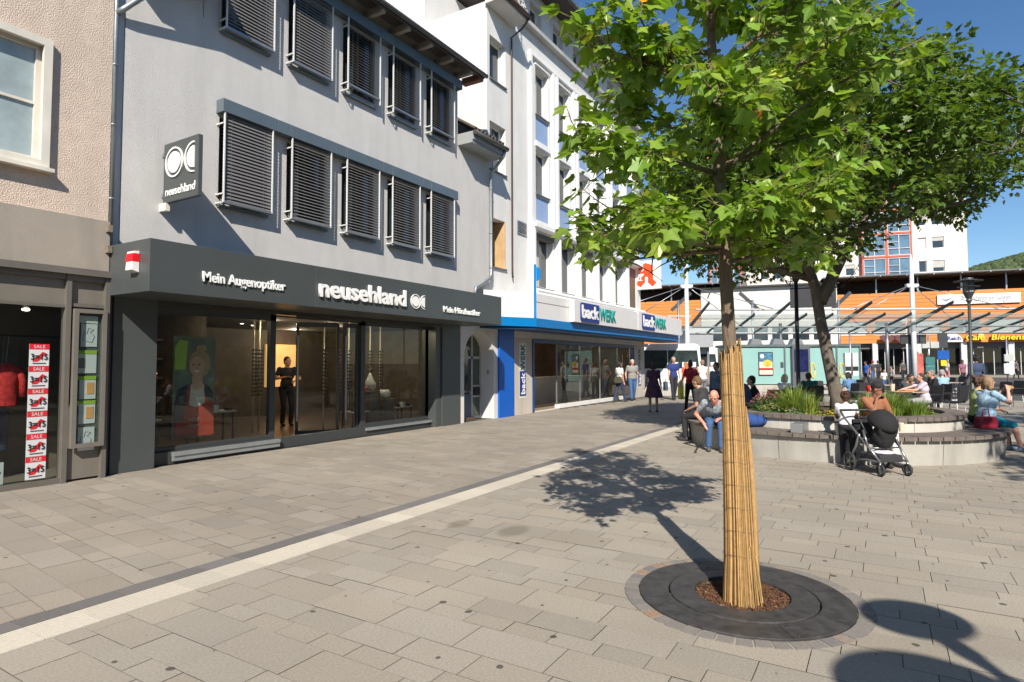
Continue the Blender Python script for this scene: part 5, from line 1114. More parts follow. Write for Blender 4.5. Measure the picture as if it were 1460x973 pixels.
for px_, l in ((1264, 'left'), (1284, 'right')):
    x = olo(px_, 0); hp = [(0, -.75), (-.85, .15), (-.8, .5), (-.4, .62), (0, .38), (.4, .62), (.8, .5), (.85, .15)]
    MB().prism([(x + u * .95, 4.2 + v * .8) for u, v in hp], lambda u, v, d: (u, -.7 + d, v), 0, .12).build('heart_sign', mat('dark_red_sign', (.10, .03, .03), .6), ow)
pvt = MB(); pvt.box(-45, 40, -7, 0, -.01, .12)
o = pvt.build('far_pavement', farp); o.location = ow.location; o.rotation_euler = ow.rotation_euler; tag(o, kind='structure')
# hill
hb = MB(); n, mrows = 90, 16; rr = random.Random(6); base = 0
for j in range(mrows):
    for i in range(n):
        px = 1150 + i * 14; D = 620 + j * 26; x, y = W(px, D); t = min(1, max(0, (px - 1330) / 260)); hgt = (113 + 75 * t ** .8) * math.sin(min(1, (j + .2) / 12) * math.pi / 2)
        hb.v.append((x, y, hgt + 5 * noise.noise(Vector((x * .03, y * .03, 0))) + 3.2 * noise.noise(Vector((x * .11, y * .11, 3)))))
for j in range(mrows - 1):
    for i in range(n - 1): hb.face((j * n + i, j * n + i + 1, (j + 1) * n + i + 1, (j + 1) * n + i))
tag(hb.build('hill', mat('wooded_hill', (.060, .085, .038), .95, var=.7, nscale=.09, bump=1.0, bscale=.12)), kind='structure')
fb = MB()
for k in range(2200):
    px = 1370 + rr.random() * 160; j = rr.random(); D = 630 + 300 * j; x, y = W(px, D); t = min(1, max(0, (px - 1330) / 260)); jj = (D - 620) / 26; hgt = (113 + 75 * t ** .8) * math.sin(min(1, (jj + .2) / 12) * math.pi / 2)
    r_ = rr.uniform(3, 5.5); tt = rr.uniform(.6, 1.4); fb.ct = (.055 * tt, .080 * tt, .03 * tt); fb.ell((x, y, hgt + r_ * .3), (r_, r_, r_ * 1.1), 7, 5)
tag(fb.build('forest', attr_mat('forest', .95, .5, .3), tint=True), 'distant green woods covering the hill at the right edge', 'forest', kind='stuff')
# ---- glass canopy of the bus station with masts
cn = far('station_canopy', 'long slanting glass canopy with dark ribs in front of the orange building', 'canopy', 975, 38)
cglass = bpy.data.materials.new('canopy_glass'); cglass.use_nodes = True; q = cglass.node_tree; q.nodes.clear(); td = q.nodes.new('ShaderNodeBsdfTransparent'); dd = q.nodes.new('ShaderNodeBsdfDiffuse'); dd.inputs[0].default_value = (.24, .30, .27, 1); tl = q.nodes.new('ShaderNodeBsdfTranslucent'); tl.inputs[0].default_value = (.34, .42, .38, 1)
ads = q.nodes.new('ShaderNodeAddShader'); mx = q.nodes.new('ShaderNodeMixShader'); mx.inputs[0].default_value = .62; oo = q.nodes.new('ShaderNodeOutputMaterial'); q.links.new(dd.outputs[0], ads.inputs[0]); q.links.new(tl.outputs[0], ads.inputs[1]); q.links.new(td.outputs[0], mx.inputs[1]); q.links.new(ads.outputs[0], mx.inputs[2]); q.links.new(mx.outputs[0], oo.inputs[0])
CL, zl, zh, dp_ = 27.0, 3.45, 4.32, -3.8
def cz(y): return zl + (zh - zl) * y / dp_
g_ = MB(); x = 0
while x < CL:
    for (ya, yb) in ((0, -1.2), (-1.26, -2.5), (-2.56, -3.75)): g_.poly([(x + .05, ya, cz(ya)), (x + 1.42, ya, cz(ya)), (x + 1.42, yb, cz(yb)), (x + .05, yb, cz(yb))])
    x += 1.47
g_.build('glass_panels', cglass, cn)
dkm = mat('dark_steel', (.06, .065, .07), .5, metal=.3)
x = 0; k = 0
while x < CL + .1:
    e = 1.25 if k % 3 == 0 else .0; y1 = dp_ - e; b = MB(); b.prism([(.25, cz(.25) - .05), (.25, cz(.25) + .05), (y1, cz(y1) + .06 + e * .2), (y1, cz(y1) - .10 + e * .2), (-1.8, cz(-1.8) - .10)], lambda u, v, d: (x - .03 + d, u, v), 0, .055); b.build('rib', dkm, cn); x += 1.47; k += 1
MB().tube([(-.3, dp_ + .3, cz(dp_) + .26), (CL + .3, dp_ + .3, cz(dp_) + .26)], .06, 8).tube([(-.3, .1, zl - .05), (CL + .3, .1, zl - .05)], .07, 8).tube([(-.3, -1.9, cz(-1.9) - .2), (CL + .3, -1.9, cz(-1.9) - .2)], .05, 8).build('edge_tube', lgrey, cn)
for x in (5.2, 11.5, 20.5): MB().tube([(x, -1.9, 0), (x, -1.9, 3.9)], .09, 10).build('post', steel, cn)
mw = mat('mast_white', (.68, .70, .71), .45, var=.06)
for px_, l in ((980, 'white pointed mast with cables left of the young trunk'), (1303, 'white pointed mast with cables in front of the orange building')):
    ms = far('mast', l, 'mast', px_, 35.6, group='masts of the glass canopy'); MB().tube([(0, 0, 0), (0, 0, 3.2), (0, 0, 7.3), (0, 0, 7.9)], [.14, .14, .11, .03], 12).build('pole', mw, ms)
    for (x, y, z) in ((-3.6, 1.2, 3.8), (3.6, 1.2, 3.8), (-4.4, -1.5, 4.6), (4.4, -1.5, 4.6)): MB().tube([(0, 0, 6.1), (x, y, z)], .025, 5).build('cable', steel, ms)
    MB().box(-.35, .35, -.1, .1, 5.95, 6.15).build('crossbar', mw, ms)
# roof frames over the square between the masts
for px_, l in ((1074, 'slanted dark steel arm on a post left of the street lamp'), (1197, 'slanted dark steel arm on a post right of the maple trunk'), (968, 'slanted dark steel arm on a post by the white mast')):
    a = far('steel_arm', l, 'steel post', px_, 42, group='slanted steel arms above the canopy'); MB().tube([(0, 0, 0), (0, 0, 5.9)], .09, 8).build('post', steel, a); s_ = -1 if px_ == 1074 else 1
    MB().box(-.9, .9, -.06, .06, -.11, .11, Matrix.Rotation(R(-42 * s_), 3, 'Y'), (s_ * .2, 0, 5.8)).build('arm', dkm, a); MB().box(-.8, .8, -.12, .12, 4.75, 4.83).build('lamp_bar', lgrey, a)
# ---- mint kiosk with poster and touch screen
kk = far('service_kiosk', 'low mint green glass kiosk behind the cafe chairs', 'kiosk', 1040, 29)
mint = mat('mint_glass', (.25, .43, .41), .15, var=.05, nscale=.8, spec=.6); X = lambda px: (px - 1040) / 870 * 29
MB().box(0, X(1225), .05, 1.9, 0, .52).build('plinth', concrete, kk)
MB().box(.03, X(1126), 0, 1.8, .56, 2.32).box(X(1151), X(1225), 0, 1.8, .56, 2.32).build('mint_panel', mint, kk)
b = MB(); b.box(-.05, X(1226), -.08, 1.9, 2.33, 2.44)
for px_ in (1040, 1118, 1151, 1178, 1192, 1225): b.box(X(px_) - .035, X(px_) + .035, -.05, .02, .5, 2.33)
b.build('frame', mat('kiosk_frame', (.12, .15, .16), .5, metal=.3), kk)
box(X(1126), X(1151), -.25, 1.7, 0, 2.36).build('screen_column', mat('screen_housing', (.10, .105, .12), .4), kk)
box(X(1128.5), X(1148), -.27, -.25, 1.15, 2.2).build('screen', mat('screen_navy', (.015, .02, .07), .08, var=.4, nscale=2), kk)
po = box(X(1080.5), X(1101), -.05, -.003, .98, 2.08).build('poster', black, kk)
box(X(1081.5), X(1100), -.055, -.051, 1.02, 2.04).build('poster_print', mat('poster_cream', (.7, .62, .45), .5), po); box(X(1081.5), X(1100), -.059, -.056, 1.62, 2.04).build('poster_sky', mat('poster_blue', (.05, .16, .26), .5, var=.7, nscale=6), po)
MB().ell((X(1093), -.06, 1.55), (.20, .006, .17)).build('poster_sun', mat('poster_yellow', (.6, .36, .04), .5, var=.6, nscale=9), po); box(X(1081.5), X(1100), -.063, -.06, 1.22, 1.33).build('poster_band', mat('poster_red', (.4, .02, .03), .5), po); MB().ell((X(1085.5), -.063, 1.88), (.1, .006, .1)).build('poster_dot', white, po)
for px_, c in ((1158, (.75, .5, .02)), (1199, (.75, .5, .02))):
    MB().tube([(X(px_) + .10 * math.cos(t * .7), -.02, 1.2 + .36 * math.sin(t * .7)) for t in range(10)], .025, 6).build('yellow_loop', mat('loop_yellow', c, .5), kk)
box(X(1112), X(1116), -.03, 0, 1.35, 1.6).build('small_plate', mat('plate_dark', (.05, .06, .07), .5), kk)
for px_ in (1072, 1104, 1131): MB().prism([(0, 0), (.6, 0), (.5, .25), (.12, .28)], lambda u, v, d: (X(px_) + u, .2 + d, 2.45 + v), 0, .4).build('roof_light', steel, kk)
nb_ = far('info_column', 'pole with white notice boxes at the right end of the mint kiosk', 'notice pole', 1212, 27.5)
MB().tube([(0, 0, 0), (0, 0, 2.9)], .04, 8).build('pole', steel, nb_); [(box(a_, a_ + .23, -.1, .1, 1.0, 2.0).build('notice_box', white, nb_), box(a_, a_ + .23, -.11, -.1, 1.2, 1.4).build('printed_strip', black, nb_)) for a_ in (-.28, .05)]
gp = far('grey_panel_box', 'grey box with a white top band above the bus', 'container', 983, 44); X2 = lambda px: (px - 983) / 870 * 44
box(0, X2(1017), 0, 2.5, 2.7, 3.7).build('grey_body', mat('panel_grey', (.30, .31, .33), .6, var=.08), gp); box(-.02, X2(1017) + .02, -.05, 2.5, 3.72, 4.1).build('white_band', white, gp); box(.1, .25, .4, .6, 0, 2.7).build('support', steel, gp); box(1.4, 1.55, .4, .6, 0, 2.7).build('support', steel, gp)
# ---- buses
def bus(name, label, px, d, L, H=2.55, col=white):
    t = far(name, label, 'bus', px, d)      # right front corner at px
    prof = [(-L, .35), (-L, H - .15), (-L + .15, H), (-.25, H), (-.08, H - .12), (0, 1.35), (.02, .9), (.05, .35)]
    MB().prism(prof, lambda u, v, dd: (u, dd, v), 0, 2.1).build('body', col, t, bevel=.04)
    wn = MB(); x = -L + .15
    wn.prism([(-L + .15, 1.30), (-L + .15, 2.22), (-.22, 2.22), (-.13, 1.30)], lambda u, v, dd: (u, -.012 + dd, v), 0, .01)
    wo = wn.build('window_band', mat('bus_glass', (.03, .045, .045), .06, var=.6, nscale=1.2, spec=.9), t)
    [box(q, q + .04, -.02, -.013, 1.3, 2.22).build('window_bar', white, wo) for q in (-1.75, -3.6)]
    for x in (-1.5, -1.0, -.6): box(x, x + .3, -.03, -.022, 1.36, 1.62).build('notice', paper, wo)
    for x in (-.95, -L + 1.2):
        for yy in (-.03, 1.93):
            w2 = MB().lathe([(0, -.1), (.33, -.1), (.36, -.06), (.36, .08), (0, .1)], (x, yy + .1, .36), 20, axis=Matrix.Rotation(R(90), 3, 'X')).build('wheel', rubber, t); MB().lathe([(0, -.12), (.2, -.115), (.2, -.10)], (x, yy + .1 - .0, .36), 16, axis=Matrix.Rotation(R(90), 3, 'X')).build('rim', steel, w2)
    MB().box(.12, .18, -.32, -.12, 1.45, 1.85).tube([(0, .0, 1.9), (.15, -.2, 1.85)], .015, 6).build('mirror', black, t)
    box(-L, .04, -.012, -.002, .55, .60).build('trim', mat('bus_trim', (.3, .3, .3), .5), t); box(-.04, .07, .15, .5, .7, .9).build('headlight', mat('headlight', (.7, .7, .68), .2), t)
    return t
bus('minibus', 'white minibus with dark windows passing behind the walking people', 1000, 31, 6.6)
bus('bus', 'white van seen small behind the man in the white top', 1024, 45, 5, 2.9)
lw = far('low_wall', 'low pale wall behind the walking people in front of the white minibus', 'wall', 916, 29.6); box(-.4, 3.2, 0, .25, 0, .42).build('wall', concrete, lw)
# ---- signs and traffic furniture on the right
def post(name, label, px, d, h, parts, r=.05, m_=steel, cat='sign post'):
    t = far(name, label, cat, px, d); MB().tube([(0, 0, 0), (0, 0, h)], r, 10).build('pole', m_, t)
    for (nm, a, b, c, dd, mm) in parts: box(a, b, -.12, -.06, c, dd).build(nm, mm, t)
    return t
bl = mat('traffic_blue', (.01, .08, .35), .4); gy = mat('sign_grey', (.42, .44, .44), .5); ye = mat('sign_yellow', (.7, .5, .02), .5)
post('traffic_light', 'dark traffic light with a blue round sign on a pole under the cafe sign', 1343, 44, 3.9, [('housing', -.35, .35, 2.6, 3.7, dkm), ('blue_sign', -.42, .42, 1.75, 2.4, bl), ('yellow_plate', -.2, .2, 1.3, 1.7, ye)], .12, dkm, 'traffic light')
post('direction_box', 'dark display box on a post at the foot of the right mast', 1296, 36, 3.6, [('display', -.55, .95, 2.65, 3.2, dkm)], .06, lgrey, 'display')
post('stop_sign_post', 'bus stop post with two pale plates at the right edge', 1435, 30, 2.7, [('plate', -.25, .25, 1.0, 1.5, paper), ('plate', -.22, .22, 1.6, 1.95, gy)], .04)
post('stop_sign_post', 'bus stop post with green and grey plates left of the traffic light', 1324, 40, 3.3, [('plate', -.5, -.0, 2.5, 2.9, gy), ('plate', .05, .6, 2.5, 2.9, gy), ('timetable', -.3, .3, .9, 1.9, mat('timetable_teal', (.12, .35, .33), .5))], .05)
post('white_pole', 'slim white pole in front of the orange building left of the mast', 1293, 50, 5.2, [('bracket', -.8, 0, 4.9, 5.1, lgrey)], .07, white, 'pole')
post('advert_column', 'narrow red and white advert panel beside the mast', 1308, 37, 2.2, [('panel', -.25, .25, .5, 2.1, mat('advert_red', (.5, .12, .10), .5, var=.6, nscale=5))], .04)
# road marking
rm = MB()
for i in range(6): a_ = W(1390 + i * 22, 38 - i * .3); b_ = W(1404 + i * 22, 37.8 - i * .3); rm.poly([(a_[0], a_[1], -.006), (b_[0], b_[1], -.006), (b_[0] + .1, b_[1] + .15, -.006), (a_[0] + .1, a_[1] + .15, -.006)])
tag(rm.build('road_marking', white), kind='structure')
# far small trees/bushes beside the orange building
bush('shrub_box', 'small shrub in front of the orange building near the masts', *W(1317, 42), .5, 300, .5, .4, .5, (.07, .12, .03), (.6, .5, .1), 20, 31)
# ================================================================ PEOPLE
def ik(a, b, l1, l2, hint):
    a, b = Vector(a), Vector(b); d = b - a; L = min(d.length, (l1 + l2) * .999); dn = d.normalized(); b = a + dn * L
    x = (l1 * l1 - l2 * l2 + L * L) / (2 * L); h = math.sqrt(max(0, l1 * l1 - x * x)); hv = Vector(hint); hv = hv - dn * hv.dot(dn)
    if hv.length < 1e-4: hv = Vector((0, 1, 0))
    return a + dn * x + hv.normalized() * h, b
def cone(mb, a, b, ra, rb, n=12): a, b = Vector(a), Vector(b); mb.tube([a, b], [ra, rb], n, smooth=False); mb.ell(a, ra, n, 8); mb.ell(b, rb, n, 8)
SK = {}
def skin(c): 
    k = 'skin_%02d%02d' % (int(c[0] * 99), int(c[1] * 99)); return mat(k, c, .5, var=.05, nscale=12)
def cloth(nm, c, **k): return mat('cloth_' + nm, c, .9, var=k.pop('var', .1), nscale=k.pop('nscale', 8), bump=.25, bscale=25, **k)
def rem(mb, name, m_, parent, vox, sm=3):
    o = mb.build(name, m_, parent); r_ = o.modifiers.new('remesh', 'REMESH'); r_.mode = 'VOXEL'; r_.voxel_size = vox; r_.use_smooth_shade = True
    if sm: s_ = o.modifiers.new('smooth', 'SMOOTH'); s_.factor = .5; s_.iterations = sm
    return o
def person(label, x, y, face, h=1.72, pz=None, lean=0, side=0, feet=None, hands=None, head=(0, 0), top=('tee', None), bot=('trousers', None), hair=('short', (.05, .03, .02)), sk=(.50, .27, .18),
           shoes=(.04, .04, .04), fat=1.0, vox=.014, knee=None, elbow=None, z0=0.0, group=None, near=False, female=False):
    """face = direction the figure faces (angle from +X); local frame: x right, y forward, z up"""
    s = h / 1.75; rt_ = Matrix.Rotation(R(-lean), 3, 'X') @ Matrix.Rotation(R(side), 3, 'Y')
    P = Vector((0, 0, (pz if pz is not None else .93 * s))); U = lambda a, b, c: P + rt_ @ Vector((a * s, b * s, c * s))
    sw_ = .165 if female else .185; hw = .095
    chest, neck, hd0 = U(0, .01, .34), U(0, 0, .53), U(0, .015, .58); Sh = [U(sw_, 0, .485), U(-sw_, 0, .485)]; Hp = [P + Vector((hw * s, 0, 0)), P + Vector((-hw * s, 0, 0))]
    ft = feet or [(.09, .16, 0), (-.09, -.16, 0)]; hn = hands or [(.215, .06, P.z - .14 * s), (-.215, .03, P.z - .14 * s)]
    kh = knee or [(0, 1, .3), (0, 1, .3)]; eh = elbow or [(.25, -1, -.2), (-.25, -1, -.2)]
    An, Kn, Hd, El = [], [], [], []
    for i in (0, 1):
        a = Vector((ft[i][0], ft[i][1], ft[i][2] + .085 * s)); k, a = ik(Hp[i], a, .44 * s, .42 * s, kh[i]); Kn.append(k); An.append(a)
        e, w2 = ik(Sh[i], hn[i], .29 * s, .26 * s, eh[i]); El.append(e); Hd.append(w2)
    hr_ = Matrix.Rotation(R(head[0]), 3, 'Z') @ Matrix.Rotation(R(head[1]), 3, 'X'); hc = neck + rt_ @ Vector((0, .02 * s, .075 * s)) + hr_ @ Vector((0, .015 * s, .075 * s)); Hh = lambda a, b, c: hc + hr_ @ Vector((a * s, b * s, c * s))
    g = fat; b = MB()
    # body
    b.ell(hc + hr_ @ Vector((0, -.005 * s, .022 * s)), (.076 * s, .096 * s, .092 * s), 16, 12, hr_); b.ell(Hh(0, .022, -.045), (.058 * s, .066 * s, .072 * s), 14, 10, hr_); b.ell(Hh(0, .06, -.09), (.03 * s, .026 * s, .024 * s), 10, 8, hr_)
    b.ell(Hh(0, .095, -.022), (.014 * s, .02 * s, .024 * s), 8, 6, hr_); b.ell(Hh(0, .085, .006), (.010 * s, .014 * s, .02 * s), 8, 6, hr_); b.ell(Hh(0, .083, -.062), (.026 * s, .012 * s, .009 * s), 8, 6, hr_)
    for q in (-1, 1): b.ell(Hh(q * .076, -.005, -.012), (.010 * s, .02 * s, .032 * s), 8, 6, hr_); b.ell(Hh(q * .035, .074, .018), (.026 * s, .018 * s, .012 * s), 8, 6, hr_)
    cone(b, Hh(0, -.012, -.06), neck - Vector((0, 0, .04 * s)), .050 * s, .058 * s)
    b.ell(chest, (.150 * s * g, .098 * s * g, .175 * s), 16, 10, rt_); b.ell(U(0, 0, .12), (.125 * s * g, .092 * s * g, .14 * s), 16, 10, rt_); b.ell(P + Vector((0, -.01, 0)), (.150 * s * g, .105 * s * g, .11 * s), 16, 10)
    cone(b, U(-sw_ + .03, 0, .475), U(sw_ - .03, 0, .475), .056 * s, .056 * s)
    for i in (0, 1):
        cone(b, Sh[i], El[i], .050 * s * g ** .5, .038 * s); cone(b, El[i], Hd[i], .038 * s, .026 * s); cone(b, Hp[i], Kn[i], .082 * s * g ** .6, .054 * s); mid = Kn[i].lerp(An[i], .3) ; cone(b, Kn[i], mid, .052 * s, .052 * s); cone(b, mid, An[i], .052 * s, .034 * s)
        # hand: palm, four fingers, thumb
        fd = (Hd[i] - El[i]).normalized(); sg = 1 if i == 0 else -1; side_ = Vector((0, 1, 0)) - fd * fd.y; side_ = side_.normalized() if side_.length > .1 else Vector((0, 0, 1)); pn = fd.cross(side_) * sg
        if hands and abs(fd.z) < .6: side_ = Vector((-sg, 0, 0)) - fd * (-sg * fd.x); side_ = side_.normalized() if side_.length > .1 else Vector((0, 0, 1)); pn = fd.cross(side_) * sg
        if pn.z > .3: pn = -pn
        pc = Hd[i] + fd * .045 * s
        for q in (-.026, -.009, .009, .026): cone(b, Hd[i] + fd * .01 * s + side_ * q * .5 * s, Hd[i] + fd * .085 * s + side_ * q * s, .014 * s, .0125 * s, 8)
        for q, L in ((.029, .072), (.010, .082), (-.010, .076), (-.028, .058)):
            a0 = Hd[i] + fd * .088 * s + side_ * q * s; a1 = a0 + (fd * .9 + pn * .35).normalized() * L * .55 * s; a2 = a1 + (fd * .5 + pn * .8).normalized() * L * .5 * s; cone(b, a0, a1, .0088, .0082, 8); cone(b, a1, a2, .0082, .007, 8)
        t0 = Hd[i] + fd * .03 * s + side_ * .028 * s; t1 = t0 + (fd * .7 + side_ * .7 + pn * .2).normalized() * .04 * s; t2 = t1 + (fd * .9 + pn * .4).normalized() * .032 * s; cone(b, t0, t1, .0115, .010, 8); cone(b, t1, t2, .010, .0085, 8)
        fo = Vector((An[i].x * 0, 1, 0)); ank = An[i]; dz = ank.z - .085 * s; b.ell(ank + Vector((0, .07 * s, -.05 * s)), (.036 * s, .12 * s, .034 * s), 12, 8)
    body = rem(b, 'person', skin(sk), None, vox if not near else .0062, 2 if near else 3); body.location = (x, y, z0); body.rotation_euler = (0, 0, face - math.pi / 2); tag(body, label, 'person', group)
    vx = max(vox, .011)
    # face details
    e_ = MB()
    for q in (-1, 1): e_.ell(Hh(q * .031, .0855, .008), (.0125 * s, .008 * s, .0065 * s), 8, 6, hr_)
    if near: e_.build('eyes', mat('eye_dark', (.03, .02, .015), .2), body)
    # shoes
    if shoes:
        for i in (0, 1):
            c = MB(); c.ell(An[i] + Vector((0, .075 * s, -.048 * s)), (.044 * s, .138 * s, .038 * s), 14, 8); c.ell(An[i] + Vector((0, -.01 * s, -.03 * s)), (.040 * s, .055 * s, .052 * s), 12, 8); rem(c, 'shoe', mat('shoe_%02d%02d' % (int(shoes[0] * 99), int(shoes[2] * 99)), shoes, .6), body, .010, 2)
    # top
    k, m_ = top
    if m_ is not None:
        c = MB(); e = .012; c.ell(chest, (.158 * s * g + e, .108 * s * g + e, .175 * s), 18, 12, rt_); c.ell(U(0, .005, .12), (.138 * s * g + e, .104 * s * g + e, .17 * s), 18, 12, rt_); c.ell(P + Vector((0, 0, .03)), (.150 * s * g + e, .112 * s * g + e, .115 * s), 16, 10)
        cone(c, U(-sw_ + .02, 0, .468), U(sw_ - .02, 0, .468), .063 * s, .063 * s); cone(c, U(0, 0, .47), U(0, 0, .515), .07 * s, .064 * s)
        f = {'vest': .0, 'tee': .62, 'long': 1.0}[k]
        for i in (0, 1):
            if f > 0: cone(c, Sh[i], Sh[i].lerp(El[i], min(1, f if f < 1 else 1)), .062 * s * g ** .5, .054 * s if f < 1 else .049 * s)
            if f >= 1: cone(c, El[i], El[i].lerp(Hd[i], .93), .050 * s, .038 * s)
        rem(c, 'shirt' if k != 'long' else 'jacket', m_, body, vx, 3)
    k, m_ = bot
    if m_ is not None:
        c = MB(); e = .014
        if k in ('trousers', 'shorts'):
            c.ell(P + Vector((0, -.01, -.01)), (.152 * s * g + e, .112 * s * g + e, .115 * s), 16, 10)
            for i in (0, 1):
                cone(c, Hp[i], Kn[i], .090 * s * g ** .6 + .008, .066 * s)
                if k == 'trousers': cone(c, Kn[i], Kn[i].lerp(An[i], .95), .064 * s, .056 * s)
            rem(c, k, m_, body, vx, 3)
        else:   # skirt / dress
            pr = [(P.z + .12 * s, .135 * g), (P.z, .185 * g), (P.z - .22 * s, .235 * g), (P.z - .40 * s, .27 * g)]; c.lathe([(0, pr[0][0])] + [(r_ * s, z) for z, r_ in pr] + [(0, pr[-1][0])], n=28, smooth=True); rem(c, 'skirt', m_, body, vx, 3)
    # hair
    k, hc_ = hair
    if k != 'bald':
        hm_ = mat('hair_%02d%02d' % (int(hc_[0] * 99), int(hc_[2] * 99)), hc_, .7, var=.35, nscale=60, bump=.6, bscale=120)
        c = MB(); c.ell(Hh(0, -.022, .040), (.086 * s, .092 * s, .090 * s), 16, 12, hr_)
        if k != 'cap': c.ell(Hh(0, -.045, .0), (.078 * s, .066 * s, .09 * s), 14, 10, hr_)
        if k == 'bun': c.ell(Hh(0, -.04, .145), (.045 * s, .045 * s, .042 * s), 12, 8, hr_)
        if k in ('long', 'pony'): 
            for q in ((-.04, 0, .04) if k == 'long' else (0,)): cone(c, Hh(q, -.07, 0), Hh(q * 1.3, -.085, -.24), .05 * s, .035 * s)
        if k == 'bob':
            for q in (-.06, 0, .06): cone(c, Hh(q, -.04, .02), Hh(q * 1.15, -.045, -.085), .045 * s, .04 * s)
        if k == 'curly': 
            for q in range(14): t = q * .9; c.ell(Hh(.085 * math.cos(t), -.03 + .075 * math.sin(t), .03 + .05 * ((q * 37) % 3)), .038 * s, 8, 6)
        if k == 'cap': c.ell(Hh(0, -.01, .055), (.092 * s, .104 * s, .07 * s), 16, 10, hr_); c.ell(Hh(0, .12, .032), (.07 * s, .075 * s, .010 * s), 14, 6, hr_)
        rem(c, 'cap' if k == 'cap' else 'hair', hm_, body, .008 if near else .011, 2)
    body['_j'] = 1; del body['_j']
    return body, dict(hd=Hd, sh=Sh, el=El, kn=Kn, an=An, head=hc, P=P, chest=chest, U=U, Hh=Hh)
A_F = YAW          # facing away from the camera
A_C = YAW + math.pi  # facing the camera
A_R = YAW - math.pi / 2; A_L = YAW + math.pi / 2
jeans = cloth('jeans', (.05, .11, .24)); dkt = cloth('dark_trousers', (.02, .022, .03)); navy_t = cloth('navy_tee', (.02, .035, .16)); greyp = cloth('grey_polo', (.24, .23, .22)); whitec = cloth('white', (.72, .70, .70), var=.04)
blackc = cloth('black', (.018, .018, .022)); redc = cloth('dark_red', (.36, .02, .03)); floral = mat('cloth_floral', (.07, .025, .045), .9, var=.9, nscale=22); denim = cloth('denim', (.09, .13, .20))
def bag(name, label, x, y, z, sx, sy, sz, m_, rz=0, cat='bag', handle=True):
    t = thing(name, label, cat, (x, y, z), rz); b = MB(); b.prism([(-sx * .92, 0), (-sx, sz * .5), (-sx * .8, sz), (sx * .8, sz), (sx, sz * .5), (sx * .92, 0)], lambda u, v, d: (u, d, v), -sy, sy); rem(b, 'bag_body', m_, t, .012, 3)
    if handle: MB().tube([(-sx * .4, 0, sz * .95), (-sx * .3, 0, sz + .12), (sx * .3, 0, sz + .12), (sx * .4, 0, sz * .95)], .009, 6).build('handle', m_, t)
    return t
# --- walkers near the bakery
x, y = 23.6, 9.35; person('woman in a white blouse with a dark shoulder bag walking by the bakery window', x, y - .15, A_R + .5, 1.66, feet=[(.08, .2, 0), (-.08, -.22, .02)], top=('tee', whitec), bot=('trousers', cloth('navy_trousers', (.03, .04, .09))), hair=('bob', (.03, .02, .02)), female=True, vox=.018)
x2, y2 = 23.42, 9.30; bag('shoulder_bag', 'dark olive shoulder bag of the woman in the white blouse', x2, y2 - .1, .78, .16, .06, .26, cloth('olive', (.05, .05, .03)), A_R)
x, y = W(901, 26.0); person('heavy grey haired man in a grey polo shirt walking towards the camera by the bakery', x, y, A_C + .1, 1.76, feet=[(.10, .2, 0), (-.1, -.18, .02)], hands=[(.30, .10, .95), (-.20, .20, 1.15)], top=('tee', greyp), bot=('trousers', jeans), hair=('short', (.45, .42, .40)), sk=(.60, .32, .24), fat=1.28, vox=.018)
x, y = W(931, 19.6); person('woman seen from behind in a dark floral dress walking away', x, y, A_F - .1, 1.62, feet=[(.12, .15, 0), (-.14, -.16, .02)], hands=[(.25, .05, .80), (-.24, .08, .86)], top=('tee', floral), bot=('dress', floral), hair=('bob', (.04, .02, .02)), female=True, fat=1.18, vox=.016, sk=(.42, .24, .17))
x, y = W(959.5, 26.2); person('tall man with grey hair in a blue t-shirt carrying a dark bag', x, y, A_C + .15, 1.86, feet=[(.12, .2, 0), (-.1, -.2, .02)], hands=[(.28, .14, .82), (-.27, .06, .84)], top=('tee', navy_t), bot=('trousers', dkt), hair=('short', (.30, .28, .26)), vox=.018, fat=1.05)
x, y = W(948, 25.9); bag('shopping_bag', 'dark blue shopping bag carried by the man in the blue t-shirt', x, y, .42, .16, .07, .38, cloth('bag_blue', (.04, .06, .10)), A_C)
x, y = W(977.5, 27.2); person('woman with long reddish hair in a coral top behind the woman with the red backpack', x, y, A_F + .2, 1.64, top=('tee', cloth('coral', (.6, .09, .06))), bot=('trousers', cloth('pale_trousers', (.5, .45, .42))), hair=('long', (.42, .14, .04)), female=True, vox=.018)
x, y = W(984, 19.9); pb_, J = person('woman with a hair bun and a red backpack walking away with a yellow bag', x, y, A_F + .1, 1.66, feet=[(.12, -.18, .03), (-.10, .2, 0)], hands=[(.26, .15, 1.0), (-.36, .0, .86)], top=('tee', redc), bot=('trousers', blackc), hair=('bun', (.03, .02, .02)), female=True, fat=1.15, vox=.016)
bx, by = W(984, 19.66); bp_ = thing('backpack', 'red backpack worn by the woman with the hair bun', 'backpack', (bx, by, 1.02), FR); b = MB(); b.ell((0, 0, .2), (.17, .10, .24)); b.box(-.13, .13, -.1, .08, .0, .22); rem(b, 'pack', redc, bp_, .014, 4); MB().tube([(-.1, -.09, .25), (0, -.115, .33), (.1, -.09, .25)], .008, 6).build('trim', mat('trim_pink', (.5, .2, .22), .6), bp_)
bx, by = W(969.5, 19.8); bag('yellow_bag', 'bright yellow plastic bag held by the woman with the red backpack', bx, by, .42, .15, .06, .42, mat('yellow_plastic', (.62, .56, .02), .4, var=.2), A_F)
x, y = W(1001, 24.5); person('man in a white sleeveless top seen from behind', x, y, A_F, 1.72, top=('vest', whitec), bot=('trousers', cloth('grey_trousers', (.2, .2, .22))), hair=('short', (.25, .17, .1)), vox=.018, fat=1.1)
x, y = W(1021, 17.2); person('man in a blue denim shirt standing half hidden behind the reed-wrapped trunk', x, y, A_L + .5, 1.62, top=('long', denim), bot=('trousers', dkt), hair=('short', (.03, .02, .02)), sk=(.40, .22, .15), vox=.016, fat=1.1)
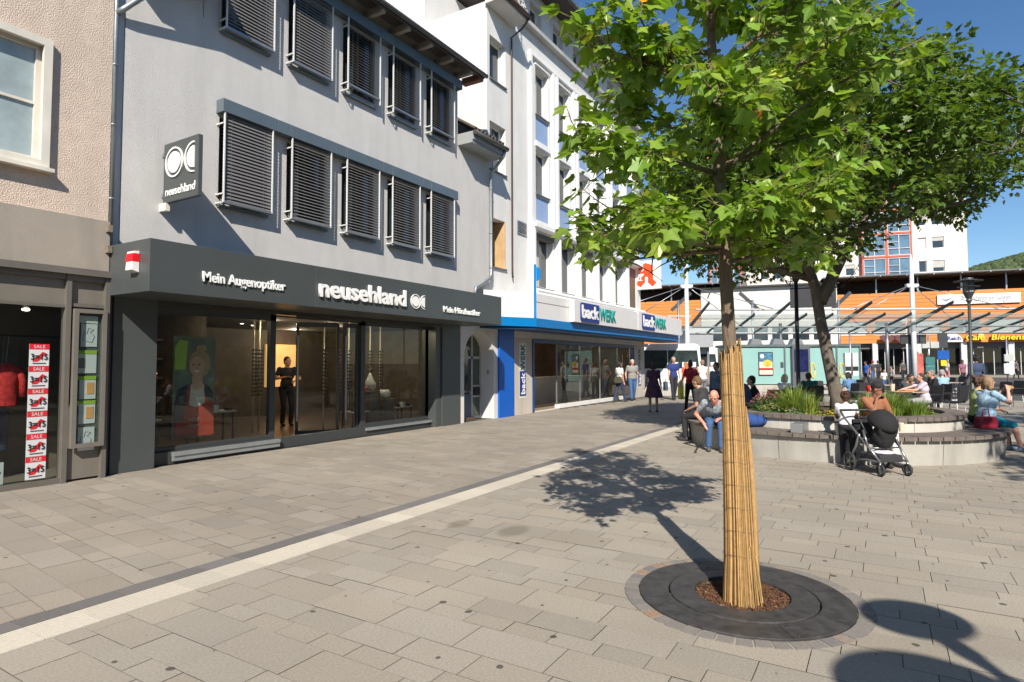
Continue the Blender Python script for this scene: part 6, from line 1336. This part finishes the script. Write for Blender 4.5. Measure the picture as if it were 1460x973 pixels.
# --- people sitting on the planter bench (seat height .445)
def seat_on(a, r_=2.62): return PC[0] + r_ * math.cos(R(a)), PC[1] + r_ * math.sin(R(a))
x, y = W(1005, 12.35); person('young man in dark grey t-shirt and black track trousers seated, back to the camera', x, y, A_F + .75, 1.72, pz=.56, lean=14, feet=[(.14, .40, 0), (-.16, .38, 0)], hands=[(.14, .32, .66), (-.10, .34, .64)], head=(0, -14), top=('tee', cloth('charcoal', (.035, .035, .038))), bot=('trousers', blackc), hair=('short', (.14, .08, .04)), vox=.012)
tx, ty = W(988, 12.1); t = thing('trouser_stripe', 'white stripe on the track trousers of the seated young man', 'stripe', (tx, ty, .3)); bpy.data.objects.remove(t)
# bald man, leaning forward, one arm hanging to his knee
x, y = W(1017, 11.45)
bm, J = person('bald man in patterned t-shirt and jeans bent forward on the bench beside the trunk', x, y, A_C - .30, 1.72, pz=.54, lean=46, feet=[(.12, .36, 0), (-.10, .44, 0)], hands=[(.20, .40, .50), (-.12, .42, .60)], elbow=[(.6, -.5, -.3), (-.6, -.5, -.3)], head=(-14, -32), top=('tee', mat('cloth_print_tee', (.22, .25, .28), .9, var=.8, nscale=18)), bot=('trousers', jeans), hair=('bald', (0, 0, 0)), sk=(.62, .27, .19), shoes=(.10, .10, .11), vox=.010, near=True, fat=1.12)
cx1, cy1 = W(1010, 11.2); cx2, cy2 = W(989, 10.9); t = thing('walking_stick', 'black walking stick leaning against the bench by the bald man', 'walking stick', (cx2, cy2, 0))
MB().tube([(cx2, cy2, .03), (cx1, cy1, .56)], .011, 8).build('shaft', black, t, world=True); MB().tube([(cx1, cy1, .56), (cx1 + .03, cy1 - .02, .60), (cx1 + .10, cy1 - .05, .60)], .014, 8).build('grip', black, t, world=True); MB().tube([(cx2 - .01, cy2, 0), (cx2 + .005, cy2, .05)], .02, 10).build('ferrule', rubber, t, world=True)
x, y = 15.18, 2.80; t = thing('grey_rucksack', 'blue grey rucksack standing behind the reed-wrapped trunk', 'rucksack', (x, y, .445)); b = MB(); b.ell((0, 0, .32), (.20, .16, .34)); b.box(-.17, .17, -.13, .13, 0, .3); rem(b, 'pack', cloth('slate', (.07, .10, .14)), t, .016, 4)
x, y = W(1068, 11.0); t = thing('blue_bag', 'dark blue folded umbrella bag lying on the bench right of the trunk', 'bag', (x, y, .45), FR + .12); b = MB(); b.ell((0, 0, .10), (.33, .14, .115)); b.ell((.22, 0, .11), (.14, .08, .07)); b.ell((-.1, 0, .16), (.2, .12, .09)); rem(b, 'bag_body', cloth('royal_blue', (.02, .06, .22)), t, .014, 3)
b = MB()
for q in (-.2, -.08, .04, .16): b.tube([(q, -.12, .06), (q + .03, -.13, .12), (q + .05, -.06, .22)], .006, 5)
b.build('seam', cloth('navy_seam', (.01, .02, .08)), t)
x, y = 15.47, 2.55; person('dark haired young man in a black shirt sitting beyond the planter flowers', x, y, A_L - .35, 1.70, pz=.52, lean=12, z0=.0, feet=[(.1, .4, 0), (-.1, .42, 0)], hands=[(.12, .38, .62), (-.12, .38, .64)], top=('tee', blackc), bot=('trousers', dkt), hair=('short', (.025, .015, .01)), sk=(.48, .26, .18), vox=.012)
# child in white at the bench and woman in the cap behind the pushchair
x, y = 10.90, .50; person('small child in a white t-shirt leaning on the planter bench, seen from behind', x, y, A_F - .35, 1.14, lean=16, feet=[(.07, -.02, 0), (-.08, -.04, 0)], hands=[(.16, .34, .74), (-.10, .34, .72)], top=('tee', whitec), bot=('trousers', blackc), hair=('curly', (.05, .02, .01)), sk=(.22, .10, .06), vox=.010, near=True, fat=1.15)
x, y = 11.30, .22; wm, J = person('woman in a black cap and white trousers seated on the bench behind the pushchair', x, y, A_C + .15, 1.66, pz=.56, lean=16, feet=[(.10, .42, 0), (-.12, .40, 0)], hands=[(.04, .24, 1.02), (-.12, .36, .70)], elbow=[(.6, .2, -.6), (-.6, -.4, -.4)], head=(28, -12), top=('tee', cloth('rust', (.30, .12, .06))), bot=('trousers', whitec), hair=('cap', (.015, .015, .02)), sk=(.26, .12, .07), vox=.012, near=True, female=True)
# woman eating at the right end of the bench and her neighbour
x, y = 13.77, -1.55; ew, J = person('fair haired woman in light blue blouse and turquoise shorts eating on the bench', x, y, A_R + .05, 1.68, pz=.56, lean=4, feet=[(.12, .52, 0), (-.10, .48, 0)], hands=[(.10, .34, 1.08), (-.06, .36, 1.06)], elbow=[(.5, .0, -1), (-.5, 0, -1)], head=(8, -4), top=('tee', mat('cloth_blue_pattern', (.28, .42, .55), .9, var=.45, nscale=26)), bot=('shorts', cloth('turquoise', (.01, .25, .36))), hair=('bob', (.28, .18, .10)), sk=(.60, .32, .24), shoes=(.16, .20, .28), vox=.012, near=True, fat=1.2, female=True)
mx_ = Matrix.Translation(ew.location) @ Matrix.Rotation(ew.rotation_euler.z, 4, 'Z'); hp_ = mx_ @ Vector((.02, .45, 1.13)); t = thing('bread_roll', 'filled bread roll held by the fair haired woman', 'food', tuple(hp_)); b = MB(); b.ell((0, 0, 0), (.045, .06, .04)); b.build('roll', mat('bread_crust', (.42, .22, .09), .8, var=.3, nscale=20), t)
x, y = 13.36, -1.50; bag('red_handbag', 'dark red handbag standing on the bench beside the fair haired woman', x, y, .448, .17, .08, .20, mat('red_leather', (.28, .015, .04), .5, var=.1), FR + .1)
x, y = 14.36, -1.46; person('curly haired person in a pale green top almost hidden behind the fair haired woman', x, y, A_R - .2, 1.66, pz=.56, lean=6, feet=[(.12, .46, 0), (-.10, .44, 0)], hands=[(.10, .38, .70), (-.06, .38, .70)], top=('tee', cloth('pale_green', (.35, .42, .18))), bot=('trousers', dkt), hair=('curly', (.10, .05, .03)), vox=.014, female=True)
# man in the suit
x, y = W(1391, 22.2); person('man in a dark blue suit standing with his back to the camera', x, y, A_F - .2, 1.84, feet=[(.08, -.05, 0), (-.12, .12, 0)], hands=[(.20, .30, 1.15), (-.26, .12, .98)], top=('long', cloth('suit', (.035, .055, .11))), bot=('trousers', cloth('suit_dark', (.015, .02, .045))), hair=('curly', (.015, .012, .012)), sk=(.2, .1, .07), fat=1.15, vox=.016)

# ================================================================ CAFE CHAIRS AND TABLES
wick = mat('black_wicker', (.022, .022, .025), .7, var=.3, nscale=40, bump=.6, bscale=90, stretch=(1, 1, 3))
def chair_proto():
    t = thing('cafe_chair', 'black wicker cafe chair', 'chair', (0, 0, 0), 0, 'black wicker chairs of the open air cafe')
    MB().box(-.23, .23, -.22, .22, .41, .45).build('seat', wick, t, bevel=.01)
    MB().prism([(-.24, .45), (-.26, .88), (-.22, .92), (.22, .92), (.26, .88), (.24, .45)], lambda u, v, d: (u, -.22 - d - (v - .45) * .15, v), 0, .035).build('backrest', wick, t)
    for sx in (-1, 1):
        for sy in (-1, 1): MB().tube([(sx * .21, sy * .19, .42), (sx * .23, sy * .22, 0)], .014, 8).build('leg', lgrey, t)
        MB().tube([(sx * .25, -.22, .66), (sx * .26, .18, .66), (sx * .23, .2, .43)], .016, 8).build('armrest', wick, t)
    return t
def table_proto():
    t = thing('cafe_table', 'small square grey cafe table', 'table', (0, 0, 0), 0, 'tables of the open air cafe')
    MB().box(-.36, .36, -.36, .36, .72, .75).build('tabletop', mat('table_wood', (.34, .28, .22), .5, var=.15), t, bevel=.006); MB().tube([(0, 0, 0), (0, 0, .72)], .035, 10).build('column', lgrey, t); MB().box(-.25, .25, -.04, .04, 0, .03).box(-.04, .04, -.25, .25, 0, .031).build('foot', lgrey, t); return t
chp, tbp = chair_proto(), table_proto(); firstc = [True, True]
def place(pr, k, px, d, face, label):
    x, y = W(px, d)
    o = pr if firstc[k] else copy_tree(pr)
    firstc[k] = False; o.location = (x, y, 0); o.rotation_euler = (0, 0, face - math.pi / 2); o['label'] = label; return o
CH = [(1100, 15.5, A_F, 'black wicker chair behind the pink flowers, beside the young man in black'), (1117, 16.6, A_F + .3, 'black wicker chair of the white haired person'), (1153, 18.0, A_F, 'black wicker chair under the man in green'),
      (1205, 19.5, A_L, 'black wicker chair right behind the maple trunk'), (1222, 20.5, A_F, 'black wicker chair beside the maple trunk under the person in denim blue'), (1168, 22, A_C, 'empty black wicker chair left of the maple trunk, farther back'),
      (1236, 23.5, A_R, 'empty black wicker chair behind the red box, left one of its table'), (1254, 24.4, A_C, 'empty black wicker chair behind the red box, far one of its table'), (1268, 23.0, A_L, 'empty black wicker chair behind the red box, right one of its table'),
      (1320, 17.6, A_L + .2, 'dark chair of the woman in the lilac shirt, nearest the planter'), (1334, 18.6, A_L, 'dark chair of the grey haired man in black'), (1350, 19.8, A_L - .6, 'dark chair of the man in the light blue shirt'), (1356, 17.8, A_F + .5, 'empty dark chair with visible legs right of the seated group'),
      (1290, 24.5, A_R, 'empty black chair behind the man looking at his phone'), (1310, 25.5, A_C, 'empty black chair behind the woman in the lilac shirt'), (1328, 27, A_C, 'empty black chair far behind the grey haired man'), (1345, 26.5, A_L, 'empty black chair left of the man in the suit, nearer one'), (1362, 28, A_L, 'empty black chair left of the man in the suit, farther one'),
      (1300, 19.5, A_C, 'black chair under the man looking at his phone'), (1420, 20.5, A_L, 'black chair right of the man in the suit, left one'), (1440, 21.5, A_L, 'black chair behind the fair haired woman, right one')]
for c in CH: place(chp, 0, *c)
TB = [(1132, 16.2, YAW, 'cafe table in front of the white haired person'), (1252, 22.8, YAW, 'empty cafe table amid the three empty chairs behind the red box'), (1290, 17.6, YAW, 'cafe table with the orange tray and paper cup in front of the lilac shirt'), (1183, 19.5, YAW, 'cafe table hidden behind the maple trunk'), (1350, 25.2, YAW, 'cafe table left of the man in the suit'), (1234, 17.3, YAW, 'cafe table with the red boxes behind the woman in the cap')]
for c in TB: place(tbp, 1, *c)
x, y = W(1284, 17.3); t = thing('tray', 'orange tray on the cafe table', 'tray', (x, y, .752), FR); box(-.3, .25, -.15, .15, 0, .02).build('tray_body', mat('tray_orange', (.6, .25, .08), .5), t)
x, y = W(1270.5, 17.2); t = thing('paper_cup', 'tall pale paper cup at the left end of the orange tray', 'cup', (x, y, .772)); MB().lathe([(0, 0), (.05, 0), (.062, .19), (.066, .20), (.06, .205), (0, .205)], n=18).build('cup_body', mat('cup_cream', (.66, .55, .42), .5), t)
for i, px_ in enumerate((1238, 1246)):
    x, y = W(px_, 17.1); t = thing('red_box', ('left' if i == 0 else 'right') + ' one of two red snack boxes behind the woman in the cap', 'box', (x, y, .752), FR); MB().prism([(-.07, 0), (-.09, .18), (.09, .18), (.07, 0)], lambda u, v, d: (u, d, v), -.05, .05).build('box_body', mat('snack_red', (.75, .03, .02), .5), t); MB().ell((0, -.056, .09), (.03, .004, .04)).build('white_mark', white, t)
x, y = W(1114, 17.0); person('white haired person in a white shirt sitting at the cafe with the back half turned', x, y, A_R + .5, 1.66, pz=.52, lean=10, feet=[(.1, .42, 0), (-.1, .42, 0)], hands=[(.15, .42, .8), (-.1, .44, .8)], top=('tee', whitec), bot=('trousers', dkt), hair=('bob', (.62, .54, .38)), female=True)
x, y = W(1156, 18.4); person('man in a green t-shirt with a red neck sitting with his back to the camera', x, y, A_F, 1.74, pz=.52, lean=18, feet=[(.1, .42, 0), (-.1, .42, 0)], hands=[(.15, .42, .8), (-.1, .44, .8)], top=('tee', cloth('bottle_green', (.02, .10, .07))), bot=('trousers', dkt), hair=('short', (.05, .04, .03)), sk=(.62, .22, .15), fat=1.25)
x, y = W(1213, 20.2); person('person with dark hair in a denim blue shirt sitting right of the maple trunk', x, y, A_F + .2, 1.68, pz=.52, lean=14, feet=[(.1, .42, 0), (-.1, .42, 0)], hands=[(.15, .42, .8), (-.1, .44, .8)], top=('tee', cloth('sky_denim', (.10, .20, .36))), bot=('trousers', dkt), hair=('bob', (.03, .02, .02)))
x, y = W(1284, 19.0); person('man in dark clothes looking down at his phone at the cafe table', x, y, A_C + .3, 1.74, pz=.50, lean=22, feet=[(.12, .42, 0), (-.12, .42, 0)], hands=[(.08, .36, .88), (-.08, .36, .88)], head=(0, -30), top=('long', cloth('dark_grey', (.06, .065, .07))), bot=('trousers', dkt), hair=('short', (.03, .02, .02)), sk=(.40, .22, .15), fat=1.1)
x, y = W(1316, 17.4); person('woman in a lilac shirt at a cafe table with her arm stretched out', x, y, A_L - .25, 1.70, pz=.50, lean=6, feet=[(.12, .42, 0), (-.12, .42, 0)], hands=[(.10, .56, .80), (-.12, .52, .80)], head=(0, 0), top=('tee', cloth('lilac', (.52, .46, .56))), bot=('trousers', cloth('light_grey_tr', (.3, .3, .32))), hair=('pony', (.05, .03, .03)), sk=(.58, .32, .24), fat=1.3, female=True)
x, y = W(1331, 18.9); person('grey haired man in a black t-shirt sitting behind the woman in the lilac shirt', x, y, A_L - .2, 1.78, pz=.54, lean=6, feet=[(.12, .42, 0), (-.12, .42, 0)], hands=[(.10, .40, .78), (-.12, .40, .78)], top=('tee', blackc), bot=('trousers', dkt), hair=('short', (.20, .19, .18)), sk=(.52, .28, .2), fat=1.2)
x, y = W(1345, 20.2); person('grey haired man in a light blue shirt sitting with his back to the camera', x, y, A_F + .2, 1.76, pz=.54, lean=8, feet=[(.12, .42, 0), (-.12, .42, 0)], hands=[(.10, .40, .78), (-.12, .40, .78)], top=('tee', cloth('light_blue', (.26, .42, .58))), bot=('trousers', dkt), hair=('short', (.33, .31, .30)), sk=(.52, .28, .2), fat=1.1)
# far passers-by
FP = [(1234, 38, A_L, (.02, .12, .55), 'far person in a bright blue jacket left of the orange building entrance', .97), (1243, 44, A_C, (.05, .05, .06), 'far person with a red cap in dark clothes beside the blue jacket', 1), (1251, 45, A_F, (.03, .035, .04), 'far person in black right of the red cap', 1), (1286, 48, A_F, (.07, .08, .08), 'far person in dark grey alone before the shop entrance', 1),
      (1349, 46, A_L, (.60, .58, .55), 'far person in white with pink trousers by the traffic light', 1), (1371, 38, A_C, (.25, .10, .16), 'far person in a pink and black top walking towards the camera', 1), (1383, 44, A_F, (.16, .14, .08), 'far person in an olive top before the cafe', 1), (1259, 33, A_C, (.6, .6, .6), 'far child in white sitting low behind the cafe chairs', .7), (1270, 36, A_L, (.35, .33, .30), 'far person in beige sitting behind the cafe chairs', .8), (1447, 55, A_R, (.2, .2, .22), 'far person in grey by the shop window at the right edge', 1)]
for i, (px_, d, f_, c, l, s_) in enumerate(FP):
    x, y = W(px_, d); person(l, x, y, f_, 1.72 * s_, top=('tee', cloth('far%d' % i, c)), bot=('trousers', [dkt, jeans, blackc][i % 3] if i != 4 else cloth('pink_tr', (.6, .25, .28))), hair=('short', (.05, .03, .02)) if i != 1 else ('cap', (.5, .03, .03)), vox=.028, group='passers-by far across the square')
# shop assistant in the optician's doorway
person('person in black standing inside the optician shop doorway', 10.15, 12.75, R(-110), 1.74, z0=.06, feet=[(.1, .0, 0), (-.1, .02, 0)], hands=[(.12, .28, 1.22), (-.12, .26, 1.12)], elbow=[(.8, -.2, -.6), (-.8, -.2, -.6)], head=(20, 0), top=('tee', blackc), bot=('trousers', dkt), hair=('short', (.03, .02, .015)), fat=1.1, vox=.014)
x, y = 20.3, 10.9
person('customer in dark clothes standing inside the bakery by the glass', 18.4, 11.4, R(40), 1.7, z0=.04, top=('tee', cloth('dusk', (.08, .08, .12))), bot=('trousers', dkt), vox=.018)
person('customer in a pale shirt standing inside the bakery farther right', 21.6, 10.7, R(80), 1.7, z0=.04, top=('tee', cloth('pale_shirt', (.4, .38, .36))), bot=('trousers', dkt), vox=.018)

# ================================================================ PUSHCHAIR
st_ = thing('pushchair', 'black pushchair with a folded hood and silver frame parked in front of the planter', 'pushchair', (10.34, .08, 0), R(218) - math.pi / 2)
fm = mat('pushchair_alu', (.22, .23, .24), .35, metal=.7, var=.05); bk_ = cloth('pushchair_black', (.014, .014, .016))
st_.scale = (.93, .93, .93)
def wheel(x, y, r_, w2):
    ax = Matrix.Rotation(R(90), 3, 'Y'); t_ = MB(); t_.lathe([(r_ - .035, -w2 * .6), (r_ - .01, -w2), (r_, 0), (r_ - .01, w2), (r_ - .035, w2 * .6), (r_ - .035, -w2 * .6)], (x, y, r_), 28, axis=ax, smooth=True); o = t_.build('wheel', rubber, st_)
    h2 = MB().lathe([(0, -w2 * .8), (.03, -w2 * .8), (.03, w2 * .8), (0, w2 * .8)], (x, y, r_), 14, axis=ax)
    for k in range(5): a = k * 1.2566; h2.tube([(x, y, r_), (x, y + (r_ - .03) * math.cos(a), r_ + (r_ - .03) * math.sin(a))], .010, 6)
    h2.build('rim', fm, o)
wheel(-.29, -.30, .145, .024); wheel(.29, -.30, .145, .024); wheel(-.22, .30, .095, .02); wheel(.22, .30, .095, .02)
b = MB()
for s in (-1, 1):
    b.tube([(s * .27, -.50, .90), (s * .27, -.40, .80), (s * .26, .10, .42), (s * .22, .30, .22)], .017, 10); b.tube([(s * .29, -.30, .145), (s * .27, -.16, .40), (s * .265, -.08, .60)], .020, 10); b.tube([(s * .28, -.30, .17), (s * .25, .05, .22), (s * .22, .28, .22)], .016, 8)
    b.tube([(s * .22, .30, .22), (s * .235, .30, .10)], .018, 8); b.tube([(s * .26, .10, .42), (s * .25, -.02, .66)], .018, 8)
b.tube([(-.29, -.30, .145), (.29, -.30, .145)], .013, 8); b.tube([(-.25, .10, .40), (.25, .10, .40)], .012, 8); b.build('frame', fm, st_)
MB().tube([(-.27, -.50, .90), (-.25, -.55, .93), (.25, -.55, .93), (.27, -.50, .90)], .019, 10).build('handlebar', black, st_)
c = MB(); c.ell((0, .10, .58), (.17, .15, .20)); c.ell((0, -.05, .50), (.17, .22, .08)); c.ell((0, .20, .70), (.17, .07, .20)); rem(c, 'seat', bk_, st_, .014, 3)
c = MB(); c.lathe([(.23 * math.sin(a), .23 * math.cos(a)) for a in [k * .26 for k in range(7)]], (0, .08, .76), 28, smooth=True, axis=Matrix.Rotation(R(-30), 3, 'X') @ Matrix.Diagonal((.82, 1.0, .92))); ho = c.build('hood', bk_, st_)
s2 = ho.modifiers.new('thick', 'SOLIDIFY'); s2.thickness = .012
c = MB()
for tlt in (-72, -30, 12, 50):
    q = Matrix.Rotation(R(tlt), 3, 'X'); c.tube([Vector((0, .08, .76)) + q @ Vector((.19 * math.cos(t * math.pi / 12), 0, .218 * math.sin(t * math.pi / 12))) for t in range(13)], .007, 5)
c.build('hood_rib', black, ho)
MB().tube([(-.19, -.02, .60), (-.19, -.20, .84), (.19, -.20, .84), (.19, -.02, .60)], .017, 8).build('bumper_bar', black, st_)
c = MB(); c.box(-.19, .19, -.20, .26, .20, .31); rem(c, 'basket', cloth('basket', (.03, .03, .033)), st_, .012, 2)
c = MB(); c.ell((0, .05, .33), (.16, .19, .035)); c.ell((.04, -.02, .35), (.1, .1, .03)); c.build('white_cloth', cloth('towel', (.62, .60, .64)), st_)
c = MB(); c.box(-.17, .17, -.40, -.34, .50, .80); rem(c, 'hanging_bag', bk_, st_, .012, 3)
MB().box(.22, .26, -.22, -.12, .66, .72).build('cup_holder', black, st_)
ux, uy = Matrix.Translation(st_.location) @ Matrix.Rotation(st_.rotation_euler.z, 4, 'Z') @ Vector((-.285, .09, 0)), 0
cu_ = thing('drink_cup', 'pale coffee cup fixed to the side of the pushchair', 'cup', (ux.x, ux.y, .60)); MB().lathe([(0, 0), (.03, 0), (.04, .11), (.042, .115), (.036, .125), (0, .125)], n=18).build('cup_body', mat('cup_cream', (.66, .55, .42)), cu_)
